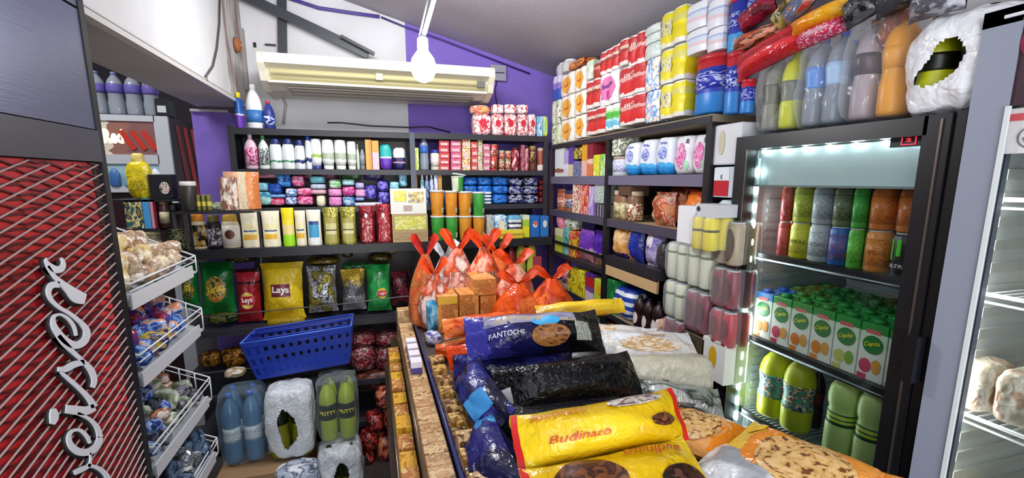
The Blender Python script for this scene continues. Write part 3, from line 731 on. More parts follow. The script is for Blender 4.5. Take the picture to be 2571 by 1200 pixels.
# dark red and green packs behind, on the same shelf
pile([(740+i*58, 790+i*58, 426, 452, C2(c, d), 'dark '+nm+' packet stored high at the back of the hygiene shelf') for i, (c, d, nm) in enumerate((('5a1c38', '8c3050', 'wine'), ('7a2050', 'a04070', 'plum'), ('2c6a34', '4c8c3c', 'green'), ('3a2c5c', '58488c', 'indigo')))],
     BY+.19, .1, 'hygiene_pack', 'packet', 'dark packets at the back of the third shelf')
# third shelf, right bay
rb([
 (1036, 1048, 432, 'box', 'brown cardboard divider board at the left end of the right bay', dict(body='a8744a~', d=.2)),
 (1056, 1067, 438, 'spray', 'teal and white aerosol can behind the stacked tubs', dict(body=('n', 3, ['2c8c8c', 'dfe8e8', '1a5a70'], ''), cap='e8eeee', d=.04)),
 (1068, 1079, 440, 'spray', 'navy aerosol can behind the stacked tubs', dict(body=('n', 3, ['20306c', '9cb0d8', '182450'], ''), cap='c8ccd8', d=.04)),
 (1080, 1090, 436, 'spray', 'blue and white aerosol can behind the stacked tubs', dict(body=('n', 3, ['3a68c0', 'e4e8f2', '8c98c8'], ''), cap='f0f2f6', d=.04)),
 (1091, 1100, 438, 'box', 'white narrow box beside the aerosol cans', dict(body=('n', 3, ['e6e8ee', '9ca8cc'], ''))),
 (1101, 1110, 432, 'box', 'tan cardboard board standing right of the aerosol cans', dict(body='c09048~', d=.2)),
], S3, .06, 'canned_goods', 'grocery')
BL = ('n', 3, ['1f68cc', '2c80dc', '1450a4'], '&')
NV = ('n', 3, ['161c58', '20286c', 'c8cce0', '10143c'], '&')
bl = []
for j, (y0, y1) in enumerate(((444, 465), (466, 487), (488, 511))):
    for i, (x0, x1) in enumerate(((1165, 1200), (1201, 1238), (1239, 1278))):
        if j == 2 and i < 2: continue
        bl.append((x0, x1, y0, y1, BL, 'bright blue rice bag, '+['top', 'middle', 'bottom'][j]+' layer, '+['left', 'centre', 'right'][i]+' pile'))
pile(bl, BY+.02, .15, 'rice_bag', 'bag', 'blue bags in the right bay', z0min=S3)
nv = []
for j, (y0, y1) in enumerate(((446, 466), (467, 488), (489, 511))):
    for i, (x0, x1) in enumerate(((1281, 1317), (1319, 1354))):
        nv.append((x0, x1, y0, y1, NV, 'navy bag with white print, '+['top', 'middle', 'bottom'][j]+' of the '+['left', 'right'][i]+' navy pile'))
pile(nv, BY+.02, .15, 'rice_bag', 'bag', 'navy bags in the right bay', z0min=S3)
pile([(1356, 1378, 450+k*15, 464+k*15, C2('a81824', '6c0f18'), 'flat dark red packet in the pile at the right end, '+['top', 'upper middle', 'lower middle', 'bottom'][k]) for k in range(4)], BY+.02, .15, 'red_packet', 'packet', 'dark red pile in the right bay', z0min=S3)
for k in range(4):
    x, w, h = slotB(1200, 1237, 470, BY, S3)
    item('noodle_packet', 'white and blue striped flat packet in the pile below the blue bags, '+['bottom', 'second', 'third', 'top'][k], 'packet', 'soft', (x, BY+.07, S3+k*.022), 0, w, .12, .021, body=('b', 'Z', [(0, '3a78c0'), (.25, 'e8ecf2'), (.8, '9cc0e4')], .1, ''))
item('tea_box', 'pink and white packet leaning between green cup and white noodle packets', 'packet', 'puffy', (onY(1180, 480, BY).x, BY+.05, S3), 0, .05, .06, .09, body=C2('f0a8a8', 'f6ece8', 'e07080'))
item('cleaner_bottle', 'round blue-topped bottle behind the orange tubs', 'bottle', 'jar', (onY(1120, 480, BY).x, BY+.1, S3), 0, .07, .07, .085, body='2c48a0', cap='2050c0')
item('brown_sachet', 'dark brown sachet pushed between the blue bags', 'packet', 'puffy', (onY(1216, 440, BY).x, BY+.16, S3+.165), 0, .06, .05, .04, body='3a1c18')
BY = 2.96
# ================================================================ the counter shelf
DP = ('b', 'Z', [(0, 'efe6c4'), (.3, 'e8b030'), (.52, 'f0e6b8'), (.64, '33508c'), (.7, 'efe4b0')], .06, '')
rb([
 (465, 508, 540, 'shampoo', 'cream dressing bottle with an orange cap at the left of the counter shelf', dict(body='ece0bc', cap='e8952c', lab=('n', 3, ['f2ecd8', 'd8a844', '2c2a28'], ''), lz=(.08, .7))),
 (511, 546, 541, 'shampoo', 'dark dressing bottle with white label between two cream ones', dict(body='1c1a1e', cap='6a6236', lab=('n', 3, ['c8c4d0', '46404c', 'e8e6ee'], ''), lz=(.08, .6))),
 (550, 594, 540, 'shampoo', 'cream dressing bottle with a yellow cap and a round brown emblem', dict(body='e2d6b4', cap='cfa436', lab='efe6d8', lz=(.06, .68), spot=(-.35, .35, -.45, .1), spotmat='5c2c1c')),
 (597, 648, 531, 'pouch', 'cream doypack with a blue band and golden print, first of the mayonnaise pouches', dict(body=('b', 'Z', [(0, 'ece4c8'), (1, 'ece4c8')], 0, ''), lab=DP, lz=(.02, .66))),
 (651, 699, 531, 'pouch', 'cream doypack with a blue band and golden print, second of the mayonnaise pouches', dict(body=('b', 'Z', [(0, 'ece4c8'), (1, 'ece4c8')], 0, ''), lab=DP, lz=(.02, .66))),
 (702, 735, 523, 'pouch', 'bright yellow pouch with a lime green foot on the counter shelf', dict(body=('b', 'Z', [(0, '9ee01c'), (.3, 'f0d890'), (.55, 'f4e03c'), (.7, 'f6dc0c')], .14, ''))),
 (736, 765, 530, 'pouch', 'narrow cream doypack beside the lime-footed pouch', dict(body=('b', 'Z', [(0, 'ece4c8'), (1, 'ece4c8')], 0, ''), lab=DP, lz=(.02, .66))),
 (766, 804, 528, 'pouch', 'cream doypack with a sky blue panel', dict(body='ece8d4', lab=('b', 'Z', [(0, 'e8ecec'), (.3, '3c9cc8'), (.85, '284a80')], .05, ''), lz=(.02, .68))),
 (808, 849, 522, 'pouch', 'olive gold doypack, left of the pair', dict(body=('n', 2, ['a39a3c', '8f8834', 'b8ae52'], '!'), lab=('b', 'Z', [(0, 'a8a04c'), (.35, 'd8cf98'), (.5, '3a3a20'), (.55, 'd0c888'), (.8, 'a8a04c')], .05, ''), lz=(.05, .7))),
 (852, 893, 521, 'pouch', 'olive gold doypack, right of the pair', dict(body=('n', 2, ['a39a3c', '8f8834', 'b8ae52'], '!'), lab=('b', 'Z', [(0, 'a8a04c'), (.35, 'd8cf98'), (.5, '3a3a20'), (.55, 'd0c888'), (.8, 'a8a04c')], .05, ''), lz=(.05, .7))),
 (900, 941, 518, 'pouch', 'dark red ketchup doypack, left of the pair', dict(body=('n', 4, ['8e1a24', 'a42430', '701018'], '!'), spot=(-.3, .1, .35, .6), spotmat='e8dcd8', lab=('n', 6, ['a82830', '8c1c24', 'd8a098'], ''), lz=(.05, .66))),
 (943, 984, 513, 'pouch', 'dark red ketchup doypack, right of the pair', dict(body=('n', 4, ['9a1c26', 'b02a34', '701018'], '!'), spot=(-.3, .1, .3, .55), spotmat='e8dcd8', lab=('n', 6, ['b83038', '8c1c24', 'd8a098'], ''), lz=(.05, .66))),
], S4, .075, 'sauce_pouch', 'sauce')
x, w, h = slotB(985, 1074, 538, BY, S4)
t = item('stock_box', 'open cardboard display box with yellow packets, lower of two', 'box', 'box', (x, BY+.035, S4), 0, w, .07, h, body='b7a070~')
s_ = sh_box(w, .07, h); patch(t, s_, -.85, .9, -.1, .85, ('n', 4, ['d8d040', 'b8c04a', 'e6e0a0', 'e8d820'], ''), name='print'); patch(t, s_, -.9, .95, -.8, -.25, ('s', 'b09868', '8a6c40'), name='side_print')
x2, w2, h2 = slotB(980, 1070, 474, BY, S4+h)
t = item('stock_box', 'white and yellow display box standing on the yellow packets box', 'box', 'box', (x2, BY+.035, S4+h+.001), 0, w2, .07, h2, body='e6e4d8')
s_ = sh_box(w2, .07, h2); patch(t, s_, -.8, -.1, .0, .85, ('n', 3, ['f0e430', 'e8dc90', 'd8c83c'], ''), name='print'); patch(t, s_, 0, .85, -.1, .75, ('n', 3, ['efe8c8', 'd8c070', '8a8a94'], ''), name='print'); patch(t, s_, -.3, .2, -.75, -.3, ('s', 'c8b8a8', '7a4a5a'), name='caption')
# paper tubs
GR, OR_ = ('n', 2, ['3c9c3c', '48a844'], ''), ('n', 2, ['e0912a', 'e89c34'], '')
tubs = [(1083, 1118), (1120, 1152), (1153, 1187), (1189, 1220)]
for r, row in enumerate(('GGOO', 'OOOG')):
    for c, (a, b) in enumerate(tubs):
        x, w, h0 = slotB(a, b, 542, BY, S4); hh = h0
        g = row[c] == 'G'
        item('snack_tub', ('green' if g else 'orange')+' paper tub with a white lid, '+('lower' if r == 0 else 'upper')+' row, '+['first', 'second', 'third', 'fourth'][c]+' from the left', 'tub', 'tub', (x, BY+.028, S4+.001+r*hh), 0, w*1.0, w*1.0, hh-.001,
             body=GR if g else OR_, cap='e9ece6', group='stacked snack tubs', spot=(.35, .75, -.75, -.35), spotmat=('n', 6, ['e8ecdc', '9cb890'], ''), oval=False)
x, w, h0 = slotB(1135, 1166, 448, BY, S4); x_, _, hh = slotB(1153, 1187, 542, BY, S4)
item('snack_tub', 'green and white tub alone on top of the stacked tubs with a loose lid', 'tub', 'tub', (x, BY+.028, S4+2*hh+.001), 0, w, w, .095, body=('b', 'X', [(0, 'dfe6c8'), (.5, '48ac3c')], .05, ''), cap='dde8dc')
tag(link('loose_lid', sh_soft(.085, .07, .012, .3, 2).mesh, 'd5ddd6', None, (x+.01, BY+.03, S4+2*hh+.1), (0, .15, .2)), 'crumpled white film lid lying on the topmost green tub', 'lid')
rb([
 (1223, 1241, 541, 'box', 'slim blue and cream wafer packet right of the tubs', dict(body=('n', 3, ['6c9cd0', 'e0c48c', 'a0c4e4', 'c8a060'], ''))),
 (1243, 1277, 540, 'soft', 'light blue biscuit packet with a pale biscuit print', dict(body=('n', 3, ['58a4d8', 'cfe2ea', '4090cc'], ''), spot=(-.5, .5, -.5, .6), spotmat='e4dcb8')),
 (1279, 1313, 541, 'soft', 'pale striped packet lying behind the yellow flat box', dict(body=('b', 'Z', [(0, '8cb8d0'), (.4, '4a2434'), (.48, 'e8e8ee'), (.6, '283050'), (.68, 'dfe4ec'), (.8, '6aa8d0')], .1, ''))),
 (1315, 1331, 541, 'box', 'slim yellow and green carton', dict(body=('b', 'Z', [(0, 'e4dc28'), (.5, 'a8cc40'), (.8, 'dce8c8')], .1, ''))),
 (1333, 1356, 542, 'box', 'blue cereal carton with a red emblem', dict(body='2468b8', spot=(-.5, .6, -.1, .5), spotmat=('n', 3, ['e8ecf2', 'd85a40'], ''))),
 (1358, 1379, 543, 'box', 'blue cereal carton with a white oval emblem at the right end of the counter', dict(body='2a74c0', spot=(-.4, .6, -.1, .6), spotmat='dfe0dc')),
], S4, .08, 'cereal_packet', 'grocery')
x, w, h = slotB(1256, 1313, 577, BY-.02, S4)
item('tray_box', 'flat bright yellow display box before the biscuit packets', 'box', 'box', (x, BY-.012, S4), 0, w, .02, h, body=('b', 'Z', [(0, 'd8c424'), (.35, 'b89c2c'), (.6, 'ecd838')], .1, ''))
# orange bread bag on the left end of the third shelf level, standing on jars shelf
t = item('bread_bag', 'orange and clear bread bag standing left of the hygiene packs', 'bag', 'pouch', (onY(604, 500, 2.8).x, 2.86, 1.493), .15, .17, .09, .2, body=('b', 'X', [(0, 'c89878'), (.3, 'e0b490'), (.42, 'd8c8a8'), (.62, 'e08c50'), (.8, 'cf7a44')], .25, '&'))
item('bread_bag', 'clear twisted bag with pale bread beside the orange bread bag', 'bag', 'pouch', (onY(577, 500, 2.8).x, 2.8, 1.493), -.25, .09, .08, .17, body=('n', 3, ['c8a890', 'e8dccc', '8a5a48'], '&'))
# ================================================================ snack bags below the counter
def bag(px0, px1, y0, y1, Y, label, body, name='snack_bag', cat='bag', d=.1, seed=0, rz=0, rx=-.12, ry=0, **kw):
    b = onY((px0+px1)/2, y1, Y); t = onY((px0+px1)/2, y0, Y); a = onY(px0, (y0+y1)/2, Y); c = onY(px1, (y0+y1)/2, Y)
    return item(name, label, cat, kw.pop('kind', 'bag'), (b.x, Y+d/2, b.z), rz, c.x-a.x, d, t.z-b.z, body=body, seed=seed, rx=rx, ry=ry, **kw)
GN = ('n', 1.2, ['0f6a2c', '178038', '0c5a24'], '&')
t = bag(452, 497, 668, 778, 3.0, 'green snack bag half hidden by the wire rack', GN, seed=1, spot=(-.6, .7, -.6, .3), spotmat=('n', 3, ['3a4a1c', 'c8a838', '204c20'], ''), txt='os', tcol='e8d040', tpos=(0, -.05, .7, .3))
t = bag(499, 592, 662, 792, 3.0, 'large green snack bag with orange and yellow lettering', GN, seed=2, spot=(-.62, .62, -.55, .45), spotmat=('n', 4, ['c8782c', '2c6a24', 'e09a38', '1c4c1c'], ''), txt='Xeruca', tcol='e8cc3c', tpos=(0, 0, 1.1, .32), tang=.15)
t = bag(592, 658, 680, 812, 3.0, 'dark red crisps bag with a yellow disc on its front', ('b', 'Z', [(0, '8e1420'), (.72, '2e0c12'), (.76, 'a42430'), (.93, '3a1016')], .05, '&'), seed=3, spot=(-.62, .62, -.5, .12), spotmat='d8b85c')
def relabel(t, w_, d_, h_, seed, string, pos, col, ang=0, shear=.2, kind=sh_bag):
    word(t, kind(w_, d_, h_, seed), string, pos[0], pos[1], pos[2], pos[3], col, off=.004, ang=ang, bold=.03, shear=shear)
def dims(px0, px1, y0, y1, Y):
    b = onY((px0+px1)/2, y1, Y); t = onY((px0+px1)/2, y0, Y); a = onY(px0, (y0+y1)/2, Y); c = onY(px1, (y0+y1)/2, Y)
    return c.x-a.x, t.z-b.z
w_, h_ = dims(592, 658, 680, 812, 3.0); s_ = sh_bag(w_, .1, h_, 3)
patch(t, s_, -.64, .64, -.34, -.02, 'b01828', name='ribbon', off=.004); word(t, s_, 'Lays', 0, -.18, .95, .26, 'f2ece8', off=.007, bold=.03)
t = bag(657, 768, 664, 806, 3.0, 'large yellow crisps bag with a dark red name ribbon', ('n', 1.2, ['d8b41c', 'e4c428', 'c8a214'], '&'), seed=4)
w_, h_ = dims(657, 768, 664, 806, 3.0); s_ = sh_bag(w_, .1, h_, 4)
patch(t, s_, -.55, .42, -.18, .25, '6e2430', name='ribbon', off=.003); word(t, s_, 'Lays', -.06, .03, .85, .3, 'ece4dc', off=.006, bold=.03)
bag(772, 850, 672, 788, 3.0, 'shiny silver and dark snack bag right of the large yellow one', ('n', 4, ['3c3e44', '8c9098', 'd0d4da', '1e1e24', '9a9240'], '!'), seed=5, d=.11)
bag(858, 922, 680, 782, 3.0, 'silver bag with a gold top between the silver and green bags', ('b', 'Z', [(0, '8c8e94'), (.35, '5c5c60'), (.62, '8a7c48'), (.75, 'c8a83c')], .35, '!'), seed=6, d=.1)
t = bag(922, 986, 668, 784, 3.0, 'green crisps bag with a yellow and red emblem low on its front', ('n', 2, ['1e8c40', '2fa050', '157434'], '&'), seed=0, spot=(-.2, .7, -.45, 0), spotmat='d8c04c')
w_, h_ = dims(922, 986, 668, 784, 3.0); s_ = sh_bag(w_, .1, h_, 0); patch(t, s_, -.15, .65, -.35, -.12, 'c83a48', name='ribbon', off=.004); word(t, s_, 'Lays', .25, -.24, .55, .17, 'f6ece8', off=.007)
bag(984, 1034, 686, 770, 3.02, 'dark maroon chocolate bag beside the orange bags', ('n', 3, ['4a1420', '6c2430', '2a0c14'], '&'), seed=1)
bag(520, 592, 790, 815, 2.99, 'dark green and tan packet lying under the large green snack bag', ('n', 3, ['1c3418', '6a6a30', '14240f'], '&'), seed=1, kind='puffy', rx=0)
bag(668, 765, 800, 822, 2.99, 'yellow packet lying flat below the large yellow crisps bag', ('n', 2, ['c8a824', 'a88c1c'], '&'), seed=1, kind='puffy', rx=0)
# dim packets behind and above the bags
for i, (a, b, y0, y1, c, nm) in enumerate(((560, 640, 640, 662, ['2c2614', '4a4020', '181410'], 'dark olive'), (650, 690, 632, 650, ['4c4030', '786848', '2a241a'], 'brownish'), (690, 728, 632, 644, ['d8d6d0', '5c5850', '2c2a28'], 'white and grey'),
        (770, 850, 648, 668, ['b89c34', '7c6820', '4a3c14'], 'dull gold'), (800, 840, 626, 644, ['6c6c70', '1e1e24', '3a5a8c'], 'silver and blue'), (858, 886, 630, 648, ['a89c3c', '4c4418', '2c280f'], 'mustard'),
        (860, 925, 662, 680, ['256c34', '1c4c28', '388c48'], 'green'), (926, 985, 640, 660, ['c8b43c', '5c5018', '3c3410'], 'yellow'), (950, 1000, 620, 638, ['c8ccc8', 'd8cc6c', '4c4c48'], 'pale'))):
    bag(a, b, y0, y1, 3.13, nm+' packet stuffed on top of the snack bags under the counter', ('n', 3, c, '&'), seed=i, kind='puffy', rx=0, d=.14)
# ---- lower shelf
item('dark_crate', 'low black crate under the gold coffee packets', 'crate', 'box', (-.9, 3.08, .386), 0, .34, .2, .145, body='1a1a1e')
GC = ('n', 3, ['a8701c', '7c4c14', 'c89030', '4c2c0c'], '!')
bag(498, 552, 888, 925, 3.0, 'crumpled gold coffee packet on the dark lower shelf, left one', GC, seed=2, kind='puffy', rx=0)
bag(553, 614, 880, 926, 3.0, 'crumpled gold coffee packet on the dark lower shelf, right one', GC, seed=3, kind='puffy', rx=0)
bag(560, 612, 934, 952, 2.85, 'small cream and brown packet on top of the water pack', ('n', 3, ['d8c8a8', 'a88c64', 'e8e0d0'], '&'), seed=3, kind='puffy', rx=0)
RC = ('n', 5, ['5c0f18', '8c1c28', 'c8a0a0', '3a0a10', 'a83040'], '!')
for i, (a, b, y0, y1) in enumerate(((882, 945, 872, 938), (946, 1018, 872, 934), (884, 944, 838, 874), (945, 1010, 838, 873))):
    bag(a, b, y0, y1, 2.98, 'dark red foil coffee bag in the block right of the blue basket, '+['lower left', 'lower right', 'upper left', 'upper right'][i], RC, seed=i+1, kind='puffy', rx=0, d=.15)
bag(895, 1015, 936, 978, 2.96, 'dull brick coloured sack lying below the red foil bags', ('n', 3, ['5c2c20', '7c4030', '3c1c14'], '&'), seed=2, kind='puffy', rx=0)
CN = [['7c1c1c', '3c0f10', 'a83028', 'c87a54'], ['a8862c', '7c5c1c', 'd8c470', '5c1a14'], ['8c2024', '4c1014', 'c84038', '2c0a0c']]
for i, (a, b, y0, y1) in enumerate(((945, 985, 985, 1030), (985, 1030, 975, 1040), (920, 965, 1045, 1090), (965, 1000, 1040, 1085), (990, 1035, 1060, 1105), (905, 950, 1090, 1135), (950, 995, 1100, 1165), (1000, 1035, 1110, 1180), (900, 945, 1140, 1200), (948, 990, 1170, 1230))):
    bag(a, b, y0, y1, 2.6-.0*i, 'small shiny candy bag in the dim heap left of the gondola, '+['topmost left', 'topmost right', 'upper left', 'upper middle', 'yellow-edged right', 'middle left', 'middle', 'lower right', 'lower left', 'bottom'][i], ('n', 3, CN[i % 3] if i != 4 else CN[1], '&'), seed=i, kind='puffy', rx=0, d=.12, group='candy bags in the dim heap')
# ================================================================ goods on the right wall shelves (fronts face the aisle, -X)
RX = 1.19
def rr(px0, px1, y0, y1, kind, label, name, cat, d=.12, X=RX, z=None, **kw):
    pm = (y0+y1)/2
    a = onX(px0, pm, X); b = onX(px1, pm, X); xm = (px0+px1)/2
    zb = onX(xm, y1, X).z if z is None else z
    zt = onX(xm, y0, X).z
    return item(name, label, cat, kind, (X+d/2+.006, (a.y+b.y)/2, zb+.001), -PI/2, (a.y-b.y)*.97, d, zt-zb-.002, **kw), (a.y-b.y)*.97, zt-zb-.002, d
# toilet paper wall on the top board: rows of wrapped rolls, every pack a bundle with its roll ends
def lobed(w, d, h, nu=2, nv=2, amp=.06):
    """front surface with bulging rolls (upright rolls side by side, stacked)"""
    s = Shape()
    def P(u, v, sg):
        x = u*w/2; z = (v+1)/2*h
        fu = abs(math.sin((u+1)/2*nu*PI))**.6; fv = abs(math.sin((v+1)/2*nv*PI))**.35
        y = (d/2)*(1-.22*(1-fu)-.1*(1-fv))
        k = 1-.04*(abs(v)**8)
        return Vector((x*k, sg*y, z))
    s.S = lambda u, v: P(max(-1, min(1, u)), max(-1, min(1, v)), -1)
    def mk():
        mb = MB(); n, m = nu*6, nv*6
        mb.grid(lambda i, j: P(i*2-1, j*2-1, -1), n, m); mb.grid(lambda i, j: P(1-i*2, j*2-1, 1), n, m)
        for uu in (-1, 1):
            mb.grid(lambda i, j: P(uu, j*2-1, (i*2-1)*(uu)), 1, m)
        mb.grid(lambda i, j: P(i*2-1, 1, j*2-1), n, 1); mb.grid(lambda i, j: P(i*2-1, -1, 1-j*2), n, 1)
        return mb.mesh('roll_pack')
    s.mesh = cached(('lob', r3(w), r3(d), r3(h), nu, nv), mk)
    return s
def roll_pack(px0, px1, y0, y1, label, body, emb=None, embc=None, nu=2, nv=2, d=.11, X=RX, rolls=False, txt=None, tcol='ffffff', lab2=None, group='toilet paper packs on the top board', tp=(0, .1, 1.3, .25), name='toilet_paper_pack', oval=True, cat='toilet paper'):
    pm = (y0+y1)/2; a = onX(px0, pm, X); b = onX(px1, pm, X); xm = (px0+px1)/2
    zb = onX(xm, y1, X).z; h = onX(xm, y0, X).z-zb; w = (a.y-b.y)*.985
    zb = max(zb, T1+.002)
    t = thing(name, label, cat, (X+d/2+.004, (a.y+b.y)/2, zb), -PI/2, group)
    s = lobed(w, d, h-.002, nu, nv); link('wrapper', s.mesh, body, t)
    if emb: patch(t, s, emb[0], emb[1], emb[2], emb[3], embc, oval, 'emblem', .002, 8)
    if lab2: patch(t, s, lab2[0], lab2[1], lab2[2], lab2[3], lab2[4], False, 'print', .0015, 8)
    if txt: word(t, s, txt, tp[0], tp[1], tp[2], tp[3], tcol, off=.005, shear=.2, ang=.15)
    if rolls:
        for k in range(nu):
            cx = (-1+(2*k+1)/nu)*w/2; r = w/nu*.46
            rl = link('roll', cached(('roll', r3(r)), lambda: MB().lathe([(r, 0), (r, .012), (r*.9, .016), (r*.34, .016), (r*.3, .008), (.001, .008)], 14).mesh('roll')), 'e4e2e2~', t, (cx, 0, h-.004))
            link('core', cached(('core', r3(r)), lambda: MB().lathe([(r*.3, 0), (r*.28, .0095)], 10).mesh('core')), '3a3434~', rl)
    return t
# column A
roll_pack(1381, 1402, 312, 361, 'cream and green roll pack at the far corner, bottom layer', ('n', 4, ['e6ead0', 'b8cc98', 'efe8d8', '8a9c6c'], ''), nv=1)
roll_pack(1381, 1402, 252, 311, 'cream and green roll pack at the far corner, middle layer', ('n', 4, ['e9ead6', 'b0c49c', 'f1e8dc', '6c7c5c'], ''), nv=1)
roll_pack(1384, 1402, 190, 251, 'slim lilac and blue roll pack at the far corner, upper layer', ('b', 'Z', [(0, '3c58b8'), (.45, '8c78c4'), (.7, 'd6d0e6')], .15, ''), nv=1)
for k, (y0, y1, nm) in enumerate(((185, 238, 'top'), (240, 298, 'middle'), (300, 356, 'bottom'))):
    roll_pack(1403, 1436, y0, y1, 'white roll pack with an orange sun disc, '+nm+' of the first sun column', 'eee6dc', (-.55, .7, -.85, .75), 'e8a83c', txt='sol', tcol='c03828', tp=(.08, -.05, .7, .22))
for k, (y0, y1, nm) in enumerate(((170, 226, 'top'), (229, 286, 'middle'), (289, 346, 'bottom'))):
    roll_pack(1438, 1465, y0, y1, 'white roll pack with an orange sun disc, '+nm+' of the second sun column', 'efe6da', (-.55, .75, -.85, .8), 'eaa636', txt='sol', tcol='c03828', tp=(.08, -.05, .7, .22), nu=2)
roll_pack(1392, 1419, 158, 184, 'low pack of grey-white rolls lying on the first sun column', 'cfcccb', nu=2, nv=1, rolls=True)
roll_pack(1420, 1460, 152, 169, 'brown and orange roll pack lying on top behind the sun columns', ('n', 3, ['a84a24', 'e09048', '7c2c18'], ''), nu=2, nv=1, X=RX+.02)
RD = ('b', 'Z', [(0, 'eae0da'), (.14, 'c82c28'), (.5, 'a8342c'), (.62, 'd8b8a8'), (.74, 'c03030'), (.93, 'f0e4e0')], .12, '')
WR = ('n', 3, ['b83838', 'a02c30', 'd8786c'], '')
roll_pack(1467, 1513, 272, 336, 'dark red striped roll pack in the bottom layer beside the sun columns', RD, txt='HOGAR', tcol='e8d8d0', tp=(-.1, .35, 1.1, .2))
roll_pack(1466, 1499, 200, 270, 'dark red roll pack in the middle layer left of the pink disc pack', RD, txt='HOGAR', tcol='e8d8d0', tp=(-.1, .35, 1.1, .2))
roll_pack(1466, 1483, 152, 198, 'white roll pack in the upper layer right of the sun columns', ('n', 3, ['e9ece6', 'd8e0d4', 'c0d0b4'], ''), nu=1, nv=1)
roll_pack(1484, 1499, 160, 198, 'slim brown-red roll pack in the upper layer', ('b', 'Z', [(0, 'a03428'), (.6, 'c87a5c'), (.8, '8c2c24')], .1, ''), nu=1, nv=1)
roll_pack(1514, 1548, 262, 326, 'white pack with green leaf and blue water print in the bottom layer', ('b', 'Z', [(0, 'e8eee8'), (.15, '6cb8d0'), (.35, 'a8d4dc'), (.48, '58b848'), (.72, 'b8e0a8'), (.82, 'ecf0ea')], .3, ''))
roll_pack(1500, 1547, 182, 262, 'white roll pack with a pink disc in the middle layer', 'ece4e8', (-.75, .75, -.7, .8), 'e07ab0', txt='Suave', tcol='5c2c8c', tp=(0, .25, 1.1, .25), lab2=(-.6, .5, -.6, -.1, 'c02c78'))
roll_pack(1501, 1546, 122, 181, 'dark red roll pack in the upper layer under the three white roll ends', RD, nu=3, rolls=True, txt='HOGAR', tcol='e8d8d0', tp=(-.1, .35, 1.1, .2))
roll_pack(1548, 1570, 98, 163, 'narrow red pack in the upper layer left of the taller red one', RD, nu=1)
R2 = ('b', 'Z', [(0, 'eae4e0'), (.12, 'cc2422'), (.46, 'c83030'), (.55, 'e0a8a0'), (.66, 'c02c2c'), (.94, 'efe8e6')], .25, '')
roll_pack(1549, 1612, 238, 311, 'bright red and white roll pack, bottom of three', R2, txt='DUO', tcol='f2e8e4', tp=(0, .4, .8, .22), nu=2)
roll_pack(1548, 1612, 162, 237, 'bright red and white roll pack, middle of three', R2, txt='DUO', tcol='f2e8e4', tp=(0, .4, .8, .22), nu=2)
roll_pack(1572, 1611, 84, 161, 'bright red and white roll pack, top of three', R2, txt='DUO', tcol='f2e8e4', tp=(0, .4, .8, .22), nu=2)
DG = ('n', 3, ['eef0f2', 'c8d8ec', '6c98d8', 'e8d8c0', 'f2f2f2'], '')
roll_pack(1613, 1648, 228, 306, 'white kitchen towel pack with pale blue print, lower of two', DG, nu=1, nv=1)
roll_pack(1613, 1647, 146, 227, 'white kitchen towel pack with pale blue print, upper of two', DG, nu=1, nv=1)
for k, (y0, y1) in enumerate(((108, 145), (84, 107), (62, 83))):
    roll_pack(1612, 1650, y0, y1, 'plain white pack in the tower beside the yellow packs, '+['lowest', 'middle', 'topmost'][k]+' of three', ('n', 2, ['eef0ee', 'dfe6e2', 'cfdcd4'], '&'), nu=1, nv=1)
YL = ('b', 'Z', [(0, 'e8e8e0'), (.12, 'e6d41c'), (.5, 'f0e000'), (.62, 'd8d068'), (.8, 'e9dc20'), (.95, 'e9e8da')], .25, '')
for k, (y0, y1, nm) in enumerate(((207, 294, 'bottom'), (118, 204, 'middle'), (24, 112, 'top'))):
    roll_pack(1650+k, 1710+k, y0, y1, 'yellow and white kitchen roll pack, '+nm+' of three', YL, nu=2, nv=2, lab2=(-.75, -.05, -.35, .45, ('n', 4, ['f0e000', 'c8c0a8', 'e8e4c8', '8a8468'], '')))
def big_roll(px0, px1, y0, y1, label, cols, X=RX, name='paper_towel_roll', zmin=None):
    pm = (y0+y1)/2; a = onX(px0, pm, X); b = onX(px1, pm, X); xm = (px0+px1)/2
    w = a.y-b.y; zb = onX(xm, y1, X).z; h = onX(xm, y0, X).z-zb
    if zmin: zb = max(zb, zmin)
    return item(name, label, 'paper towel', 'canister', (X+w/2+.004, (a.y+b.y)/2, zb), -PI/2, w*.96, w*.96, h, body=cols, cap='b8242c', group='blue paper towel rolls',
                lab=('n', 4, ['1c2c9c', '2838b0', 'c0c8ec', '2030a4'], ''), lz=(.42, .7))
BR = ('b', 'Z', [(0, '2a7cc8'), (.38, '2038a4'), (.84, 'c0202c')], .04, '')
big_roll(1716, 1803, 138, 284, 'large blue paper towel roll with red rim, leftmost on the top board', BR)
big_roll(1805, 1846, 132, 283, 'blue paper towel roll with red rim, right of the largest one', BR)
big_roll(1848, 1874, 200, 283, 'short blue roll beside the fridge-top packs', BR)
WB = ('b', 'Z', [(0, 'e4e6ee'), (.3, 'e8c8cc'), (.42, 'd8deec'), (.62, 'a8bce0'), (.7, 'eceef4')], .12, '')
for (a, b, y0, y1, nm) in ((1715, 1766, 74, 132, 'left column, lower'), (1714, 1765, 8, 72, 'left column, upper'), (1768, 1806, 70, 126, 'right column, lower'), (1768, 1808, -2, 68, 'right column, upper')):
    roll_pack(a, b, y0, y1, 'white towel roll with blue print and pink edge, '+nm, WB, nu=1, nv=1, d=.1, X=RX+.01, group='white towel rolls on the blue ones')
big_roll(1811, 1862, -8, 126, 'tall blue paper towel roll standing on the blue rolls with red rims', ('b', 'Z', [(0, '3aa0dc'), (.35, '2234a0')], .1, ''), X=RX+.02)
big_roll(1864, 1892, -30, 60, 'dark blue roll at the very top beside the crisps bags', ('b', 'Z', [(0, '20309c'), (.5, '1c2888')], .1, ''), X=RX+.03)
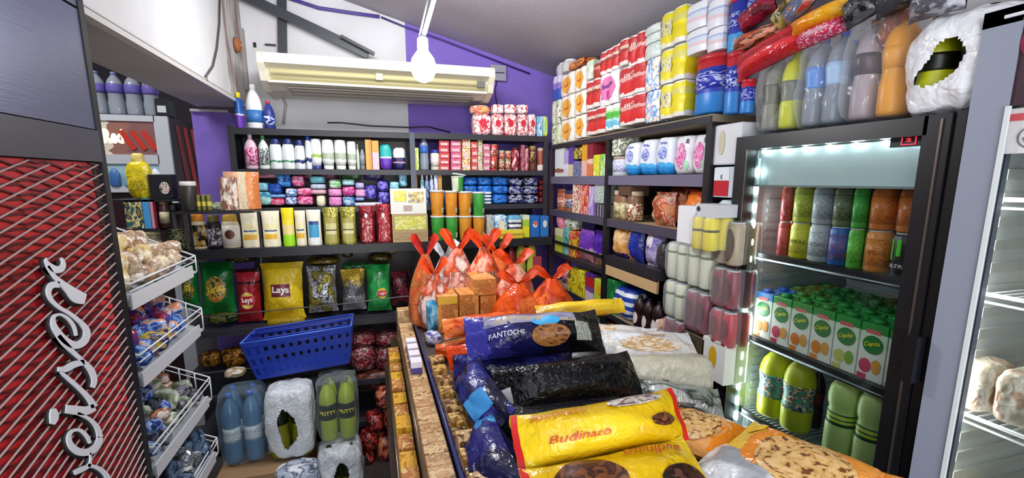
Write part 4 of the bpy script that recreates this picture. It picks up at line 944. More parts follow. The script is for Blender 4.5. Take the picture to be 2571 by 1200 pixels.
# ---- second board
G2 = 'grocery'
def r2(lst, name, cat, z, group=None, d=.08):
    for (a, b, y0, y1, kind, lab, kw) in lst:
        nm = kw.pop('name', name); ct = kw.pop('cat', cat)
        rr(a, b, y0, y1, kind, lab, nm, ct, d=kw.pop('d', d), z=kw.pop('z', z), group=group, **kw)
r2([
 (1391, 1412, 372, 440, 'box', 'white mint carton at the far end of the second board', dict(body=('b', 'Z', [(0, 'dfe8e2'), (.15, '9c5c50'), (.28, 'e2eae8')], .15, ''))),
 (1413, 1424, 378, 440, 'box', 'slim white and lilac carton beside the mint one', dict(body=('b', 'Z', [(0, 'e0dcdc'), (.3, 'e8e4ee'), (.5, 'b8a8dc')], .15, ''))),
 (1425, 1436, 366, 440, 'box', 'slim purple carton beside the lilac one', dict(body=('b', 'Z', [(0, 'd8c8a8'), (.4, '6048a0')], .12, ''))),
 (1438, 1456, 370, 404, 'box', 'small yellow packet standing on a navy one', dict(body=('n', 3, ['e8d83c', '5a4820', 'f0e468'], ''), z=1.668+.105)),
 (1437, 1457, 405, 440, 'box', 'navy packet with white dots under the small yellow one', dict(body=('s', '2a3878', 'd8dce8'))),
 (1458, 1471, 362, 440, 'box', 'amber and peach packet left of the dark red carton', dict(body=('b', 'Z', [(0, 'e8b8a8'), (.5, 'e0a030')], .2, ''))),
 (1472, 1486, 352, 440, 'box', 'dark red carton with orange foot, tallest on the second board', dict(body=('b', 'Z', [(0, 'd8784c'), (.35, 'e8c8b0'), (.5, '8c2838')], .2, ''))),
 (1487, 1503, 388, 440, 'box', 'bright yellow carton left of the green one', dict(body=('n', 3, ['e8e03c', 'd0d428', 'f0ec9c'], ''))),
 (1505, 1518, 386, 440, 'box', 'lime green carton against the middle post', dict(body=('n', 3, ['6cc03c', 'a8dc7c', 'e8f0d8'], ''))),
 (1526, 1558, 392, 436, 'jar', 'squat white jar with blue band right of the middle post', dict(body='dcdce6', cap='b0968c', lab=('s', 'dfe0ee', '4a5cb0'), lz=(.2, .75))),
 (1534, 1560, 344, 391, 'box', 'pale carton on top of the squat white jar', dict(body=('n', 3, ['d8d8c8', '7c8468', 'e8e8e0'], ''), z=None, d=.1)),
], 'grocery_carton', 'grocery', T2)
DB = ('b', 'Z', [(0, '2890dc'), (.22, '4cb0e8'), (.32, 'dfe6f2'), (.88, 'e9eef4')], .16, '')
for k, (a, b, y0) in enumerate(((1561, 1597, 356), (1598, 1638, 348), (1639, 1684, 341))):
    t, w, h, d = rr(a, b, y0, 436, 'soft', 'white and sky blue nappy pack with blue figures, '+['leftmost', 'middle', 'nearest the pink packs'][k], 'nappy_pack', 'nappies', d=.2, z=T2, body=DB, seed=k, group='nappy packs on the second board')
    s = sh_soft(w, .2, h, .16, k)
    patch(t, s, -.5, .45, -.2, .5, ('n', 5, ['5878d0', '8898e0', 'e8e8f4', '4058b8'], ''), True, 'figure', .002); word(t, s, 'bebe', 0, .72, .8, .16, '5a68b8', off=.003)
for k, (a, b, y0) in enumerate(((1685, 1730, 338), (1731, 1775, 334))):
    t, w, h, d = rr(a, b, y0, 434, 'soft', 'white nappy pack with a large pink print, '+['left', 'right']
 [k]+' of two', 'nappy_pack', 'nappies', d=.2, z=T2, body=('b', 'Z', [(0, 'e6e4ea'), (.9, 'ececf0')], .05, ''), seed=k+3, group='nappy packs on the second board')
    s = sh_soft(w, .2, h, .16, k+3)
    patch(t, s, -.65, .55, -.75, .65, ('n', 4, ['e890c0', 'd83c98', 'f0d0e4', 'c03088'], ''), True, 'figure', .002); patch(t, s, .35, .8, -.8, -.3, 'a8dcb8', True, 'figure', .003); patch(t, s, .5, .75, .6, .85, '30303c', False, 'badge', .003)
# ---- third board
r2([
 (1392, 1409, 474, 527, 'jar', 'brown spread jar at the far end of the third board', dict(body='a85c40', cap='8a4a34', lab=('n', 3, ['e8b8a0', 'b86a50', 'f0d8c8'], ''), d=.05)),
 (1411, 1433, 478, 529, 'jar', 'brown jar with navy printed label beside the spread jar', dict(body='a8644c', cap='2c3468', lab=('n', 4, ['2c3c88', 'd8c8c0', '1c2c70'], ''), d=.06)),
 (1435, 1454, 456, 533, 'box', 'cream carton with red fruit dots on the third board', dict(body=('n', 5, ['efe0cc', 'e8d4bc', 'c04030', 'f0e4d4'], ''))),
 (1455, 1474, 452, 535, 'box', 'red and orange carton with a yellow star print', dict(body=('n', 3, ['e07020', 'c83030', 'e8a8b0', 'e89030'], ''))),
 (1476, 1488, 467, 538, 'box', 'slim lilac carton left of the grey-green dispenser box', dict(body=('n', 3, ['9c78d0', 'c8b0e4', 'd8c8ec'], ''))),
 (1490, 1517, 460, 512, 'box', 'pale grey-green card box on a dark striped base', dict(body=('s', 'c8d4cc', '5c6c74'), z=T3+.075)),
 (1493, 1516, 513, 538, 'box', 'dark striped box beneath the grey-green card box', dict(body=('b', 'X', [(0, '3c3440'), (.2, 'b0a8b8'), (.3, '3c3440'), (.5, 'b0a8b8'), (.6, '3c3440'), (.8, 'b0a8b8')], .03, ''))),
 (1528, 1561, 478, 540, 'jar', 'brown jam jar with a cream label right of the middle post, left one', dict(body='8a6446', cap='c8b89c', lab=('n', 4, ['d8cca0', 'b0a070', '5c7038'], ''), lz=(.05, .6))),
 (1563, 1586, 480, 541, 'jar', 'brown jam jar with a cream label, right one', dict(body='7c583e', cap='b8a488', lab=('n', 4, ['d8c8a8', '8c4838', 'e8dcc0'], ''), lz=(.05, .6))),
 (1550, 1582, 450, 476, 'box', 'dull brown carton lying at the back above the jam jars', dict(body='5c4030~', z=T3+.125, d=.1)),
], 'pantry_jar', 'grocery', T3)
BG = ('n', 2.4, ['c8602c', 'e8a070', 'c03c1c', 'd8b8a0', 'a84828'], '&')
rr(1620, 1672, 482, 556, 'bag', 'orange and clear bread bag on the third board, left one', 'bread_bag', 'bread', d=.1, z=T3, body=BG, seed=2)
rr(1668, 1712, 462, 520, 'puffy', 'reddish brown bread bag slumped between the two orange ones', 'bread_bag', 'bread', d=.1, X=RX+.06, z=T3+.0, body=('n', 2, ['8c3018', 'c87850', '5c2010'], '&'), seed=3)
t, w, h, d = rr(1700, 1768, 476, 560, 'bag', 'orange bread bag with a tan window on the third board, right one', 'bread_bag', 'bread', d=.1, z=T3, body=('b', 'Z', [(0, 'e07828'), (.35, 'b89058'), (.62, 'e87820'), (.85, 'c8502c')], .2, '&'), seed=4)
# ---- fourth board (far bay z 1.165, near bay 1.252)
Z4 = 1.166
r2([
 (1391, 1409, 574, 628, 'box', 'yellow-green carton at the far end behind the rail', dict(body=('b', 'Z', [(0, 'c8c838'), (.4, 'a8b850'), (.7, 'e0d8a0')], .2, ''))),
 (1411, 1424, 572, 634, 'box', 'teal carton behind the rail', dict(body=('n', 3, ['4c9ca0', '88c4c0', '2c7484'], ''))),
 (1392, 1408, 536, 573, 'puffy', 'pink packet standing on the yellow-green carton', dict(body=C2('d04c7c', 'e890a8'), z=Z4+.155)),
 (1411, 1438, 540, 571, 'puffy', 'whitish packet with green dots on the teal carton', dict(body=('n', 4, ['d8dcc8', 'a8b488', 'e8e8e0', '707c68'], '&'), z=Z4+.165)),
 (1426, 1440, 580, 640, 'box', 'red and yellow slim packet left of the violet bags', dict(body=('n', 3, ['e0c030', 'd04430', 'e88860'], ''))),
], 'snack_carton', 'grocery', Z4)
rr(1441, 1476, 577, 655, 'bag', 'violet snack bag behind the rail, left of two', 'snack_bag', 'bag', d=.08, z=Z4, body=('b', 'Z', [(0, 'd890a0'), (.3, 'c8a0c8'), (.42, '6a34a8'), (.9, '8c50c0')], .25, '&'), seed=1)
rr(1477, 1511, 580, 664, 'bag', 'deep purple snack bag behind the rail, right of two', 'snack_bag', 'bag', d=.08, z=Z4, body=('b', 'Z', [(0, 'd8a868'), (.2, 'b88890'), (.4, '4c20a0'), (.9, '3c1c80')], .25, '&'), seed=2)
rr(1527, 1560, 568, 642, 'bag', 'cream and orange snack bag in the near bay', 'snack_bag', 'bag', d=.08, z=1.253, body=('b', 'Z', [(0, '3c1c70'), (.15, 'e0a860'), (.5, 'e8c088'), (.85, 'c89050')], .3, '&'), seed=3)
rr(1562, 1600, 565, 654, 'bag', 'blue snack bag with an orange side in the near bay', 'snack_bag', 'bag', d=.08, z=1.253, body=('b', 'X', [(0, 'e09850'), (.4, '2038a0'), (.7, '1c2c8c')], .3, '&'), seed=4)
rr(1606, 1650, 578, 668, 'bag', 'white and violet snack bag in the near bay', 'snack_bag', 'bag', d=.08, z=1.253, body=('n', 2, ['d8d4e4', 'b0a4d0', '5c4ca8', 'e8e4ec'], '&'), seed=5)
rr(1640, 1664, 608, 676, 'puffy', 'shiny black packet leaning beside the white and violet bag', 'snack_bag', 'bag', d=.08, z=1.253, body=C2('141418', '3c3c44'), seed=1)
pile_r = []
for k, (a, b, c, nm) in enumerate(((1443, 1462, ('d06878', 'e8b0b8'), 'rose'), (1464, 1484, ('d8c0b0', 'b04848'), 'cream and red'), (1487, 1508, ('c08850', '5c3020'), 'caramel'))):
    rr(a, b, 650+k*9, 672+k*9, 'puffy', nm+' sweets packet lying before the purple bags', 'sweets_packet', 'packet', d=.03, X=RX-.0, z=Z4, body=C2(*c)) if False else None
# ---- fifth board
r2([
 (1404, 1422, 652, 716, 'bottle', 'red-capped pale bottle at the far end of the fifth board', dict(body='c8a8b0', cap='c82430', d=.05, lab=('n', 3, ['d8c8cc', 'c04858', 'f0e8e8'], ''))),
 (1424, 1448, 676, 732, 'box', 'bright yellow carton, left of the pair on the fifth board', dict(body=('n', 2.5, ['e8d020', 'c8ac18', 'f0e040', '6c5c18'], ''))),
 (1449, 1466, 680, 738, 'box', 'bright yellow carton, right of the pair on the fifth board', dict(body=('n', 2.5, ['e0cc1c', 'f0e040', 'a89018'], ''))),
 (1467, 1488, 686, 750, 'box', 'purple and red packet beside the yellow cartons', dict(body=('b', 'Z', [(0, 'd8c8d8'), (.35, '7c4c98'), (.55, 'c02430'), (.85, '5c2c80')], .2, ''))),
 (1489, 1513, 702, 765, 'box', 'yellow-green tall carton with a daisy before the middle post', dict(body='c8d838', spot=(-.5, .5, -.1, .6), spotmat='e8b020')),
 (1521, 1540, 702, 770, 'box', 'green packet right behind the middle post', dict(body=('n', 2, ['2c8c48', '1c6c34', '58b068'], ''))),
], 'snack_carton', 'grocery', T5)
t, w, h, d = rr(1527, 1580, 722, 790, 'puffy', 'blue and white striped rolled cloth pack on the fifth board', 'striped_pack', 'packet', d=.13, z=T5, body=('b', 'Z', [(0, 'e8ecf4'), (.1, '2444a8'), (.24, 'e8ecf4'), (.36, '2444a8'), (.5, 'e8ecf4'), (.62, '2444a8'), (.76, 'e8ecf4'), (.88, '2444a8')], .1, ''))
for k, (a, b) in enumerate(((1582, 1602), (1603, 1624), (1625, 1650))):
    rr(a, b, 742+k*8, 800+k*14, 'soda', 'dark maroon bottle with a white teardrop label, '+['left', 'middle', 'right'][k]+' of three', 'sauce_bottle', 'bottle', d=.06, z=T5, body='2a1418', cap='1a1014', spot=(-.35, .35, -.75, .0), spotmat='e8dcd8', group='maroon bottles on the fifth board')
rr(1634, 1662, 798, 842, 'puffy', 'small clear bread bag at the near end of the fifth board', 'bread_bag', 'bread', d=.1, X=RX-.0, z=T5, body=('n', 2, ['e8d0b8', 'd8a070', 'f0e8e0'], '&'))
# sixth board, mostly in shade
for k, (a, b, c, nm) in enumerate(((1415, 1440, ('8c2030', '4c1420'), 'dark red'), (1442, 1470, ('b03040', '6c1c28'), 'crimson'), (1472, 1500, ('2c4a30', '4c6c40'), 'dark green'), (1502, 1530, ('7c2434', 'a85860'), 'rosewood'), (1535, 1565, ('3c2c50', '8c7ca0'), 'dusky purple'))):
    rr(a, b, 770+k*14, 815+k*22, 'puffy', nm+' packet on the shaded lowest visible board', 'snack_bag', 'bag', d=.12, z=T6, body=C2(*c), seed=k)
# ---- lower counter level seen between orange bags and right shelving: cans and a paper bag on a low shelf (back wall)
for k, (a, b, y0, y1, kind, c, cp, lab_) in enumerate(((1277, 1300, 612, 655, 'bottle', '8c2430', '5c1820', 'dark red sauce bottle behind the orange bags'), (1301, 1326, 608, 662, 'soda', 'a8b040', '6c7c34', 'yellow-green drink bottle behind the orange bags, left one'), (1328, 1352, 606, 660, 'soda', 'b8bc48', '6c7c34', 'yellow-green drink bottle behind the orange bags, right one'), (1340, 1362, 645, 690, 'box', 'b04050', None, 'pinkish carton behind the orange bags'))):
    b0 = onY((a+b)/2, y1, 2.95); tz = onY((a+b)/2, y0, 2.95).z; ww = onY(b, y0, 2.95).x-onY(a, y0, 2.95).x
    item('drink_bottle' if kind != 'box' else 'carton', lab_, 'bottle' if kind != 'box' else 'box', kind, (b0.x, 3.0, .99), 0, ww, .06, tz-.99, body=c, cap=cp, lab=None)
x0 = onY(1300, 660, 2.95).x
tag(link('low_shelf', MB().box(.55, 1.14, 2.93, 3.3, .965, .988), '20202a'), 'dark low ledge carrying bottles behind the orange bags', 'shelf')
# ================================================================ beer packs stacked between shelving and cooler
def can_pack(px0, px1, y0, y1, X, label, can, top='c8ccd0', wrap='e8eef2@', nx=2, ny=2, z=None, lab=None, band=None):
    pm = (y0+y1)/2; a = onX(px0, pm, X); b = onX(px1, pm, X); xm = (px0+px1)/2
    zb = onX(xm, y1, X).z if z is None else z
    h = onX(xm, y0, X).z-zb-.004; w = a.y-b.y; cw = w/nx
    t = thing('can_pack', label, 'can pack', (X+cw*ny/2+.003, (a.y+b.y)/2, zb), -PI/2, 'canned beer packs stacked by the cooler')
    s = sh_lathe('can', cw*.97, cw*.97, h)
    for i in range(nx):
        for j in range(ny):
            c = link('can', s.mesh, can, t, ((i-(nx-1)/2)*cw, (j-(ny-1)/2)*cw, 0)); link('can_top', s.cap, top, c)
            if j == 0:
                if lab: patch(c, s, -.45, .45, lab[0], lab[1], lab[2], True, 'emblem', .001)
                if band: link('print_band', s.band(*band[:2]), band[2], c)
    f = sh_soft(w*1.01+.004, cw*ny+.006, h+.006, .12, 1, .02, 6); link('shrink_film', f.mesh, wrap, t, (0, 0, -.0015))
    return t
XA = 1.15
can_pack(1657, 1707, 800, 888, XA, 'maroon can pack at the foot of the left column', '6c1c30', lab=(-.4, .5, '8c3c50'))
can_pack(1661, 1709, 705, 797, XA, 'cream can pack in the middle of the left column', 'cdd2bc', band=(.62, .7, '6c7c54'))
can_pack(1666, 1716, 608, 702, XA, 'cream can pack on top of the left column', 'd0d4c0', band=(.72, .78, '6c7c54'))
t_, w_, h_, d_ = rr(1709, 1763, 838, 936, 'box', 'dark olive brown carton with a round emblem at the foot of the middle column', 'beer_carton', 'box', d=.1, X=XA, body='4a4232', spot=(-.5, .3, -.1, .7), spotmat='2a2418', group=None)
can_pack(1710, 1768, 730, 834, XA, 'maroon can pack in the middle column under the cream one', '7c2a40', lab=(-.6, .6, '4c1420'))
can_pack(1717, 1776, 616, 722, XA, 'cream can pack on top of the middle column', 'd0d4c0', band=(.72, .78, '6c7c54'))
XB = 1.15
t_, w_, h_, d_ = rr(1757, 1817, 852, 958, 'box', 'white carton with a golden glass emblem at the foot of the right column', 'beer_carton', 'box', d=.1, X=XB, body='e2e2de', spot=(-.35, .3, -.4, .7), spotmat='d8a820')
word(t_, sh_box(w_, d_, h_), 'SIN', -.6, -.7, .3, .14, '7c7c84', off=.002)
can_pack(1776, 1829, 776, 868, XB, 'bright red can pack in the right column', 'b01c2c', lab=(-.6, .6, '6c1018'))
can_pack(1778, 1836, 672, 772, XB, 'maroon can pack above the bright red one', '7c1c2c', lab=(-.7, .6, '4c1018'))
can_pack(1783, 1844, 553, 664, XB, 'brown and cream can pack with dark oval emblems', 'a8987c', lab=(-.8, .7, '4c3826'))
can_pack(1728, 1781, 540, 628, 1.085, 'yellow can pack before the white open carton', 'e0d02c', band=(.55, .62, '4c4820'))
t_, w_, h_, d_ = rr(1697, 1736, 516, 612, 'box', 'plain white carton left of the yellow cans', 'beer_carton', 'box', d=.09, X=1.09, body='e8eaee')
rr(1742, 1800, 512, 546, 'box', 'grey-white carton with a black dot lying behind the yellow cans', 'beer_carton', 'box', d=.08, X=1.10, body='c8ccd0', spot=(-.85, -.55, -.2, .6), spotmat='1c1c20')
rr(1785, 1848, 500, 545, 'puffy', 'pale blue film-wrapped cans under the red and white carton', 'can_bundle', 'can pack', d=.11, X=RX, body=('n', 3, ['c0d4de', 'a0bccc', 'dfe8ec'], '&'))
t_, w_, h_, d_ = rr(1788, 1850, 418, 497, 'box', 'white carton with a red block beside the cooler', 'beer_carton', 'box', d=.14, X=RX, body='c8d4de')
s_ = sh_box(w_, d_, h_); patch(t_, s_, -.98, .3, -.9, .1, 'b81c2c', name='red_block'); patch(t_, s_, -.98, .3, .12, .95, 'dfe6ea', name='white_block'); word(t_, s_, 'K', -.3, .35, .16, .3, '30303a', off=.003)
t_, w_, h_, d_ = rr(1788, 1858, 310, 414, 'box', 'white carton topmost beside the cooler with a faint gold capsule', 'beer_carton', 'box', d=.14, X=RX, body='d8dade', spot=(-.6, -.15, -.5, .7), spotmat='c8c0a4')
# ================================================================ drinks cooler on the right
FX = 1.187; FY0, FY1 = .70, 1.318; FT = 1.79
def ribbed(mb, axis, fixed, a0, a1, z0, z1, step=.028, dep=.006, sgn=1):
    z = z0
    while z < z1:
        if axis == 'y': mb.box(a0, a1, fixed, fixed+dep*sgn, z, z+step*.5) if sgn > 0 else mb.box(a0, a1, fixed-dep, fixed, z, z+step*.5)
        else: mb.box(fixed-dep, fixed, a0, a1, z, z+step*.5)
        z += step
    return mb
def cooler():
    ox, oy = 1.46, 1.01
    t = thing('drinks_cooler', 'black glass-door drinks cooler lit by white dots, full of cans and cartons', 'cooler', (ox, oy, 0))
    def B(x0, x1, y0, y1, z0, z1): return MB().box(x0-ox, x1-ox, y0-oy, y1-oy, z0, z1)
    link('side_panel', B(FX+.05, 1.74, FY1-.02, FY1, 0, FT), '111114', t); link('side_panel', B(FX+.05, 1.74, FY0, FY0+.02, 0, FT), '0e0e11', t)
    link('top_panel', B(FX+.05, 1.74, FY0, FY1, FT-.03, FT), '1a1b20', t); link('base', B(FX+.05, 1.74, FY0, FY1, 0, .2), '151518', t)
    bk = link('back_panel', B(1.71, 1.74, FY0, FY1, .2, FT-.03), 'b4bab8', t)
    mb = MB(); 
    z = .25
    while z < 1.6:
        mb.box(1.703-ox, 1.71-ox, FY0+.03-oy, FY1-.03-oy, z, z+.016); mb.box(1.3-ox, 1.7-ox, FY1-.046-oy, FY1-.04-oy, z, z+.014); z += .03
    rb_ = link('liner_rib', mb, 'a7b2b2', t); rb_['kind'] = 'stuff'
    link('liner', B(FX+.055, 1.71, FY1-.04, FY1-.02, .2, FT-.03), 'c4cccb', t); link('liner', B(FX+.055, 1.71, FY0+.02, FY0+.04, .2, FT-.03), 'c4cccb', t)
    hd = link('header_panel', B(FX+.06, FX+.085, FY0+.04, FY1-.04, 1.632, FT-.03), 'b4bec2', t)
    link('header_ledge', B(FX+.035, FX+.06, FY0+.04, FY1-.04, 1.628, 1.634), '8a9294', hd)
    lt = bpy.data.lights.new('cooler_strip', 'AREA'); lt.shape = 'RECTANGLE'; lt.size = .03; lt.size_y = 1.2; lt.energy = 2.6; lt.color = (.9, .98, 1)
    lo = bpy.data.objects.new('cooler_strip', lt); COL.objects.link(lo); lo.location = (FX+.06, FY1-.065, 1.0)
    lo.rotation_euler = Vector((-.75, 1, 0)).to_track_quat('Z', 'Y').to_euler()
    lt2 = bpy.data.lights.new('cooler_strip', 'AREA'); lt2.shape = 'RECTANGLE'; lt2.size = .5; lt2.size_y = .02; lt2.energy = .5; lt2.color = (.9, .98, 1)
    lo = bpy.data.objects.new('cooler_strip', lt2); COL.objects.link(lo); lo.location = (FX+.05, 1.01, FT-.045); lo.rotation_euler = (0, 0, PI/2)
    # led strips
    st = link('light_strip', B(FX+.045, FX+.058, FY1-.055, FY1-.04, .3, 1.72), 'cfe0e0', t)
    dot = MB().lathe([(.008, -.014), (.0095, 0), (.008, .014)], 8, .7, 1)
    dm = dot.mesh('led')
    for k in range(24): link('led', dm, 'e8ffff^9', st, (FX+.043-ox, FY1-.058-oy, .34+k*.058))
    st2 = link('light_strip', B(FX+.045, FX+.06, FY0+.05, FY1-.05, FT-.045, FT-.032), 'cfe0e0', t)
    for k in range(7): link('led', dm, 'e8ffff^9', st2, (FX+.05-ox, FY0+.09+k*.075-oy, FT-.048), (PI/2, 0, 0))
    # door
    d = link('door_frame', B(FX, FX+.045, FY1-.052, FY1, .12, FT).box(FX-ox, FX+.045-ox, FY0, FY0, 0, 0) if False else
             MB().box(FX-ox, FX+.04-ox, FY1-.05-oy, FY1-oy, .12, FT).box(FX-ox, FX+.04-ox, FY0+.005-oy, FY0+.058-oy, .12, FT)
             .box(FX-ox, FX+.04-ox, FY0+.05-oy, FY1-.05-oy, FT-.042, FT).box(FX-ox, FX+.04-ox, FY0+.05-oy, FY1-.05-oy, .12, .17), '121216', t)
    link('edge_trim', MB().box(FX-.003-ox, FX-ox, FY0+.02-oy, FY0+.024-oy, .12, FT-.01).box(FX-.003-ox, FX-ox, FY1-.052-oy, FY1-.05-oy, .17, FT-.042), '8a8078*', d)
    link('glass_pane', B(FX+.015, FX+.022, FY0+.055, FY1-.048, .16, FT-.04), glass_mat(), d)
    link('hinge_column', B(FX+.005, FX+.05, FY0-.018, FY0+.002, .12, FT+.004), '08080a', t)
    link('handle', MB().box(FX-.028-ox, FX-.0-ox, FY0-.012-oy, FY0+.012-oy, 1.19, 1.30), '0c0d14', d)
    dp = link('display', B(FX+.03, FX+.04, .765, .845, 1.727, 1.757), '2c3038', t)
    s = sh_box(.08, .01, .03); w_ = word(dp, s, '2', 0, 0, .3, .5, 'ff3048^2.5', off=.0); w_.location = (FX+.033-ox, .803-oy, 1.727); w_.rotation_euler = (0, 0, -PI/2)
    w_2 = link('digit_frame', MB().box(-.016, .016, -.001, 0, .004, .006).box(-.016, .016, -.001, 0, .024, .026).box(-.016, -.014, -.001, 0, .004, .026).box(.014, .016, -.001, 0, .004, .026), 'ff3048^2', dp)
    w_2.location = (FX+.029-ox, .803-oy, 1.727); w_2.rotation_euler = (0, 0, -PI/2)
    for z in (1.402, 1.108, .828):
        mb = MB(); sx = 1.25
        mb.box(sx-ox, sx+.012-ox, FY0+.045-oy, FY1-.045-oy, z-.022, z+.004)
        bd = link('shelf', mb, '1c1c24', t)
        mb = MB(); y = FY0+.05
        while y < FY1-.05: mb.tube([(sx+.012-ox, y-oy, z-.004), (1.7-ox, y-oy, z-.004)], .0022, 4); y += .016
        wr = link('shelf_wire', mb, '9a9ea4*', bd); wr['kind'] = 'stuff'
        link('price_rail', MB().tube([(sx-.003-ox, FY0+.05-oy, z-.014), (sx-.003-ox, FY1-.05-oy, z-.014)], .0035, 6), 'b8c4cc*', bd)
cooler()
# cans on the first shelf
CZ = 1.4055
cols = [(1945, 1968, 'c8484c', 'e08080', 'coral red'), (1969, 2014, 'd0c820', 'e8e070', 'yellow'), (2015, 2062, 'c8ccd2', '9298a0', 'silver white'), (2065, 2114, '2f62b4', 'c04858', 'blue'), (2116, 2150, '58b83c', '8ce060', 'green'), (2152, 2214, 'e08838', 'b85c1c', 'orange'), (2218, 2285, '1c1c20', '2c2c34', 'black')]
up = [('b83c40', 'd87074', 'coral red'), ('b4bc38', '90903c', 'olive yellow'), ('b8bcc4', '8c94a4', 'silver'), ('6c7858', '3c4434', 'dull green'), ('4cb044', '388c34', 'green'), ('d8742c', 'b05818', 'orange'), ('cc6c28', 'a84c14', 'dark orange')]
for k, (a, b, c1, c2, nm) in enumerate(cols):
    X = 1.268; pa = onX(a, 600+k*10, X); pb = onX(b, 600+k*10, X); w = min(pa.y-pb.y, .068); yc = (pa.y+pb.y)/2; hz = .112
    kw = dict(lab=('s', c1, c2), lz=(.15, .8))
    if k == 6: kw = {}
    t = item('drink_can', nm+' can in the front row of the cooler, lower layer', 'can', 'can', (X+w/2, yc, CZ), -PI/2, w*.97, w*.97, hz, body=c1, cap='c8ccd2', group='cans on the upper cooler shelf', **kw)
    s = sh_lathe('can', w*.97, w*.97, hz)
    if k == 6:
        for q, u in enumerate((-.42, 0, .42)):
            patch(t, s, u-.11, u+.11, -.15-(.1 if q != 1 else -.1), .7, '58d838', False, 'claw_mark', .001)
        word(t, s, 'ULTRA', 0, -.5, 1.0, .16, 'e0e0e4', off=.0015)
    elif k in (1, 2, 5): word(t, s, 'ULTRA' if k == 2 else 'VITAL', .2, -.05, 1.1, .2, c2 if k != 1 else '6c6414', off=.0025, ang=PI/2 if False else 0)
    c1, c2, nm2 = up[k]
    item('drink_can', nm2+' can in the front row of the cooler, upper layer', 'can', 'can', (X+w/2+.002, yc, CZ+hz+.001), -PI/2, w*.97, w*.97, hz, body=c1, cap='c8ccd2', lab=('s', c1, c2), lz=(.15, .8), group='cans on the upper cooler shelf')
    for j in (1, 2):
        for l in (0, 1):
            item('drink_can', (nm, nm2)[l]+' can in the '+('second' if j == 1 else 'third')+' row of the cooler, '+('lower' if l == 0 else 'upper')+' layer', 'can', 'can', (X+w/2+j*(w+.004), yc, CZ+l*(hz+.001)), -PI/2, w*.97, w*.97, hz, body=(cols[k][2], up[k][0])[l], cap='c8ccd2', group='cans on the upper cooler shelf')
# cartons on the second shelf
CZ = 1.112
fr = [('e8842c', 'orange fruit'), ('c83858', 'red fruit'), ('e07828', 'orange slice'), ('e88830', 'whole orange'), ('c8c860', 'green pear'), ('d03060', 'pink fruit'), ('e89838', 'peach')]
def carton(x, y, w, d, h, label, top, fc, detail):
    t = thing('juice_carton', label, 'carton', (x, y, CZ), -PI/2, 'juice cartons in the cooler')
    s = sh_box(w, d, h); link('body', s.mesh, ('b', 'Z', [(0, 'ecebe6'), (.5, 'e8ece4'), (.62, 'd8e8d4'), (.84, top)], .08, ''), t)
    link('top_fold', MB().box(-w*.48, w*.48, -.004, .004, h-.001, h+.006), top, t)
    cp = link('cap', cached(('ccap',), lambda: MB().lathe([(.014, 0), (.014, .01), (.012, .013)], 12).mesh('cap')), '1c8c3c' if top != '3c84cc' else '2c5cc0', t, (0, -d*.2, h-.001))
    if detail:
        patch(t, s, -.75, .8, -.05, .6, '1c7c34', True, 'leaf_emblem', .0012); word(t, s, 'Cepita', 0, .3, 1.2, .2, 'e8e030', off=.003, shear=.3, ang=.12)
        patch(t, s, -.85, .1, -.75, -.25, fc, True, 'fruit', .0015); patch(t, s, .1, .8, -.7, -.2, {'c8c860': '7cae3c'}.get(fc, 'e8a040'), True, 'fruit', .0018)
        patch(t, s, -.6, .5, .66, .8, 'd86868', False, 'strip', .0012)
        patch(t, s, -.9, -.2, -.98, -.8, fc, False, 'strip', .0012)
for c in range(7):
    yc = 1.222-c*.0735
    for r in range(5):
        carton(1.27+.03+r*.066, yc-.012*(r > 99), .069, .062, .158, ('front row juice carton with '+fr[c][1]+', '+['farthest', 'second', 'third', 'fourth', 'fifth', 'sixth', 'nearest the frame'][c]+' in the cooler') if r == 0 else 'green-topped juice carton, '+['farthest', 'second', 'third', 'fourth', 'fifth', 'sixth', 'nearest'][c]+' column, '+['', 'second', 'third', 'fourth', 'last'][r]+' row from the glass',
               '3c84cc' if (c == 0 and r < 2) else '2c9440', fr[c][0], r == 0)
# bottles on the third shelf
BZ = .832
def fbottle(a, b, y0, y1, X, label, kind, body, cap, lab=None, lz=(.3, .6), **kw):
    pm = (y0+y1)/2; pa = onX(a, pm, X); pb = onX(b, pm, X); w = pa.y-pb.y; h = onX((a+b)/2, y0, X).z-BZ
    return item('drink_bottle', label, 'bottle', kind, (X+w/2+.002, (pa.y+pb.y)/2, BZ), -PI/2, w, w, h, body=body, cap=cap, lab=lab, lz=lz, **kw)
LB = ('n', 5, ['58b0a0', '3c9c98', 'a05040', 'e8e8c0', '40508c'], '')
fbottle(1885, 1948, 868, 1060, 1.27, 'yellow-green soft drink bottle with a teal label, farthest on the third cooler shelf', 'soda', 'c8cc28', '3848b8', LB, (.3, .62))
fbottle(1945, 2010, 888, 1085, 1.268, 'yellow-green soft drink bottle with a teal label, second on the third cooler shelf', 'soda', 'c4c828', '3848b8', LB, (.3, .62))
fbottle(2020, 2052, 920, 1100, 1.36, 'dark cola bottle in the gap of the third cooler shelf', 'soda', '2a1418', '1c1c20', '6c1c24', (.4, .6))
GL = ('b', 'Z', [(0, '1c5c34'), (.25, 'd8e040'), (.45, '205c34'), (.6, 'c8d838'), (.85, '2c6c3c')], .05, '')
fbottle(2052, 2126, 938, 1165, 1.262, 'pale lemon-green juice bottle with dark green rings, left of two', 'lemon', 'c4dc84', 'e6ead8', GL, (.42, .56))
fbottle(2124, 2204, 966, 1195, 1.258, 'pale lemon-green juice bottle with dark green rings, right of two', 'lemon', 'c8e08c', 'e6ead8', GL, (.42, .56))
fbottle(2204, 2240, 985, 1190, 1.30, 'orange drink bottle with a blue label beside the frame', 'soda', 'c87c28', '2c50a8', '2c4ca0', (.3, .5))
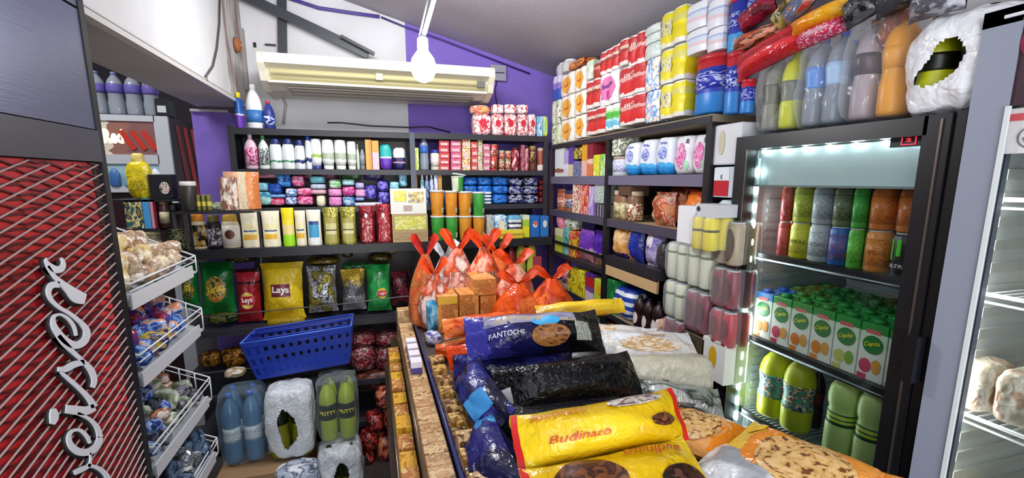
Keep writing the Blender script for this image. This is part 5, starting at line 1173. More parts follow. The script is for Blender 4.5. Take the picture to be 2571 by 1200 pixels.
fbottle(1890, 1935, 900, 1060, 1.36, 'dim yellow bottle behind the two teal-labelled ones', 'soda', '9ca428', '3848a8')
BZ = .56
link_ = thing('cooler_floor_rack', 'dark wire rack at the bottom of the cooler under the last bottles', 'rack', (1.47, 1.0, .55)); link('deck', MB().box(-.22, .24, -.25, .25, -.01, 0), '2c2c34', link_)
for k in range(5):
    item('drink_bottle', 'clear bottle with a blue cap on the lowest cooler rack, '+['farthest', 'second', 'third', 'fourth', 'nearest'][k], 'bottle', 'soda', (1.31, 1.2-k*.085, .552), -PI/2, .075, .075, .24, body='b8c4c8%', cap='2c38a8', lab='7c9cc8', lz=(.35, .55), group='clear bottles low in the cooler')
# ================================================================ second cooler, at the right edge
def cooler2():
    ox, oy = 1.45, .38; y0, y1 = .06, .678; T = 1.975
    t = thing('display_cooler', 'grey framed display cooler at the right edge holding wrapped packages', 'cooler', (ox, oy, 0))
    def B(x0, x1, a, b, z0, z1): return MB().box(x0-ox, x1-ox, a-oy, b-oy, z0, z1)
    link('side_panel', B(FX+.04, 1.745, y1-.016, y1, 0, T), '9aa2b2', t); link('side_panel', B(FX+.04, 1.745, y0, y0+.016, 0, T), '9aa2b2', t)
    link('top_panel', B(FX+.04, 1.745, y0, y1, T-.03, T), 'a8b0be', t); link('back_panel', B(1.72, 1.745, y0, y1, 0, T), 'd4d4d2', t); link('base', B(FX+.04, 1.745, y0, y1, 0, .16), '8c94a4', t)
    link('liner', B(FX+.045, 1.72, y1-.028, y1-.016, .16, T-.03), 'dcdedc', t)
    mb = MB(); z = .3
    while z < 1.7:
        mb.box(1.712-ox, 1.72-ox, y0+.02-oy, y1-.03-oy, z, z+.03); mb.box(1.28-ox, 1.7-ox, y1-.034-oy, y1-.028-oy, z, z+.022); z += .05
    r = link('liner_rib', mb, 'cfcfca', t); r['kind'] = 'stuff'
    d = link('door_frame', MB().box(FX-ox, FX+.035-ox, y1-.062-oy, y1-oy, .1, T).box(FX-ox, FX+.035-ox, y0-oy, y0+.06-oy, .1, T).box(FX-ox, FX+.035-ox, y0-oy, y1-oy, T-.03, T).box(FX-ox, FX+.035-ox, y0-oy, y1-oy, .1, .16), '9299aa', t)
    link('rim_light_strip', MB().box(FX-.004-ox, FX-ox, y1-.068-oy, y1-.06-oy, .16, 1.79), 'dfe6e6', d)
    link('top_grille', MB().box(FX-.005-ox, FX-ox, y0+.05-oy, y1-.035-oy, T-.02, T-.014), 'dfe3ea', d)
    sg = link('sign_panel', B(FX+.004, FX+.02, y0+.06, .622, 1.79, 1.945), '3c2430', t)
    link('sign_disc', MB().lathe([(.04, 0), (.04, .002)], 20), 'b8344c', sg, (FX+.003-ox, .575-oy, 1.905), (0, -PI/2, 0))
    link('glass_pane', B(FX+.014, FX+.02, y0+.06, y1-.062, .16, 1.79), glass_mat(), d)
    stn = link('notice', B(FX+.009, FX+.0125, .50, .622, 1.70, 1.785), 'e0dedd', d)
    link('red_stripe', B(FX+.0075, FX+.0095, .50, .621, 1.762, 1.775), 'd0585c', stn)
    mb = MB(); c = (FX+.008-ox, .577-oy, 1.73)
    mb.tube([(c[0], c[1]+.02*math.cos(a/16*2*PI), c[2]+.02*math.sin(a/16*2*PI)) for a in range(17)], .0012, 4)
    mb.tube([(c[0], c[1]+.012*math.cos(PI+a/8*PI), c[2]+.012*math.sin(PI+a/8*PI)) for a in range(9)], .0012, 4)
    mb.box(c[0]-.001, c[0], c[1]-.009, c[1]-.006, c[2]+.004, c[2]+.008).box(c[0]-.001, c[0], c[1]+.006, c[1]+.009, c[2]+.004, c[2]+.008)
    link('smiling_face', mb, '707078', stn)
    for z in (1.61, 1.41, 1.135, .84):
        mb = MB().tube([(1.245-ox, y1-.03-oy, z), (1.245-ox, y0+.02-oy, z)], .005, 6); mb.tube([(1.25-ox, y1-.03-oy, z-.018), (1.25-ox, y0+.02-oy, z-.018)], .003, 6)
        sh = link('wire_shelf', mb, 'e6e8ea', t); mb = MB(); y = y0+.03
        while y < y1-.03: mb.tube([(1.245-ox, y-oy, z-.001), (1.7-ox, y-oy, z-.001)], .002, 4); y += .02
        w = link('shelf_wire', mb, 'd8dadc', sh); w['kind'] = 'stuff'
    lt = bpy.data.lights.new('cooler_strip', 'AREA'); lt.shape = 'RECTANGLE'; lt.size = .02; lt.size_y = 1.4; lt.energy = 1.8; lt.color = (1, .99, .96)
    lo = bpy.data.objects.new('cooler_strip', lt); COL.objects.link(lo); lo.location = (FX+.055, y1-.035, .98); lo.rotation_euler = Vector((-.8, 1, 0)).to_track_quat('Z', 'Y').to_euler()
cooler2()
SP = ('n', 2.5, ['dcd0c0', 'c8b8a4', 'efe6da', 'c8a890'], '&')
for k in range(6):
    item('sandwich_pack', 'beige wrapped slab package standing on the wire shelf of the grey cooler, '+['farthest', 'second', 'third', 'fourth', 'fifth', 'nearest'][k], 'package', 'soft', (1.30, .63-k*.072, 1.141), -PI/2, .066, .1, .115, body=SP, seed=k, group='wrapped slabs in the grey cooler')
    item('cheese_pack', 'flat cream package lying on the lower shelf of the grey cooler, '+['farthest', 'second', 'third', 'fourth', 'fifth', 'nearest'][k], 'package', 'soft', (1.32, .61-k*.08, .846), -PI/2, .078, .13, .05+.06*(k % 2), body=('n', 3, ['d8cfae', 'b8a078', 'e8e2d0'], ''), seed=k, group='cream packages in the grey cooler')
    item('meat_pack', 'pinkish tray package far back on the upper shelf of the grey cooler, '+['farthest', 'second', 'third', 'fourth', 'fifth', 'nearest'][k], 'package', 'soft', (1.5, .61-k*.085, 1.416), -PI/2, .08, .14, .03, body=('n', 3, ['c8a08c', 'e0d0c4', 'a86858'], ''), seed=k, group='tray packages in the grey cooler')
# ================================================================ packs of bottles (clear or white film with a torn opening)
def wrap_mesh(w, d, h, hole, e=.14, n=34, seed=1):
    s = sh_soft(w, d, h, e, seed, .06, n)
    def P(x, y, z):
        x4, y4, z4 = abs(x)**4, abs(y)**4, abs(z)**4
        q = Vector((w/2*x*(1-e*.5*(y4+z4)), d/2*y*(1-e*.7*(x4+z4)), h/2*z*(1-e*.5*(x4+y4))))
        q += wob(x*1.8, y*1.8, z*1.8, seed, .05*min(w, d)) + wob(x*5, y*5, z*5, seed+3, .014*min(w, d)); q.z = max(q.z+h/2, .001); return q
    mb = MB()
    for ax in range(3):
        for sg in (-1, 1):
            def fn(i, j, ax=ax, sg=sg):
                u, v = i*2-1, j*2-1
                if ax == 0: return P(sg, u*sg, v)
                if ax == 1: return P(-u*sg, sg, v)
                return P(u*sg, v, sg) if sg > 0 else P(-u*sg, -v, sg)
            sk = None
            if ax == 1 and sg == -1 and hole:
                def sk(i, j):
                    u, v = i*2-1-hole[0], j*2-1-hole[1]; ca, sa = math.cos(hole[4]), math.sin(hole[4]); a = (u*ca+v*sa)/hole[2]; b = (v*ca-u*sa)/hole[3]
                    return a*a+b*b < 1+.16*math.sin(3*math.atan2(b, a)+seed)
            mb.grid(fn, n, n, skip=sk)
    me = mb.mesh('film')
    import bmesh
    bm = bmesh.new(); bm.from_mesh(me); bmesh.ops.remove_doubles(bm, verts=bm.verts, dist=1e-5); bm.to_mesh(me); bm.free()
    return me
def bottle_pack(loc, rz, w, d, h, label, body, cap, lab=None, lz=(.35, .6), film='e6eaf0@', hole=(.1, -.1, .45, .5, 0), kind='soda', nx=2, ny=3, seed=1, bodies=None, rx=0, fe=.14, words=None):
    t = thing('bottle_pack', label, 'bottle pack', loc, rz, 'film-wrapped bottle packs', rx)
    cw, cd = (w-.016)/nx, (d-.016)/ny
    s = sh_lathe(kind, cw*.93, cd*.9, h*.945)
    for i in range(nx):
        for j in range(ny):
            b = link('bottle', s.mesh, (bodies[i] if bodies else body), t, ((i-(nx-1)/2)*cw, (j-(ny-1)/2)*cd*.97, .012)); link('cap', s.cap, cap, b)
            if lab: link('label', s.band(*lz), (lab[i] if isinstance(lab, list) else lab), b)
            if words and j == 0: word(b, s, words, 0, (lz[0]+lz[1])-1+.0, 1.3, .13, 'e8e030', off=.005, bold=.02)
    link('film', wrap_mesh(w, d, h, hole, fe, seed=seed), film, t)
    return t
def packR(a, b, y0, y1, X, d, **kw):
    pm = (y0+y1)/2; pa = onX(a, pm, X); pb = onX(b, pm, X); zb = FT+.003; h = onX((a+b)/2, y0, X).z-zb
    return bottle_pack((X+d/2, (pa.y+pb.y)/2, zb), -PI/2, pa.y-pb.y, d, h, **kw)
packR(1889, 1986, 128, 330, 1.2, .22, label='grey film pack with a torn opening showing a yellow-green bottle, on the black cooler', body='c8cc30', cap='8c9c38', lab='787c70', bodies=['8a8c84', 'ccd028'], film='c9d0d4&@', hole=(.0, -.2, .5, .6, .0), seed=2, ny=2)
packR(1988, 2100, 82, 325, 1.2, .24, label='clear film pack of water bottles with blue labels and caps on the black cooler', body='a8b4c4%', cap='3c74d8', lab=['5c94e4', 'a8c8ec'], lz=(.42, .66), hole=None, seed=3, ny=2)
packR(2102, 2258, 34, 318, 1.2, .24, label='clear film pack with one dark and one bright orange bottle on the black cooler', body='e8a020', cap='d07828', bodies=['a89ca4', 'eca018'], lab=['4a3c48', 'f0a83c'], lz=(.45, .66), hole=None, seed=4, ny=2)
packR(2252, 2492, 22, 300, 1.19, .26, label='white film pack with an oval opening showing yellow bottles with black labels', body='c4c818', cap='222418', lab='141810', lz=(.42, .6), film='eef0f4&', hole=(-.05, -.02, .62, .34, .75), seed=5, ny=2, fe=.2)
# bags piled above the packs
def rbag(a, b, y0, y1, X, label, body, kind='bag', d=.09, rot=0, seed=1, z=None, **kw):
    pm = (y0+y1)/2; pa = onX(a, pm, X); pb = onX(b, pm, X); zb = onX((a+b)/2, y1, X).z; h = onX((a+b)/2, y0, X).z-zb
    return item('snack_bag', label, 'bag', kind, (X+d/2, (pa.y+pb.y)/2, zb), -PI/2, pa.y-pb.y, d, h, body=body, seed=seed, rx=0, ry=rot, **kw)
def flop(a, b, X, width, label, body, seed=1, d=.07, **kw):
    """a bag lying along the shelf edge: a and b are the picture points of its two ends"""
    A = onX(a[0], a[1], X); B = onX(b[0], b[1], X); L = (B-A).length; 
    t = item('snack_bag', label, 'bag', 'bag', tuple(A), 0, width, d, L, body=body, seed=seed, **kw)
    z = (B-A).normalized(); y = Vector((1, 0, 0)); x = y.cross(z).normalized(); y = z.cross(x)
    t.rotation_euler = Matrix((x, y, z)).transposed().to_euler(); return t
flop((1852, 175), (2035, 75), 1.2, .09, 'bright red snack bag lying at the top right of the towel rolls', ('b', 'X', [(0, 'c82028'), (.3, 'a01820'), (.45, 'd83038'), (.7, 'b01c24')], .1, '&'), 1)
flop((1840, 118), (1985, 60), 1.22, .05, 'black and orange patterned snack bag lying on the red one', ('n', 3, ['1c1614', 'c85c30', '2c201c', 'e8a080'], '&'), 2)
flop((1858, 72), (1945, -5), 1.24, .075, 'dark wine red snack bag above the patterned one', ('n', 2, ['7c1028', '9c1c38', '5c0c1c'], '&'), 3)
flop((1950, 70), (2010, -10), 1.22, .08, 'black and tan snack bag beside the wine red one', ('n', 2, ['1c1c18', '8c7430', '2c2a20', 'c0b060'], '&'), 4)
flop((1975, 60), (2040, -20), 1.2, .06, 'tan bag with a red and blue round print near the ceiling', ('n', 2.5, ['b09c78', 'c03038', '8c7c60', '5c6488'], '&'), 0)
flop((1985, 82), (2132, 8), 1.19, .05, 'yellow-orange snack bag lying above the water bottle pack', ('b', 'Z', [(0, 'e88c10'), (.5, 'f0a818'), (.8, 'f4b424')], .3, '&'), 5)
flop((2000, 112), (2135, 50), 1.2, .045, 'pink and red snack bag under the yellow-orange one', ('s', 'd02c58', 'f0b8cc', '&'), 6, txt='RAMITAS', tcol='f4d0dc', tpos=(0, .1, .5, .9))
flop((2120, 48), (2210, -12), 1.18, .07, 'shiny black bag above the dark bottle pack', C2('1c1c20', '5c6064', '141418'), 1)
flop((2200, 22), (2300, -25), 1.2, .06, 'black bag lying above the orange bottle', C2('141416', '3c3c40'), 2)
flop((2285, 28), (2430, -18), 1.19, .06, 'grey clear film bag above the white pack', ('n', 3, ['7c7c88', '4c4c54', 'a8a8b4'], '&'), 3)
flop((2225, 60), (2285, 60), 1.26, .12, 'orange-brown bag behind the orange bottle', C2('c8682c', '8c4420'), 4)
# ================================================================ tall cooler at the left edge with the red mesh side
LX = -.62
def left_cooler():
    ox, oy = -.92, 1.1; Y0, Y1 = .62, 1.395; T = 2.03
    t = thing('tall_cooler', 'tall black cooler at the left edge, its side red mesh with white script', 'cooler', (ox, oy, 0))
    def B(x0, x1, a, b, z0, z1): return MB().box(x0-ox, x1-ox, a-oy, b-oy, z0, z1)
    link('cabinet', B(-1.24, LX-.02, Y0, Y1, 0, 2.07), '1c1c22', t)
    m = bpy.data.materials.new('brushed_panel'); m.use_nodes = True; nt = m.node_tree; bs = nt.nodes['Principled BSDF']; bs.inputs['Base Color'].default_value = lin('70748a'); bs.inputs['Roughness'].default_value = .3; bs.inputs['Metallic'].default_value = .55
    nz = nt.nodes.new('ShaderNodeTexNoise'); tc = nt.nodes.new('ShaderNodeTexCoord'); mp = nt.nodes.new('ShaderNodeMapping'); mp.inputs['Scale'].default_value = (1, 2, 60)
    nt.links.new(tc.outputs['Object'], mp.inputs[0]); nt.links.new(mp.outputs[0], nz.inputs['Vector']); bp = nt.nodes.new('ShaderNodeBump'); bp.inputs['Strength'].default_value = .15; bp.inputs['Distance'].default_value = .002
    nt.links.new(nz.outputs[0], bp.inputs['Height']); nt.links.new(bp.outputs[0], bs.inputs['Normal'])
    link('upper_panel', B(LX-.02, LX, Y0, Y1-.022, 1.768, 2.032), m, t)
    link('top_panel', B(LX-.02, LX, Y0, Y1-.022, 2.038, 2.2), m, t)
    link('band', B(LX-.02, LX+.004, Y0, Y1-.018, 1.692, 1.765), '3c3e46', t)
    link('edge_post', B(LX-.02, LX+.003, Y1-.022, Y1, 0, 2.2), '15151a', t)
    r = link('red_panel', B(LX-.02, LX-.006, Y0, Y1-.03, .3, 1.69), ('n', 1.4, ['cc2424', 'e03030', 'a81c24', 'c02026'], ''), t)
    link('black_border', B(LX-.0065, LX-.004, Y1-.05, Y1-.02, .3, 1.69), '0c0c10', t)
    # expanded metal: bright strands one way, dark wavy edges the other way with the lozenges' shading painted in (one piece of mesh)
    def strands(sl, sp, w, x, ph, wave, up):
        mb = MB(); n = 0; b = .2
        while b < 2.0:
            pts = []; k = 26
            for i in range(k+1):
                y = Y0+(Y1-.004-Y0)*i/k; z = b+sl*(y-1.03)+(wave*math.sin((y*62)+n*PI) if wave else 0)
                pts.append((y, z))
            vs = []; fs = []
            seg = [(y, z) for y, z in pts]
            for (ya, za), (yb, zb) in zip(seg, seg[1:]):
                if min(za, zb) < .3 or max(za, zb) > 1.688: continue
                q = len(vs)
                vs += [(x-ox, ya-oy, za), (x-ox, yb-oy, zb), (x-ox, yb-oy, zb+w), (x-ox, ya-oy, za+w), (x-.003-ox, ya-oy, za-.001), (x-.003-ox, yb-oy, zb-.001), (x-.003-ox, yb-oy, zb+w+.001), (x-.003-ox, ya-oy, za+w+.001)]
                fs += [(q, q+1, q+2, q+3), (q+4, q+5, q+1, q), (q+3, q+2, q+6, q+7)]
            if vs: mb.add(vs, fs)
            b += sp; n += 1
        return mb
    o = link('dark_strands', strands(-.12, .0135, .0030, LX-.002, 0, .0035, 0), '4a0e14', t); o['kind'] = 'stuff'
    o = link('wire_strands', strands(.30, .0243, .0011, LX+.0015, 0, 0, 0), 'b09a98', t); o['kind'] = 'stuff'; o['label'] = 'silvery diagonal mesh wires'
    # script lettering, read from the picture and laid on the panel
    S_ = {
     'letter_r': [[(138,58,14),(150,85,24),(140,112,40),(108,118,46),(76,98,36),(58,72,16),(62,58,6)], [(66,100,20),(100,150,24),(140,188,36),(180,222,56),(222,258,84),(264,272,64)], [(128,196,40),(88,200,40),(72,232,30),(84,272,24),(124,312,22),(184,348,24),(240,392,28)]],
     'letter_e': [[(240,392,28),(272,436,40),(262,486,46),(216,512,48),(165,492,48),(122,448,44),(98,404,34),(100,364,20),(132,352,16),(172,372,18),(204,412,20),(218,462,16)]],
     'letter_s': [[(122,462,28),(160,508,34),(206,552,26),(252,594,26),(294,640,38),(312,690,34),(304,732,26)], [(258,600,34),(206,612,42),(160,636,40),(122,636,28)], [(136,652,16),(186,694,24),(236,738,26),(284,788,34),(312,834,46)]],
     'letter_i': [[(312,834,46),(270,852,56),(216,850,58),(164,844,54)], [(222,866,20),(286,896,20),(326,938,30),(342,990,36)]],
     'dot': [[(96,842,30),(100,868,52),(100,892,54),(92,922,28)]],
     'letter_e.001': [[(342,990,36),(326,1036,42),(284,1066,46),(232,1066,46),(192,1036,38),(178,992,26),(196,958,20),(236,954,20),(272,984,22),(290,1022,16)]],
     'letter_v': [[(290,1070,10),(292,1110,12),(280,1140,24),(240,1160,34),(208,1176,30)], [(276,1136,20),(330,1150,24),(372,1184,30),(396,1240,36),(400,1300,36)]],
    }
    def ribbon(mb, st, x0, x1, grow=0, sh=(0, 0)):
        # smooth the stroke
        pts = []; n = len(st)
        for i in range(n-1):
            p0 = st[max(i-1, 0)]; p1 = st[i]; p2 = st[i+1]; p3 = st[min(i+2, n-1)]
            for k in range(6):
                t_ = k/6; f = [0.5*((2*p1[j])+(-p0[j]+p2[j])*t_+(2*p0[j]-5*p1[j]+4*p2[j]-p3[j])*t_**2+(-p0[j]+3*p1[j]-3*p2[j]+p3[j])*t_**3) for j in range(3)]
                pts.append(f)
        pts.append(list(st[-1])); L = []; R = []
        for i, p in enumerate(pts):
            a = pts[max(i-1, 0)]; b = pts[min(i+1, len(pts)-1)]; dx, dy = b[0]-a[0], b[1]-a[1]; q = math.hypot(dx, dy) or 1
            hw = (max(p[2], 3)*.80+grow)/2; nx_, ny_ = -dy/q*hw, dx/q*hw
            for lst, sg in ((L, 1), (R, -1)):
                px = 80+(p[0]+sg*nx_+sh[0])/2.07; py = 620+(p[1]+sg*ny_+sh[1])/2.07
                w = onX(px, py, LX); lst.append((w.y-oy, w.z))
        m_ = len(pts); vs = []
        for X in (x1, x0):
            vs += [(X-ox, a, b) for a, b in L]+[(X-ox, a, b) for a, b in R]
        fs = []
        for i in range(m_-1):
            fs += [(i, i+1, m_+i+1, m_+i), (i, 2*m_+i, 2*m_+i+1, i+1), (m_+i, m_+i+1, 3*m_+i+1, 3*m_+i)]
        fs += [(0, m_, 3*m_, 2*m_), (m_-1, 3*m_-1, 4*m_-1, 2*m_-1)]
        mb.add(vs, fs)
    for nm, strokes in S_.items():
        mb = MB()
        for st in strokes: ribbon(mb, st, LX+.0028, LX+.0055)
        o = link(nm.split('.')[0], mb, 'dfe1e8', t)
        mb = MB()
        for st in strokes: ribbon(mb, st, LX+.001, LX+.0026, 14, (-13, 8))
        link('drop_shadow', mb, '0d0b10', o)  # black offset shadow of each letter, drawn as a larger dark copy
left_cooler()
# ================================================================ beyond the opening: red and white cooler, bottles on it
def far_cooler():
    ox, oy = -1.42, 3.66; x0, x1, y0, y1, T = -1.72, -1.165, 3.4, 3.95, 2.03
    t = thing('far_cooler', 'white cooler with red striped graphics standing beyond the opening on the left', 'cooler', (ox, oy, 0))
    def B(a0, a1, b0, b1, z0, z1): return MB().box(a0-ox, a1-ox, b0-oy, b1-oy, z0, z1)
    link('cabinet', B(x0, x1, y0+.02, y1, 0, T), '2c1418', t)
    link('front_frame', B(x1-.075, x1, y0, y0+.02, 0, T).box(x0-ox, x1-.07-ox, y0-oy, y0+.02-oy, T-.035, T).box(x0-ox, x1-.07-ox, y0-oy, y0+.02-oy, 1.745, 1.8).box(x0-ox, x1-.07-ox, y0-oy, y0+.02-oy, 1.575, 1.61), 'c9ccd2', t)
    h = link('header_sign', B(x0, x1-.07, y0+.008, y0+.018, 1.8, T-.03), ('b', 'X', [(0, 'e8dcc8'), (.5, '9c6c60'), (.7, '8c6060')], .2, ''), t)
    s = sh_box(.45, .01, .19)
    for k in range(3):
        link('red_slash', MB().box(-.014, .014, -.004, 0, -.062, .062), 'd03a28', h, (x1-.11-k*.055-ox, y0+.006-oy, 1.885), (0, -.5, 0))
    w = word(h, s, 'Red', -.0, 0, .45, .9, 'f4e8c8^1.2', off=0, bold=.05); w.location = (x1-.29-ox, y0+.009-oy, 1.81)
    link('glass_window', B(x0, x1-.07, y0+.01, y0+.016, 1.61, 1.745), 'a8c4d0', t)
    for k, (c, nm) in enumerate((('e8f0f4', 'a'), ('3c68b0', 'b'), ('9cc8d8', 'c'), ('4878b8', 'd'))):
        link('bottle_front', sh_lathe('bottle', .055, .03, .12).mesh, c, t, (x1-.1-k*.07-ox, y0+.002-oy, 1.612))
    for k in range(3):
        o = link('side_stripe', MB().add([(x1+.003-ox, y0+.1+k*.13-oy+a, z) for a, z in ((0, T-.04), (.06, T-.04), (.2, 1.45), (.12, 1.45))]+[(x1+.001-ox, y0+.1+k*.13-oy+a, z) for a, z in ((0, T-.04), (.06, T-.04), (.2, 1.45), (.12, 1.45))], [(0, 1, 2, 3), (7, 6, 5, 4), (0, 4, 5, 1), (1, 5, 6, 2), (2, 6, 7, 3), (3, 7, 4, 0)]), ['a82024', 'e83a2c', 'e85a40'][k % 3], t)
    lt = bpy.data.lights.new('far_room_fill', 'AREA'); lt.shape = 'RECTANGLE'; lt.size = .8; lt.size_y = .3; lt.energy = 24  # unseen area light added to brighten the far cooler and the niche
    lo = bpy.data.objects.new('far_room_fill', lt); COL.objects.link(lo); lo.location = (-1.75, 2.5, 3.0)
far_cooler()
for k in range(5):
    item('water_bottle', 'clear water bottle with a purple label on the far cooler, '+['leftmost', 'second', 'third', 'fourth', 'rightmost'][k], 'bottle', 'soda', (-1.62+k*.09, 3.47, 2.032), 0, .085, .085, .25, body='b8c0cc%', cap='7c84c0', lab='6c60b0', lz=(.5, .72), group='water bottles on the far cooler')
item('small_radio', 'small black box with a white face on the far cooler', 'box', 'box', (-1.19, 3.46, 2.032), 0, .07, .1, .1, body='1c1c20', spot=(-.7, .6, -.6, .2), spotmat='d0d4d8', oval=False)
# ---- small step shelf with jars on the counter end
t = thing('step_shelf', 'small dark two-level shelf with jars at the left end of the counter', 'shelf', (-1.08, 2.86, S4))
for z in (1.402, 1.552): link('board', MB().box(-.17, .12 if z > 1.5 else .028, -.06, .1, z-S4-.012, z-S4), '26242a', t)
for x in (-.165, .03): link('post', MB().box(x, x+.012, .08, .095, 0, 1.552-S4-.012), '26242a', t)
t = thing('ledge_board', 'dark narrow board carrying the orange bread bag above the sauces', 'shelf', (-.8, 2.82, 1.478))
link('board', MB().box(-.16, .2, -.09, .1, 0, .012), '232127', t)
link('post', MB().box(-.155, -.145, .08, .09, S4-1.478, 0), '232127', t); link('post', MB().box(.18, .19, .08, .09, S4-1.478, 0), '232127', t)
def nb(a, b, y0, Y, z, kind, label, name, cat, d=.07, **kw):
    x, w, h = slotB(a, b, y0, Y, z); return item(name, label, cat, kind, (x, Y+d/2, z+.001), 0, w, d, h, **kw)
nb(311, 371, 405, 2.81, 1.552, 'puffy', 'bright yellow bag with black print on the small step shelf', 'yellow_bag', 'bag', body=('n', 2.5, ['e0c810', 'd0b40c', 'ecd830', 'e4cc14'], '&'), lab=('s', 'd8c010', '2c2818'), lz=(.2, .5))
nb(327, 356, 384, 2.83, 1.715, 'puffy', 'pale yellow knotted top of a bag standing behind the yellow one', 'yellow_bag', 'bag', d=.05, body='e8d47c')
nb(374, 431, 438, 2.81, 1.552, 'box', 'black box with a pink and cream print beside the yellow bag', 'tea_box', 'box', body='1c1c22', spot=(-.1, .8, -.6, .4), spotmat=('n', 4, ['c87880', 'e0d8c8', '2c2424'], ''))
nb(313, 356, 503, 2.8, 1.402, 'box', 'teal and tan fish tin box on the lower step', 'tin_box', 'box', body=('n', 3, ['2c6c70', 'b89c5c', 'e8d898', '1c4048', '8c7c48'], ''))
nb(358, 375, 500, 2.8, 1.402, 'box', 'narrow sky blue box on the lower step', 'small_box', 'box', body='4ca0dc')
nb(377, 390, 502, 2.8, 1.402, 'box', 'narrow rose and maroon box beside the sky blue one', 'small_box', 'box', body=('b', 'X', [(0, 'd890a0'), (.6, '6c1c2c')], .1, ''))
nb(392, 420, 505, 2.8, 1.402, 'jar', 'brown jar with a beige label on the lower step', 'spread_jar', 'jar', body='3c201c', cap='5c4030', lab='b0a888')
nb(404, 450, 512, 2.82, S4, 'jar', 'black supplement jar standing on the counter beside the step shelf', 'supplement_jar', 'jar', d=.08, body='1c1c1e', cap='121214', lab=('s', '24261c', '9ca060'), lz=(.1, .5))
nb(345, 396, 582, 2.8, S4, 'jar', 'olive glass jar under the step shelf', 'pickle_jar', 'jar', body='6c6848', cap='a8a078', d=.08, lab='a09878')
nb(444, 486, 456, 2.76, 1.49, 'jar', 'dark coffee jar with a white lid on the narrow board', 'coffee_jar', 'jar', d=.09, body='34302e', cap='dcd8d4')
for k, (a, b) in enumerate(((491, 503), (504, 516), (517, 529))):
    nb(a, b, 490, 2.78, 1.49, 'tin', 'small olive and yellow tin right of the white-lidded jar, '+['left', 'middle', 'right'][k]+' of three', 'small_tin', 'tin', d=.035, body=('b', 'Z', [(0, '6c6c34'), (.3, 'c8b84c'), (.6, '6c6830')], .05, ''), cap='8c8450', group='small tins on the narrow board')
nb(530, 560, 508, 2.8, 1.49, 'puffy', 'pale green crumpled packet beside the small tins', 'packet', 'packet', d=.05, body=C2('a8b894', '7c8c6c', 'c8d0b8'))
nb(330, 345, 575, 2.8, S4, 'jar', 'small dark jar at the far left under the step shelf', 'spice_jar', 'jar', body='2c2822', cap='4c4438', d=.05)
# ================================================================ white wire snack rack
def snack_rack():
    ox, oy = -.84, 1.89; Y0, Y1 = 1.60, 2.15; XF, XB = -.70, -.97
    t = thing('snack_rack', 'white wire rack with sloping baskets beside the red mesh cooler', 'rack', (ox, oy, 0))
    w = MB()
    for y in (Y0+.03, Y1-.04):
        link('upright', MB().tube([(XB+.01-ox, y-oy, 0), (XB+.01-ox, y-oy, 1.62)], .011, 8), 'b8bcc2', t)
    for zf, hb in ((1.345, .065), (1.125, .09), (.82, .095), (.54, .07)):
        rise = .13; zb = zf-hb
        b = thing_ = None
        bk = link('basket', MB().add([(XF-ox, Y0-oy, zb), (XF-ox, Y1-oy, zb), (XB-ox, Y1-oy, zb+rise), (XB-ox, Y0-oy, zb+rise), (XF-ox, Y0-oy, zb-.004), (XF-ox, Y1-oy, zb-.004), (XB-ox, Y1-oy, zb+rise-.004), (XB-ox, Y0-oy, zb+rise-.004)],
                                   [(0, 1, 2, 3), (7, 6, 5, 4), (0, 4, 5, 1), (1, 5, 6, 2), (2, 6, 7, 3), (3, 7, 4, 0)]), 'aab0b6', t)
        link('price_strip', MB().box(XF-.002-ox, XF+.004-ox, Y0-oy, Y1-.05-oy, zb-.012, zb+.034), 'd6d8dc', bk)
        mb = MB(); r = .0028
        mb.tube([(XF-ox, Y0-oy, zf), (XF-ox, Y1-oy, zf), (XB-ox, Y1-oy, zf+rise), (XB-ox, Y0-oy, zf+rise), (XF-ox, Y0-oy, zf)], .0035, 6)
        mb.tube([(XF-ox, Y0-oy, zf-.022), (XF-ox, Y1-oy, zf-.022), (XB-ox, Y1-oy, zf+rise-.022)], r, 5)
        for k in range(6):
            f = k/5; x = XF+(XB-XF)*f
            mb.tube([(x-ox, Y1-oy, zf+rise*f), (x-ox, Y1-oy, zb+rise*f)], r, 5)
        for k in range(7): y = Y0+(Y1-Y0)*k/6; mb.tube([(XB-ox, y-oy, zf+rise), (XB-ox, y-oy, zb+rise)], r, 5)
        link('wire_rim', mb, 'dfe2e6', bk)
    return (XF, XB, Y0, Y1)
snack_rack()
ORD = ['first', 'second', 'third', 'fourth', 'fifth', 'sixth', 'seventh', 'eighth', 'ninth', 'tenth']
def heap(zf, hb, n, cols, labels, name, size, seed, grp):
    rnd = random.Random(seed); XF, XB, Y0, Y1 = -.70, -.97, 1.60, 2.15; rise = .13; zb = zf-hb
    i = 0
    for layer in range(2):
        for ix in range(3 if layer == 0 else 2):
            for iy in range(n):
                fx = (ix+.6+.2*layer)/(3.3)+rnd.uniform(-.02, .02); fy = (iy+.5)/n+rnd.uniform(-.02, .02)
                w = size*rnd.uniform(.9, 1.15); h = size*.7*rnd.uniform(.85, 1.2); d = size*.55
                c = cols[rnd.randrange(len(cols))]
                x = XF+(XB-XF)*fx; y = Y0+.04+(Y1-Y0-.09)*fy
                z = zb+rise*fx+.012+layer*size*.42
                sd = i % 5; i += 1
                s_ = sh_soft(round(w, 2), round(d, 2), round(h, 2), .36, sd, .09, 6)
                o = link(name, s_.mesh, M(c[0]), None, (x, y, z), (rnd.uniform(-.5, .5), rnd.uniform(-.4, .2)+.3, rnd.uniform(0, 6.2)))
                tag(o, c[1]+' '+labels+', '+(['front row', 'middle row', 'back row'][ix] if layer == 0 else ['upper front', 'upper back'][ix])+', '+ORD[iy]+' from near', 'packet', grp)
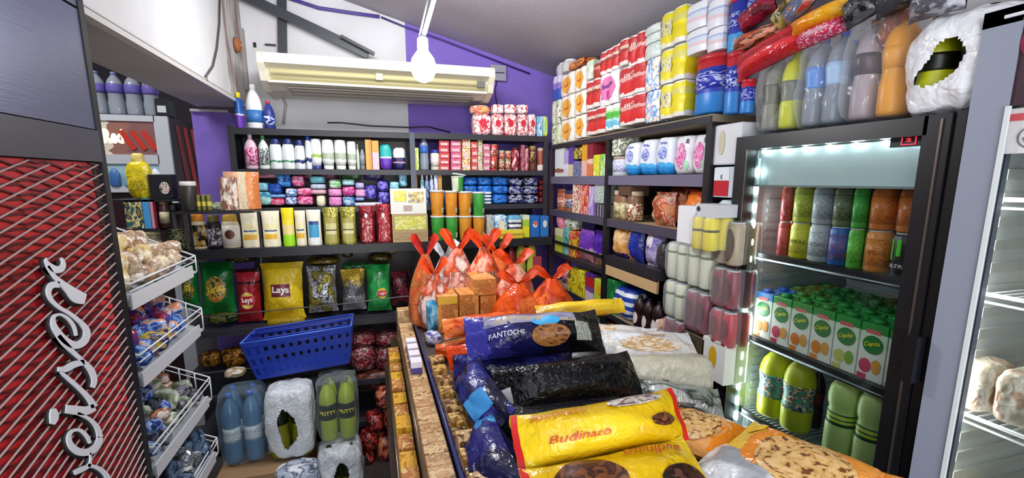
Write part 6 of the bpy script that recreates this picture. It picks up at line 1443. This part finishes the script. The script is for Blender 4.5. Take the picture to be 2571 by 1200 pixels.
heap(1.345, .065, 7, [(('n', 2, ['d8c4a4', 'a88a6c', 'e8dcc8', 'c0a488'], '&'), 'beige biscuit bag'), (('n', 2, ['e0ccb0', 'b89878', '8c6c54', 'f0e8dc'], '&'), 'speckled beige biscuit bag'), (('n', 2, ['e8d49c', 'd8bc7c', 'f0e4c4'], '&'), 'pale yellow biscuit bag')], 'in top wire basket', 'biscuit_bag', .085, 5, 'biscuit bags in the top basket')
heap(1.125, .09, 7, [(('n', 2, ['1c4cb4', '2c68d0', '8cb8e8', '183c94'], '&'), 'blue shiny snack packet'), (('n', 2, ['1c50bc', 'e89858', 'c8d8f0', '2050b0'], '&'), 'blue and orange snack packet'), (('n', 2, ['24348c', '1c2470', 'd8c040'], '&'), 'navy snack packet'), (('n', 2, ['c02840', '2444a0', 'a01c34'], '&'), 'red and blue snack packet')], 'in second wire basket', 'snack_packet', .085, 6, 'snack packets in the second basket')
heap(.82, .095, 7, [(('n', 2, ['1c48b0', '2c5cc8', 'b8c8e8', '183880'], '&'), 'blue wrapped sweet'), (('n', 2, ['a8b89c', '7c8c6c', 'd8dccc'], '&'), 'grey-green wrapped sweet'), (('n', 2, ['c85c28', 'e8a070', '8c3c1c', 'e8dcd0'], '&'), 'orange wrapped sweet'), (('n', 2, ['4c4c58', '8c8c98', '28282e'], '&'), 'dull grey wrapped sweet')], 'in third wire basket', 'sweet_packet', .075, 7, 'sweets in the third basket')
heap(.54, .07, 6, [(('n', 2, ['5c6068', '9ca0a8', '2c2e34', 'e0e4e8'], '!'), 'silvery crumpled bag'), (('n', 2, ['3c5078', '68809c', '1c2c4c'], '&'), 'slate blue bag')], 'in lowest wire basket', 'crumpled_bag', .095, 8, 'bags in the lowest basket')
# ================================================================ wrapped bottle packs and the blue basket on the floor side
plainb = thing('cardboard_box', 'flat brown cardboard under the water bottle pack at the bottom edge', 'box', (-.58, 2.5, 0))
link('carton', sh_box(.40, .42, .25).mesh, '8a6c4c~', plainb)
bottle_pack((-.675, 2.47, .252), .04, .20, .2, .38, 'blue-tinted water bottle pack beside the wire rack', '5c84a8%', '2450b4', ('s', 'b8c4cc', '7c8890'), (.32, .52), film='9cb4c8@', hole=None, ny=2, kind='soda', seed=1)
bottle_pack((-.45, 2.44, .255), -.03, .225, .2, .38, 'white film pack with a big opening over dark yellow bottles', '6c6c14', '2a3418', '141a0c', (.5, .95), film='c4c8ce&', hole=(-.05, -.12, .42, .62, .1), ny=2, seed=2, fe=.22)
bottle_pack((-.225, 2.46, .30), .0, .20, .2, .345, 'clear pack of green bottles with black labels under the blue basket', '8c9c28', '3c4818', '0e100e', (.36, .62), film='c0ccd0@', hole=None, ny=2, seed=3, words='PRITTY')
bottle_pack((-.225, 2.42, .0), .0, .22, .22, .296, 'low white film pack with a dark opening beneath the green bottles', '5c6410', '2a3418', '1c2010', (.4, .9), film='c0c4ca&', hole=(.1, -.1, .4, .6, .1), ny=2, seed=4, fe=.25)
t_ = item('crumpled_film', 'crumpled blue-grey film bundle below the white film pack', 'bag', 'puffy', (-.42, 2.30, .1), .1, .2, .14, .17, body=('n', 3, ['7c88a0', 'a8b0c0', '3c4864', 'd0d6de'], '&'), seed=2)
def blue_basket():
    t = thing('shopping_basket', 'blue plastic shopping basket tilted on top of the bottle packs', 'basket', (-.378, 2.6, .662), 0, None, -.06, -.085)
    m = M('16339a'); W, D_, w, d, H = .52, .29, .44, .23, .205
    def wall(P, name, nx_, nz_, parent):
        mb = MB(); e = .004
        # ring grid with openings
        us = [0]; 
        for k in range(nx_): us += [(k+.28)/nx_, (k+.78)/nx_]
        us.append(1)
        vs_ = [0, .08]
        for k in range(nz_): vs_ += [.08+.8*(k+.18)/nz_, .08+.8*(k+.82)/nz_]
        vs_.append(1)
        for i in range(len(us)-1):
            for j in range(len(vs_)-1):
                if i % 2 == 1 and j % 2 == 0 and 0 < j < len(vs_)-1 and (j > 0):
                    if not (name == 'front_wall' and False) and j >= 2: continue
                a, b, c, d2 = [P(u, v) for u, v in ((us[i], vs_[j]), (us[i+1], vs_[j]), (us[i+1], vs_[j+1]), (us[i], vs_[j+1]))]
                n = (b-a).cross(d2-a).normalized()*e
                q = [a, b, c, d2, a+n, b+n, c+n, d2+n]
                mb.add(q, [(0, 1, 2, 3), (7, 6, 5, 4), (0, 4, 5, 1), (1, 5, 6, 2), (2, 6, 7, 3), (3, 7, 4, 0)])
        return link(name, mb, m, parent)
    def lerp(a, b, f): return a+(b-a)*f
    bl = [Vector((-w/2, -d/2, 0)), Vector((w/2, -d/2, 0)), Vector((w/2, d/2, 0)), Vector((-w/2, d/2, 0))]
    tp = [Vector((-W/2, -D_/2, H)), Vector((W/2, -D_/2, H)), Vector((W/2, D_/2, H)), Vector((-W/2, D_/2, H))]
    for k, (nm, n) in enumerate((('front_wall', 13), ('side_wall', 7), ('back_wall', 11), ('side_wall', 7))):
        a, b, c, d2 = bl[k], bl[(k+1) % 4], tp[(k+1) % 4], tp[k]
        wall(lambda u, v: lerp(lerp(a, b, u), lerp(d2, c, u), v), nm, n, 3, t)
    link('base', MB().box(-w/2, w/2, -d/2, d/2, 0, .005), m, t)
    mb = MB()
    for k in range(4):
        mb.tube([tp[k], tp[(k+1) % 4]], .0055, 6)
    link('rim', mb, '3c60cc', t)
    mb = MB()
    for k in range(4):
        a, b = lerp(bl[k], tp[k], .86), lerp(bl[(k+1) % 4], tp[(k+1) % 4], .86); mb.tube([a, b], .005, 6)
    link('ridge', mb, m, t)
    for k, ins in enumerate((.045, -.045)):
        link('handle', MB().tube([(-W/2+.01, ins, H-.004), (-W/2+.02, ins*2.6, H+.004), (W/2-.02, ins*2.6, H+.004), (W/2-.01, ins, H-.004)], .0045, 6), m, t)
blue_basket()
tag(link('jute_roll', MB().lathe([(.0, 0), (.03, 0), (.032, .012), (.032, .05), (.02, .06)], 12), '2a3a44', None, (-.70, 2.44, .66)), 'dark crumpled cap of a bag beside the basket and the wire rack', 'bag') if False else None
# ================================================================ central island piled with bread and cakes
GX0, GX1, GY0, GY1, GZ = .165, .93, .62, 2.36, .975
t = thing('display_island', 'dark display island in the middle of the aisle under the piled bread and cakes', 'display stand', (.55, 1.5, 0))
link('cabinet', MB().box(GX0-.55+.01, GX1-.55-.01, GY0-1.5, GY1-1.5, 0, GZ-.02), '2c2a38', t)
link('top_board', MB().box(GX0-.55, GX1-.55, GY0-1.5-.005, GY1-1.5+.005, GZ-.02, GZ), '4a4038', t)
rl = link('side_rail', MB().tube([(GX0-.55, GY0-1.5, GZ+.012), (GX0-.55, GY1-1.5, GZ+.012)], .006, 6).tube([(GX0-.555, GY0-1.5, GZ-.03), (GX0-.555, GY1-1.5, GZ-.03)], .005, 6), '30386c', t)
sh = link('side_shelf', MB().box(.0945-.55, GX0-.55-.001, .8-1.5, GY1-1.5, .845, .853).box(-.515, GX0-.551, .8-1.5, GY1-1.5, .70, .706), '3a3024', t)
link('shelf_wire', MB().tube([(.035-.55, .8-1.5, .80), (.035-.55, GY1-1.5, .80)], .003, 5).tube([(.0925-.55, .8-1.5, .93), (.0925-.55, GY1-1.5, .93)], .003, 5), '8c8478*', sh)
link('foot_panel', MB().box(.02-.55, GX0-.55, .8-1.5, GY1-1.5, 0, .7), '3c2c20', t)
def ord_(k):
    a = ['first', 'second', 'third', 'fourth', 'fifth', 'sixth', 'seventh', 'eighth', 'ninth', 'tenth', 'eleventh', 'twelfth', 'thirteenth', 'fourteenth', 'fifteenth', 'sixteenth', 'seventeenth', 'eighteenth', 'nineteenth']
    return a[k] if k < 19 else ('twentieth' if k == 19 else 'twenty-'+a[k-20])
CR = [('n', 3, ['c8a070', 'b88c5c', 'd8b888'], ''), ('n', 3, ['d0a878', 'a87c50', 'c49864'], ''), ('n', 4, ['c89c68', 'e0c090', '8c6038'], '')]
ym = [('n', 3, ['d89c28', 'e0b03c', 'b87c1c'], ''), ('n', 3, ['c89048', 'b06c38', 'e0b878'], '')]
y = .86; k = 0
while y < 2.26:
    w = .052
    item('cracker_pack', 'square tan cracker pack on the island side shelf, '+ord_(k)+' from the near end', 'crackers', 'box', (.128, y, .854), 0, .062, w-.003, .105, body=CR[k % 3], group='cracker packs along the island')
    if k % 2 == 0:
        item('cracker_pack', 'golden cracker pack in the lower outer row of the island, '+ord_(k//2)+' from the near end', 'crackers', 'box', (.066, y+.02, .70+.008), 0, .05, .085, .12 if k % 6 else .132, body=ym[(k//2) % 2], group='golden packs in the outer row')
    y += w; k += 1
for k, (y, h) in enumerate(((2.30, .16), (2.36, .2), (2.42, .17))):
    item('cracker_pack', 'tall tan cracker pack standing at the far end of the side row, '+['nearest', 'middle', 'farthest'][k], 'crackers', 'box', (.13, y, .854) if k == 0 else (.13, y, .80), 0, .07, .055, h, body=CR[k])
tag(link('low_ledge', MB().box(.06, .2, 2.365, 2.5, .0, .798), '3a3024'), 'brown block carrying the far tall cracker packs', 'stand')
for k in range(4):
    item('small_box', 'small white and violet box on the cracker row, '+['nearest', 'second', 'third', 'farthest'][k], 'box', 'box', (.125, 1.63+k*.075, .9605), 0, .04, .05, .045, body=('b', 'Z', [(0, '4a3c8c'), (.5, 'e6e2ee')], .1, ''))

def lie(A, B, w, d, label, body, tilt=0, seed=1, name='cake_bag', cat='bag', kind='bag', group=None, **kw):
    A = Vector(A); B = Vector(B); L = (B-A).length; z = (B-A).normalized(); dn = Vector((0, 0, -1)); dn = (dn-z*dn.dot(z)).normalized()
    yv = z.cross(dn); q = Matrix.Rotation(-math.radians(tilt), 3, z); x = q @ dn; yv = q @ yv
    t = item(name, label, cat, kind, tuple(A), 0, w, d, L, body=body, seed=seed, group=group, **kw)
    t.rotation_euler = Matrix((x, yv, z)).transposed().to_euler()
    return t, (sh_bag(w, d, L, seed) if kind == 'bag' else sh_soft(w, d, L, .3 if kind == 'puffy' else .16, seed, .07 if kind == 'puffy' else .05))
# hidden lower layer that carries the visible bags
for k, (a, b, w, lab, c) in enumerate((((.22, 1.36, 1.05), (.62, 1.36, 1.05), .13, 'dark blue cake bag buried beneath the brown cake loaf bag', ('n', 2, ['1c1c60', '2c2c80', '141440'], '&')),
      ((.24, 1.12, 1.02), (.68, 1.1, 1.02), .09, 'black cake bag buried at the bottom of the pile', C2('101014', '2a2a30')),
      ((.3, .86, 1.02), (.7, .86, 1.02), .09, 'yellow cake bag buried under the two yellow ones', ('n', 2, ['d8b414', 'e8c820'], '&')))):
    lie(a, b, w, .16, lab, c, tilt=0, seed=k+1)
NAVY = ('b', 'Z', [(0, '3a3a98'), (.14, '26266c'), (.3, '16164a'), (.5, '0c0c20'), (.7, '08080e'), (.9, '131318')], .25, '&')
t, s = lie((.255, 1.34, 1.165), (.69, 1.30, 1.168), .145, .15, 'navy and blue cake loaf bag with a brown loaf picture, topmost of the pile', NAVY, tilt=38, seed=2)
patch(t, s, -.95, -.25, -.75, .55, ('n', 2, ['8484a8', 'b8a890', '9494b4', '74749c'], '&'), name='top_picture', off=.002)
patch(t, s, -.55, -.05, -.1, .3, '3ca8e0', True, 'blue_flash', .003)
patch(t, s, -.12, .82, -.12, .42, ('n', 6, ['8c5428', '9c6430', 'b07838', '5c3014'], ''), True, 'loaf_picture', .0035, 10)
word(t, s, 'FANTOCHE', .22, -.46, .46, .2, 'd8d8e8', off=.006, ang=PI/2, bold=.015)
patch(t, s, -.25, .62, .52, .78, ('s', 'b8bcb0', '6c7068'), name='nutrition_table', off=.003)
t, s = lie((.30, 1.15, 1.07), (.725, 1.13, 1.085), .15, .14, 'glossy black cake bag below the navy one, its film catching white glints', ('n', 2, ['0c0c10', '16161c', '050508'], '!'), tilt=48, seed=3)
patch(t, s, .0, .6, -.95, -.82, 'b8b8bc', name='corner_label', off=.003)
t, s = lie((.245, 1.30, 1.08), (.275, 1.02, 1.04), .13, .10, 'navy cake bag slumped over the left edge under the black bag', ('n', 2, ['1c1c58', '2c3080', '101030'], '&'), tilt=40, seed=4)
patch(t, s, -.6, .5, .2, .7, '3c8ccc', name='blue_panel', off=.003)
t, s = lie((.232, 1.08, 1.02), (.235, .80, 1.0), .13, .10, 'navy bag with a blue corner hanging at the left of the yellow bags', ('b', 'Z', [(0, '3c88c8'), (.22, '24246c'), (.6, '14143c')], .3, '&'), tilt=35, seed=5)
word(t, s, 'FANTOCHE', .1, .5, .6, .2, 'c8c8dc', off=.006, ang=PI/2)
lie((.225, 1.0, .99), (.235, .72, .98), .12, .09, 'black and navy film bag at the lower left corner of the pile', C2('0c0c14', '24244c', '3c3c50'), tilt=20, seed=1)
YB = ('n', 1.2, ['e6c00c', 'd8ae08', 'eecc20'], '&')
t, s = lie((.255, .83, 1.115), (.635, .81, 1.135), .118, .125, 'bright yellow pudding cake bag with a red edge, upper of the two', YB, tilt=38, seed=1)
patch(t, s, -.98, .98, -1, -.93, 'c82020', name='red_seal', off=.002); patch(t, s, -.98, .98, .93, 1, 'c82020', name='red_seal', off=.002)
patch(t, s, -.95, -.5, .05, .75, ('n', 3, ['8c6c60', 'd8c8c0', '5c3028', 'e8e0d8'], '!'), True, 'cake_window', .003)
patch(t, s, -.1, .35, .5, .85, ('n', 3, ['5c2c14', '3c1808', '8c4c24'], ''), True, 'cake_picture', .003, 9)
word(t, s, 'Budinazo', .2, -.35, .66, .24, 'c84818', off=.006, ang=PI/2, shear=.4, bold=.01); word(t, s, 'Budinazo', -.68, -.5, .6, .2, 'c87828', off=.006, ang=PI/2, shear=.4, bold=.01)
t, s = lie((.25, .705, 1.045), (.615, .69, 1.06), .19, .12, 'yellow pudding cake bag lying face up at the bottom edge, its name upside down', YB, tilt=62, seed=3)
patch(t, s, -.98, .98, -1, -.92, 'c82020', name='red_seal', off=.002)
patch(t, s, -.72, .5, -.8, .0, ('n', 5, ['4c2410', '381808', '6c3c1c', '7c4420'], ''), True, 'cake_picture', .003, 10)
word(t, s, 'Budinazo', -.62, .45, .72, .24, 'b84818', off=.006, ang=-PI/2, shear=.4, bold=.01)
patch(t, s, -.25, .5, .35, .95, ('n', 3, ['3c1c10', '201008', '5c3828'], ''), True, 'cake_picture', .003, 8)
# right hand flank
BRD = ('n', 9, ['e0bc80', 'd8b070', 'cc9c54', '6c4424'], '')
t, s = lie((.725, 1.0, 1.0), (.80, .80, 1.03), .17, .07, 'orange and white bag with speckled fruit cake picture, beside the yellow bags', ('b', 'Z', [(0, 'e88c20'), (.3, 'e0a060'), (.8, 'e88818')], .3, '&'), tilt=78, seed=2)
patch(t, s, -.7, .8, -.6, .6, BRD, True, 'cake_picture', .003, 10)
t, s = lie((.70, .80, 1.02), (.76, .62, 1.06), .16, .05, 'white film bag between the two fruit cake bags', ('n', 2, ['c8ccd4', 'e0e4ea', '9ca0a8'], '&'), tilt=80, seed=5)
t, s = lie((.775, .80, 1.045), (.84, .50, 1.075), .19, .08, 'orange bag with a speckled fruit cake picture at the bottom right edge', ('b', 'Z', [(0, 'f0c840'), (.15, 'e88c20'), (.6, 'e89840'), (.9, 'd87818')], .3, '&'), tilt=72, seed=3)
patch(t, s, -.75, .85, -.5, .7, BRD, True, 'cake_picture', .003, 10); patch(t, s, -.9, -.4, -.95, -.6, 'f0c020', True, 'sun_disc', .003)
t, s = lie((.70, 1.10, 1.04), (.95, 1.03, 1.0), .10, .09, 'clear and dark green film bag behind the fruit cake bags', ('n', 2, ['5c685c', 'a8b0a8', '2c342c', 'c8ccc8'], '!'), tilt=50, seed=2)
WT = ('n', 1.5, ['d8dade', 'e8eaee', 'c4c4c0', 'e4e0d8'], '&')
t, s = lie((.735, 1.235, 1.035), (1.0, 1.16, 1.035), .135, .17, 'white cake box in film with brown lettering on its side', ('n', 1.5, ['c0bca8', 'd0ccb8', 'b4b09c'], '&'), tilt=14, seed=1, kind='soft')
word(t, s, 'KELLER', .2, -.35, .55, .35, '5c2c14', off=.004, ang=PI/2, shear=.2, bold=.03)
t, s = lie((.72, 1.32, 1.11), (1.0, 1.22, 1.10), .17, .06, 'white cake bag with a gold and brown cake picture on top of the lettered box', WT, tilt=72, seed=4)
patch(t, s, -.1, .75, -.7, .6, ('n', 5, ['d8d0c0', 'c8a468', 'b08850', 'e4c8b0', 'dcd8cc'], ''), True, 'cake_picture', .003, 10); word(t, s, 'Tresor', -.3, .1, .5, .3, 'b87858', off=.004, ang=PI/2, shear=.4)
t, s = lie((.70, 1.62, 1.05), (.95, 1.38, 1.08), .16, .06, 'white bread bag lying behind the navy loaf bag on the right', WT, tilt=75, seed=2)
patch(t, s, -.5, .2, -.6, .2, ('n', 3, ['e0b070', 'eee8e0', 'd89058'], ''), True, 'bread_picture', .003, 8)
t, s = lie((.82, 1.66, 1.03), (1.0, 1.40, 1.03), .15, .06, 'white bread bag with a long crease on the right edge of the island', WT, tilt=78, seed=3)
patch(t, s, -.4, .2, -.7, .1, ('n', 3, ['e0a868', 'eee8e0'], ''), True, 'bread_picture', .003, 8)
lie((.62, 1.60, 1.0), (.9, 1.62, 1.0), .1, .2, 'pale bag at the foot of the white bread bags', WT, tilt=0, seed=1)
t, s = lie((.60, 1.66, 1.13), (.965, 1.62, 1.145), .07, .08, 'bright yellow bag end sticking out behind the navy loaf bag', ('n', 1.3, ['f0c018', 'e0a80c', 'f8d030'], '&'), tilt=45, seed=2)
lie((.55, 1.66, 1.02), (.93, 1.64, 1.02), .09, .1, 'mustard bag under the bright yellow one', ('n', 1.3, ['c89818', 'e0b028'], '&'), tilt=0, seed=2)
# left hand flank
ORG = ('n', 1.6, ['e04c14', 'f06420', 'c83c0c', 'f08040'], '&')
t, s = lie((.232, 1.66, 1.10), (.52, 1.66, 1.11), .085, .09, 'orange bread bag lying left behind the navy loaf bag', ORG, tilt=40, seed=1)
patch(t, s, -.2, .5, -.5, .1, ('s', 'a8a8b8', '6c6c88'), name='info_panel', off=.003)
t, s = lie((.222, 1.50, 1.045), (.42, 1.50, 1.06), .09, .10, 'red, white and blue bread bag left of the navy loaf bag', ('b', 'Z', [(0, 'e04818'), (.3, 'e8c8c0'), (.55, '2c5cd0'), (.85, '241c50')], .3, '&'), tilt=35, seed=2)
lie((.222, 1.38, 1.01), (.34, 1.30, 1.02), .08, .09, 'white and maroon film bag end at the left rim of the pile', ('n', 2, ['c8a8b0', 'e8dce0', '6c3040'], '&'), tilt=30, seed=3)
lie((.215, 1.26, .99), (.25, 1.08, .99), .07, .07, 'golden crumpled bag tucked under the left edge of the navy bags', ('n', 2, ['c89420', '8c6010', 'e0b840'], '!'), tilt=30, seed=4)
lie((.20, 1.66, 1.01), (.42, 1.72, 1.01), .07, .09, 'orange bag beneath the lying orange bread bag', ORG, tilt=0, seed=4)
for k in range(16):
    item('wafer_pack', 'small brown and gold pack at the left rim, '+ord_(k)+' from the near end', 'packet', 'box', (.192, .74+k*.058, GZ+.001), 0, .045, .052, .035+.012*(k*7 % 3), body=[('n', 3, ['6c4420', 'a87c38', '3c2410'], '&'), ('n', 3, ['b08038', 'd8b060', '7c5424'], '&'), ('n', 3, ['8c6840', '4c3018', 'c8a068'], '&')][k % 3], seed=k, group='small packs at the rim')
# tan boxes
BXM = ('n', 2.5, ['d88c44', 'c87c38', 'e8a860', 'e09850'], '')
def tbox(a, b, y0, y1, Y, d, label, z=None, top=None):
    x, w, h = slotB(a, b, y0, Y, GZ+.001) if z is None else slotB(a, b, y0, Y, z)
    t = item('tan_box', label, 'box', 'box', (x, Y+d/2, (z or GZ+.001)), 0, w, d, h, body=BXM, group='tan boxes on the island')
    s = sh_box(w, d, h); patch(t, s, -.6, .6, -.5, .5, ('s', 'd08848', 'a85c24'), name='print', off=.001)
    return x, w, h
x1, w1, h1 = tbox(1098, 1150, 742, 0, 1.98, .14, 'tan box with a yellow band, left of the three in the lower row')
patch_t = plainbox('yellow_band', (x1-w1*.46, x1+w1*.46, 1.977, 1.979, GZ+h1*.78, GZ+h1*.97), 'e8b83c'); patch_t.parent = [o for o in bpy.data.objects if o.name == 'tan_box'][0]; patch_t.location = tuple(-v for v in patch_t.parent.location)
tbox(1154, 1202, 738, 0, 1.99, .14, 'tan box in the middle of the lower row')
x3, w3, h3 = tbox(1206, 1246, 742, 0, 2.0, .14, 'tan box at the right of the lower row')
tbox(1190, 1246, 700, 0, 1.99, .17, 'tan box lying on top of the lower row', z=GZ+h3+.006)
t = item('blue_bag', 'light blue film bag standing left of the tan boxes', 'bag', 'bag', (.235, 2.0, GZ+.002), .5, .07, .05, .15, body=('n', 2, ['3ca0d0', '8cc8e0', '2c80b0'], '&'), seed=3)
item('egg_tray', 'dark blue and white packet before the light blue bag', 'packet', 'puffy', (.215, 1.86, GZ+.002), .2, .06, .08, .05, body=C2('2c2c70', 'e0e0ea', '4c4c9c'), seed=2)
# tied orange shopping bags with bread
def tied_bag(px, ytop, w, Y, label, body, seed, lean=0, clear=None, ear='e84c18'):
    a = onY(px, 700, Y); top = onY(px, ytop, Y); h = top.z-GZ; W = w
    t = thing('tied_bag', label, 'bag', (a.x, Y, GZ+.002), 0, 'knotted orange shopping bags')
    prof = [(.0, 0), (.62, .0), (.9, .05), (1.0, .17), (.97, .32), (.82, .46), (.6, .6), (.4, .7), (.26, .77), (.22, .8)]
    def fn(i, j):
        f = j*(len(prof)-1); k = min(int(f), len(prof)-2); g = f-k
        r = prof[k][0]*(1-g)+prof[k+1][0]*g; z = prof[k][1]*(1-g)+prof[k+1][1]*g
        an = i*2*PI; q = wob(math.cos(an)*1.6, math.sin(an)*1.6, z*2.5, seed, 1); q2 = wob(math.cos(an)*4, math.sin(an)*4, z*3, seed+4, 1)
        rr_ = r*W/2*(1+.22*q.x+.13*q2.y+.06*math.sin(an*7+seed)*min(1, z*3))
        return Vector((rr_*math.cos(an)+lean*z*z*h, rr_*.8*math.sin(an), max(0, z*h*(1+.03*q.z))))
    link('body', MB().grid(fn, 28, 22), body, t)
    for sg in (-1, 1):
        def ef(i, j, sg=sg):
            u = i*2-1; ww = W*(.09+.2*j*(1-.25*j))
            n = wob(u*2, j*3, sg, seed+7, 1)
            return Vector((lean*h*.64+sg*W*(.05+.26*j)+u*ww*.6+n.x*.008, n.y*.018+.012*math.cos(u*2.5), h*(.77+.25*j)-abs(u)**2*.02*j))
        link('ear', MB().grid(ef, 6, 6), ear, t)
    if clear:
        def cf(i, j):
            u = i*2-1; v = .1+.55*j; an = -PI/2+u*.75
            f = v*(len(prof)-1)/ .8 *.8; k = min(int(f), len(prof)-2)
            zz = .1+.45*j; rr_ = W/2*(1.03-.55*max(0, zz-.28))
            return Vector((rr_*math.cos(an)*.8+lean*zz*zz*h, rr_*.86*math.sin(an), zz*h))
        link('bread_window', MB().grid(cf, 10, 8), clear, t)
    return t
ORB = ('n', 1.3, ['e84814', 'f05c1c', 'd03c0c', 'f47838'], '&')
CLR = ('n', 2.2, ['b85c3c', 'd89070', 'f0c0a8', 'e05424', '8c3c24'], '&')
PNK = ('n', 2.4, ['c07868', 'e8a898', 'e05828', '9c5040', 'f0d0c4'], '&')
tied_bag(1118, 605, .16, 2.29, 'whitish clear knotted bag behind the orange ones', ('n', 2, ['b0b8bc', 'd8dee0', '90989c'], '&'), 3, ear=('n', 2, ['b0b8bc', 'd8dee0'], '&'))
tied_bag(1062, 592, .15, 2.12, 'tall red-orange and tan crinkled bag at the left end of the orange bags', ('n', 2, ['c83c20', 'e08848', 'd05830', 'b87840'], '&'), 1, lean=.05, ear='c82c20')
tied_bag(1150, 578, .2, 2.22, 'orange and pink clear bag of bread, second from the left', PNK, 2, clear=('n', 3, ['c89080', 'f0c8bc', '8c5448', 'e8b0a0'], '&'))
tied_bag(1216, 578, .2, 2.2, 'clear bag with brown rolls and an orange top in the middle', CLR, 5, clear=('n', 3, ['7c5040', 'a87868', '5c3830', 'c8a898'], '&'))
tied_bag(1262, 590, .2, 2.26, 'orange bag leaning left behind the tan boxes', ORB, 4, lean=-.12)
tied_bag(1090, 650, .15, 2.0+.05, 'low pink and orange clear bag before the crinkled one', PNK, 6)
tied_bag(1290, 628, .23, 2.12, 'orange bag with clear ripples right of the tan boxes', CLR, 7, clear=('n', 3, ['e88860', 'c86840', 'f0a888'], '&'))
tied_bag(1300, 680, .225, 1.93, 'solid orange knotted bag in front, left of two', ORB, 8)
tied_bag(1384, 668, .225, 1.96, 'solid orange knotted bag in front, right of two', ORB, 9, clear=('n', 3, ['e88868', 'f0683c', 'd84c1c'], '&'))
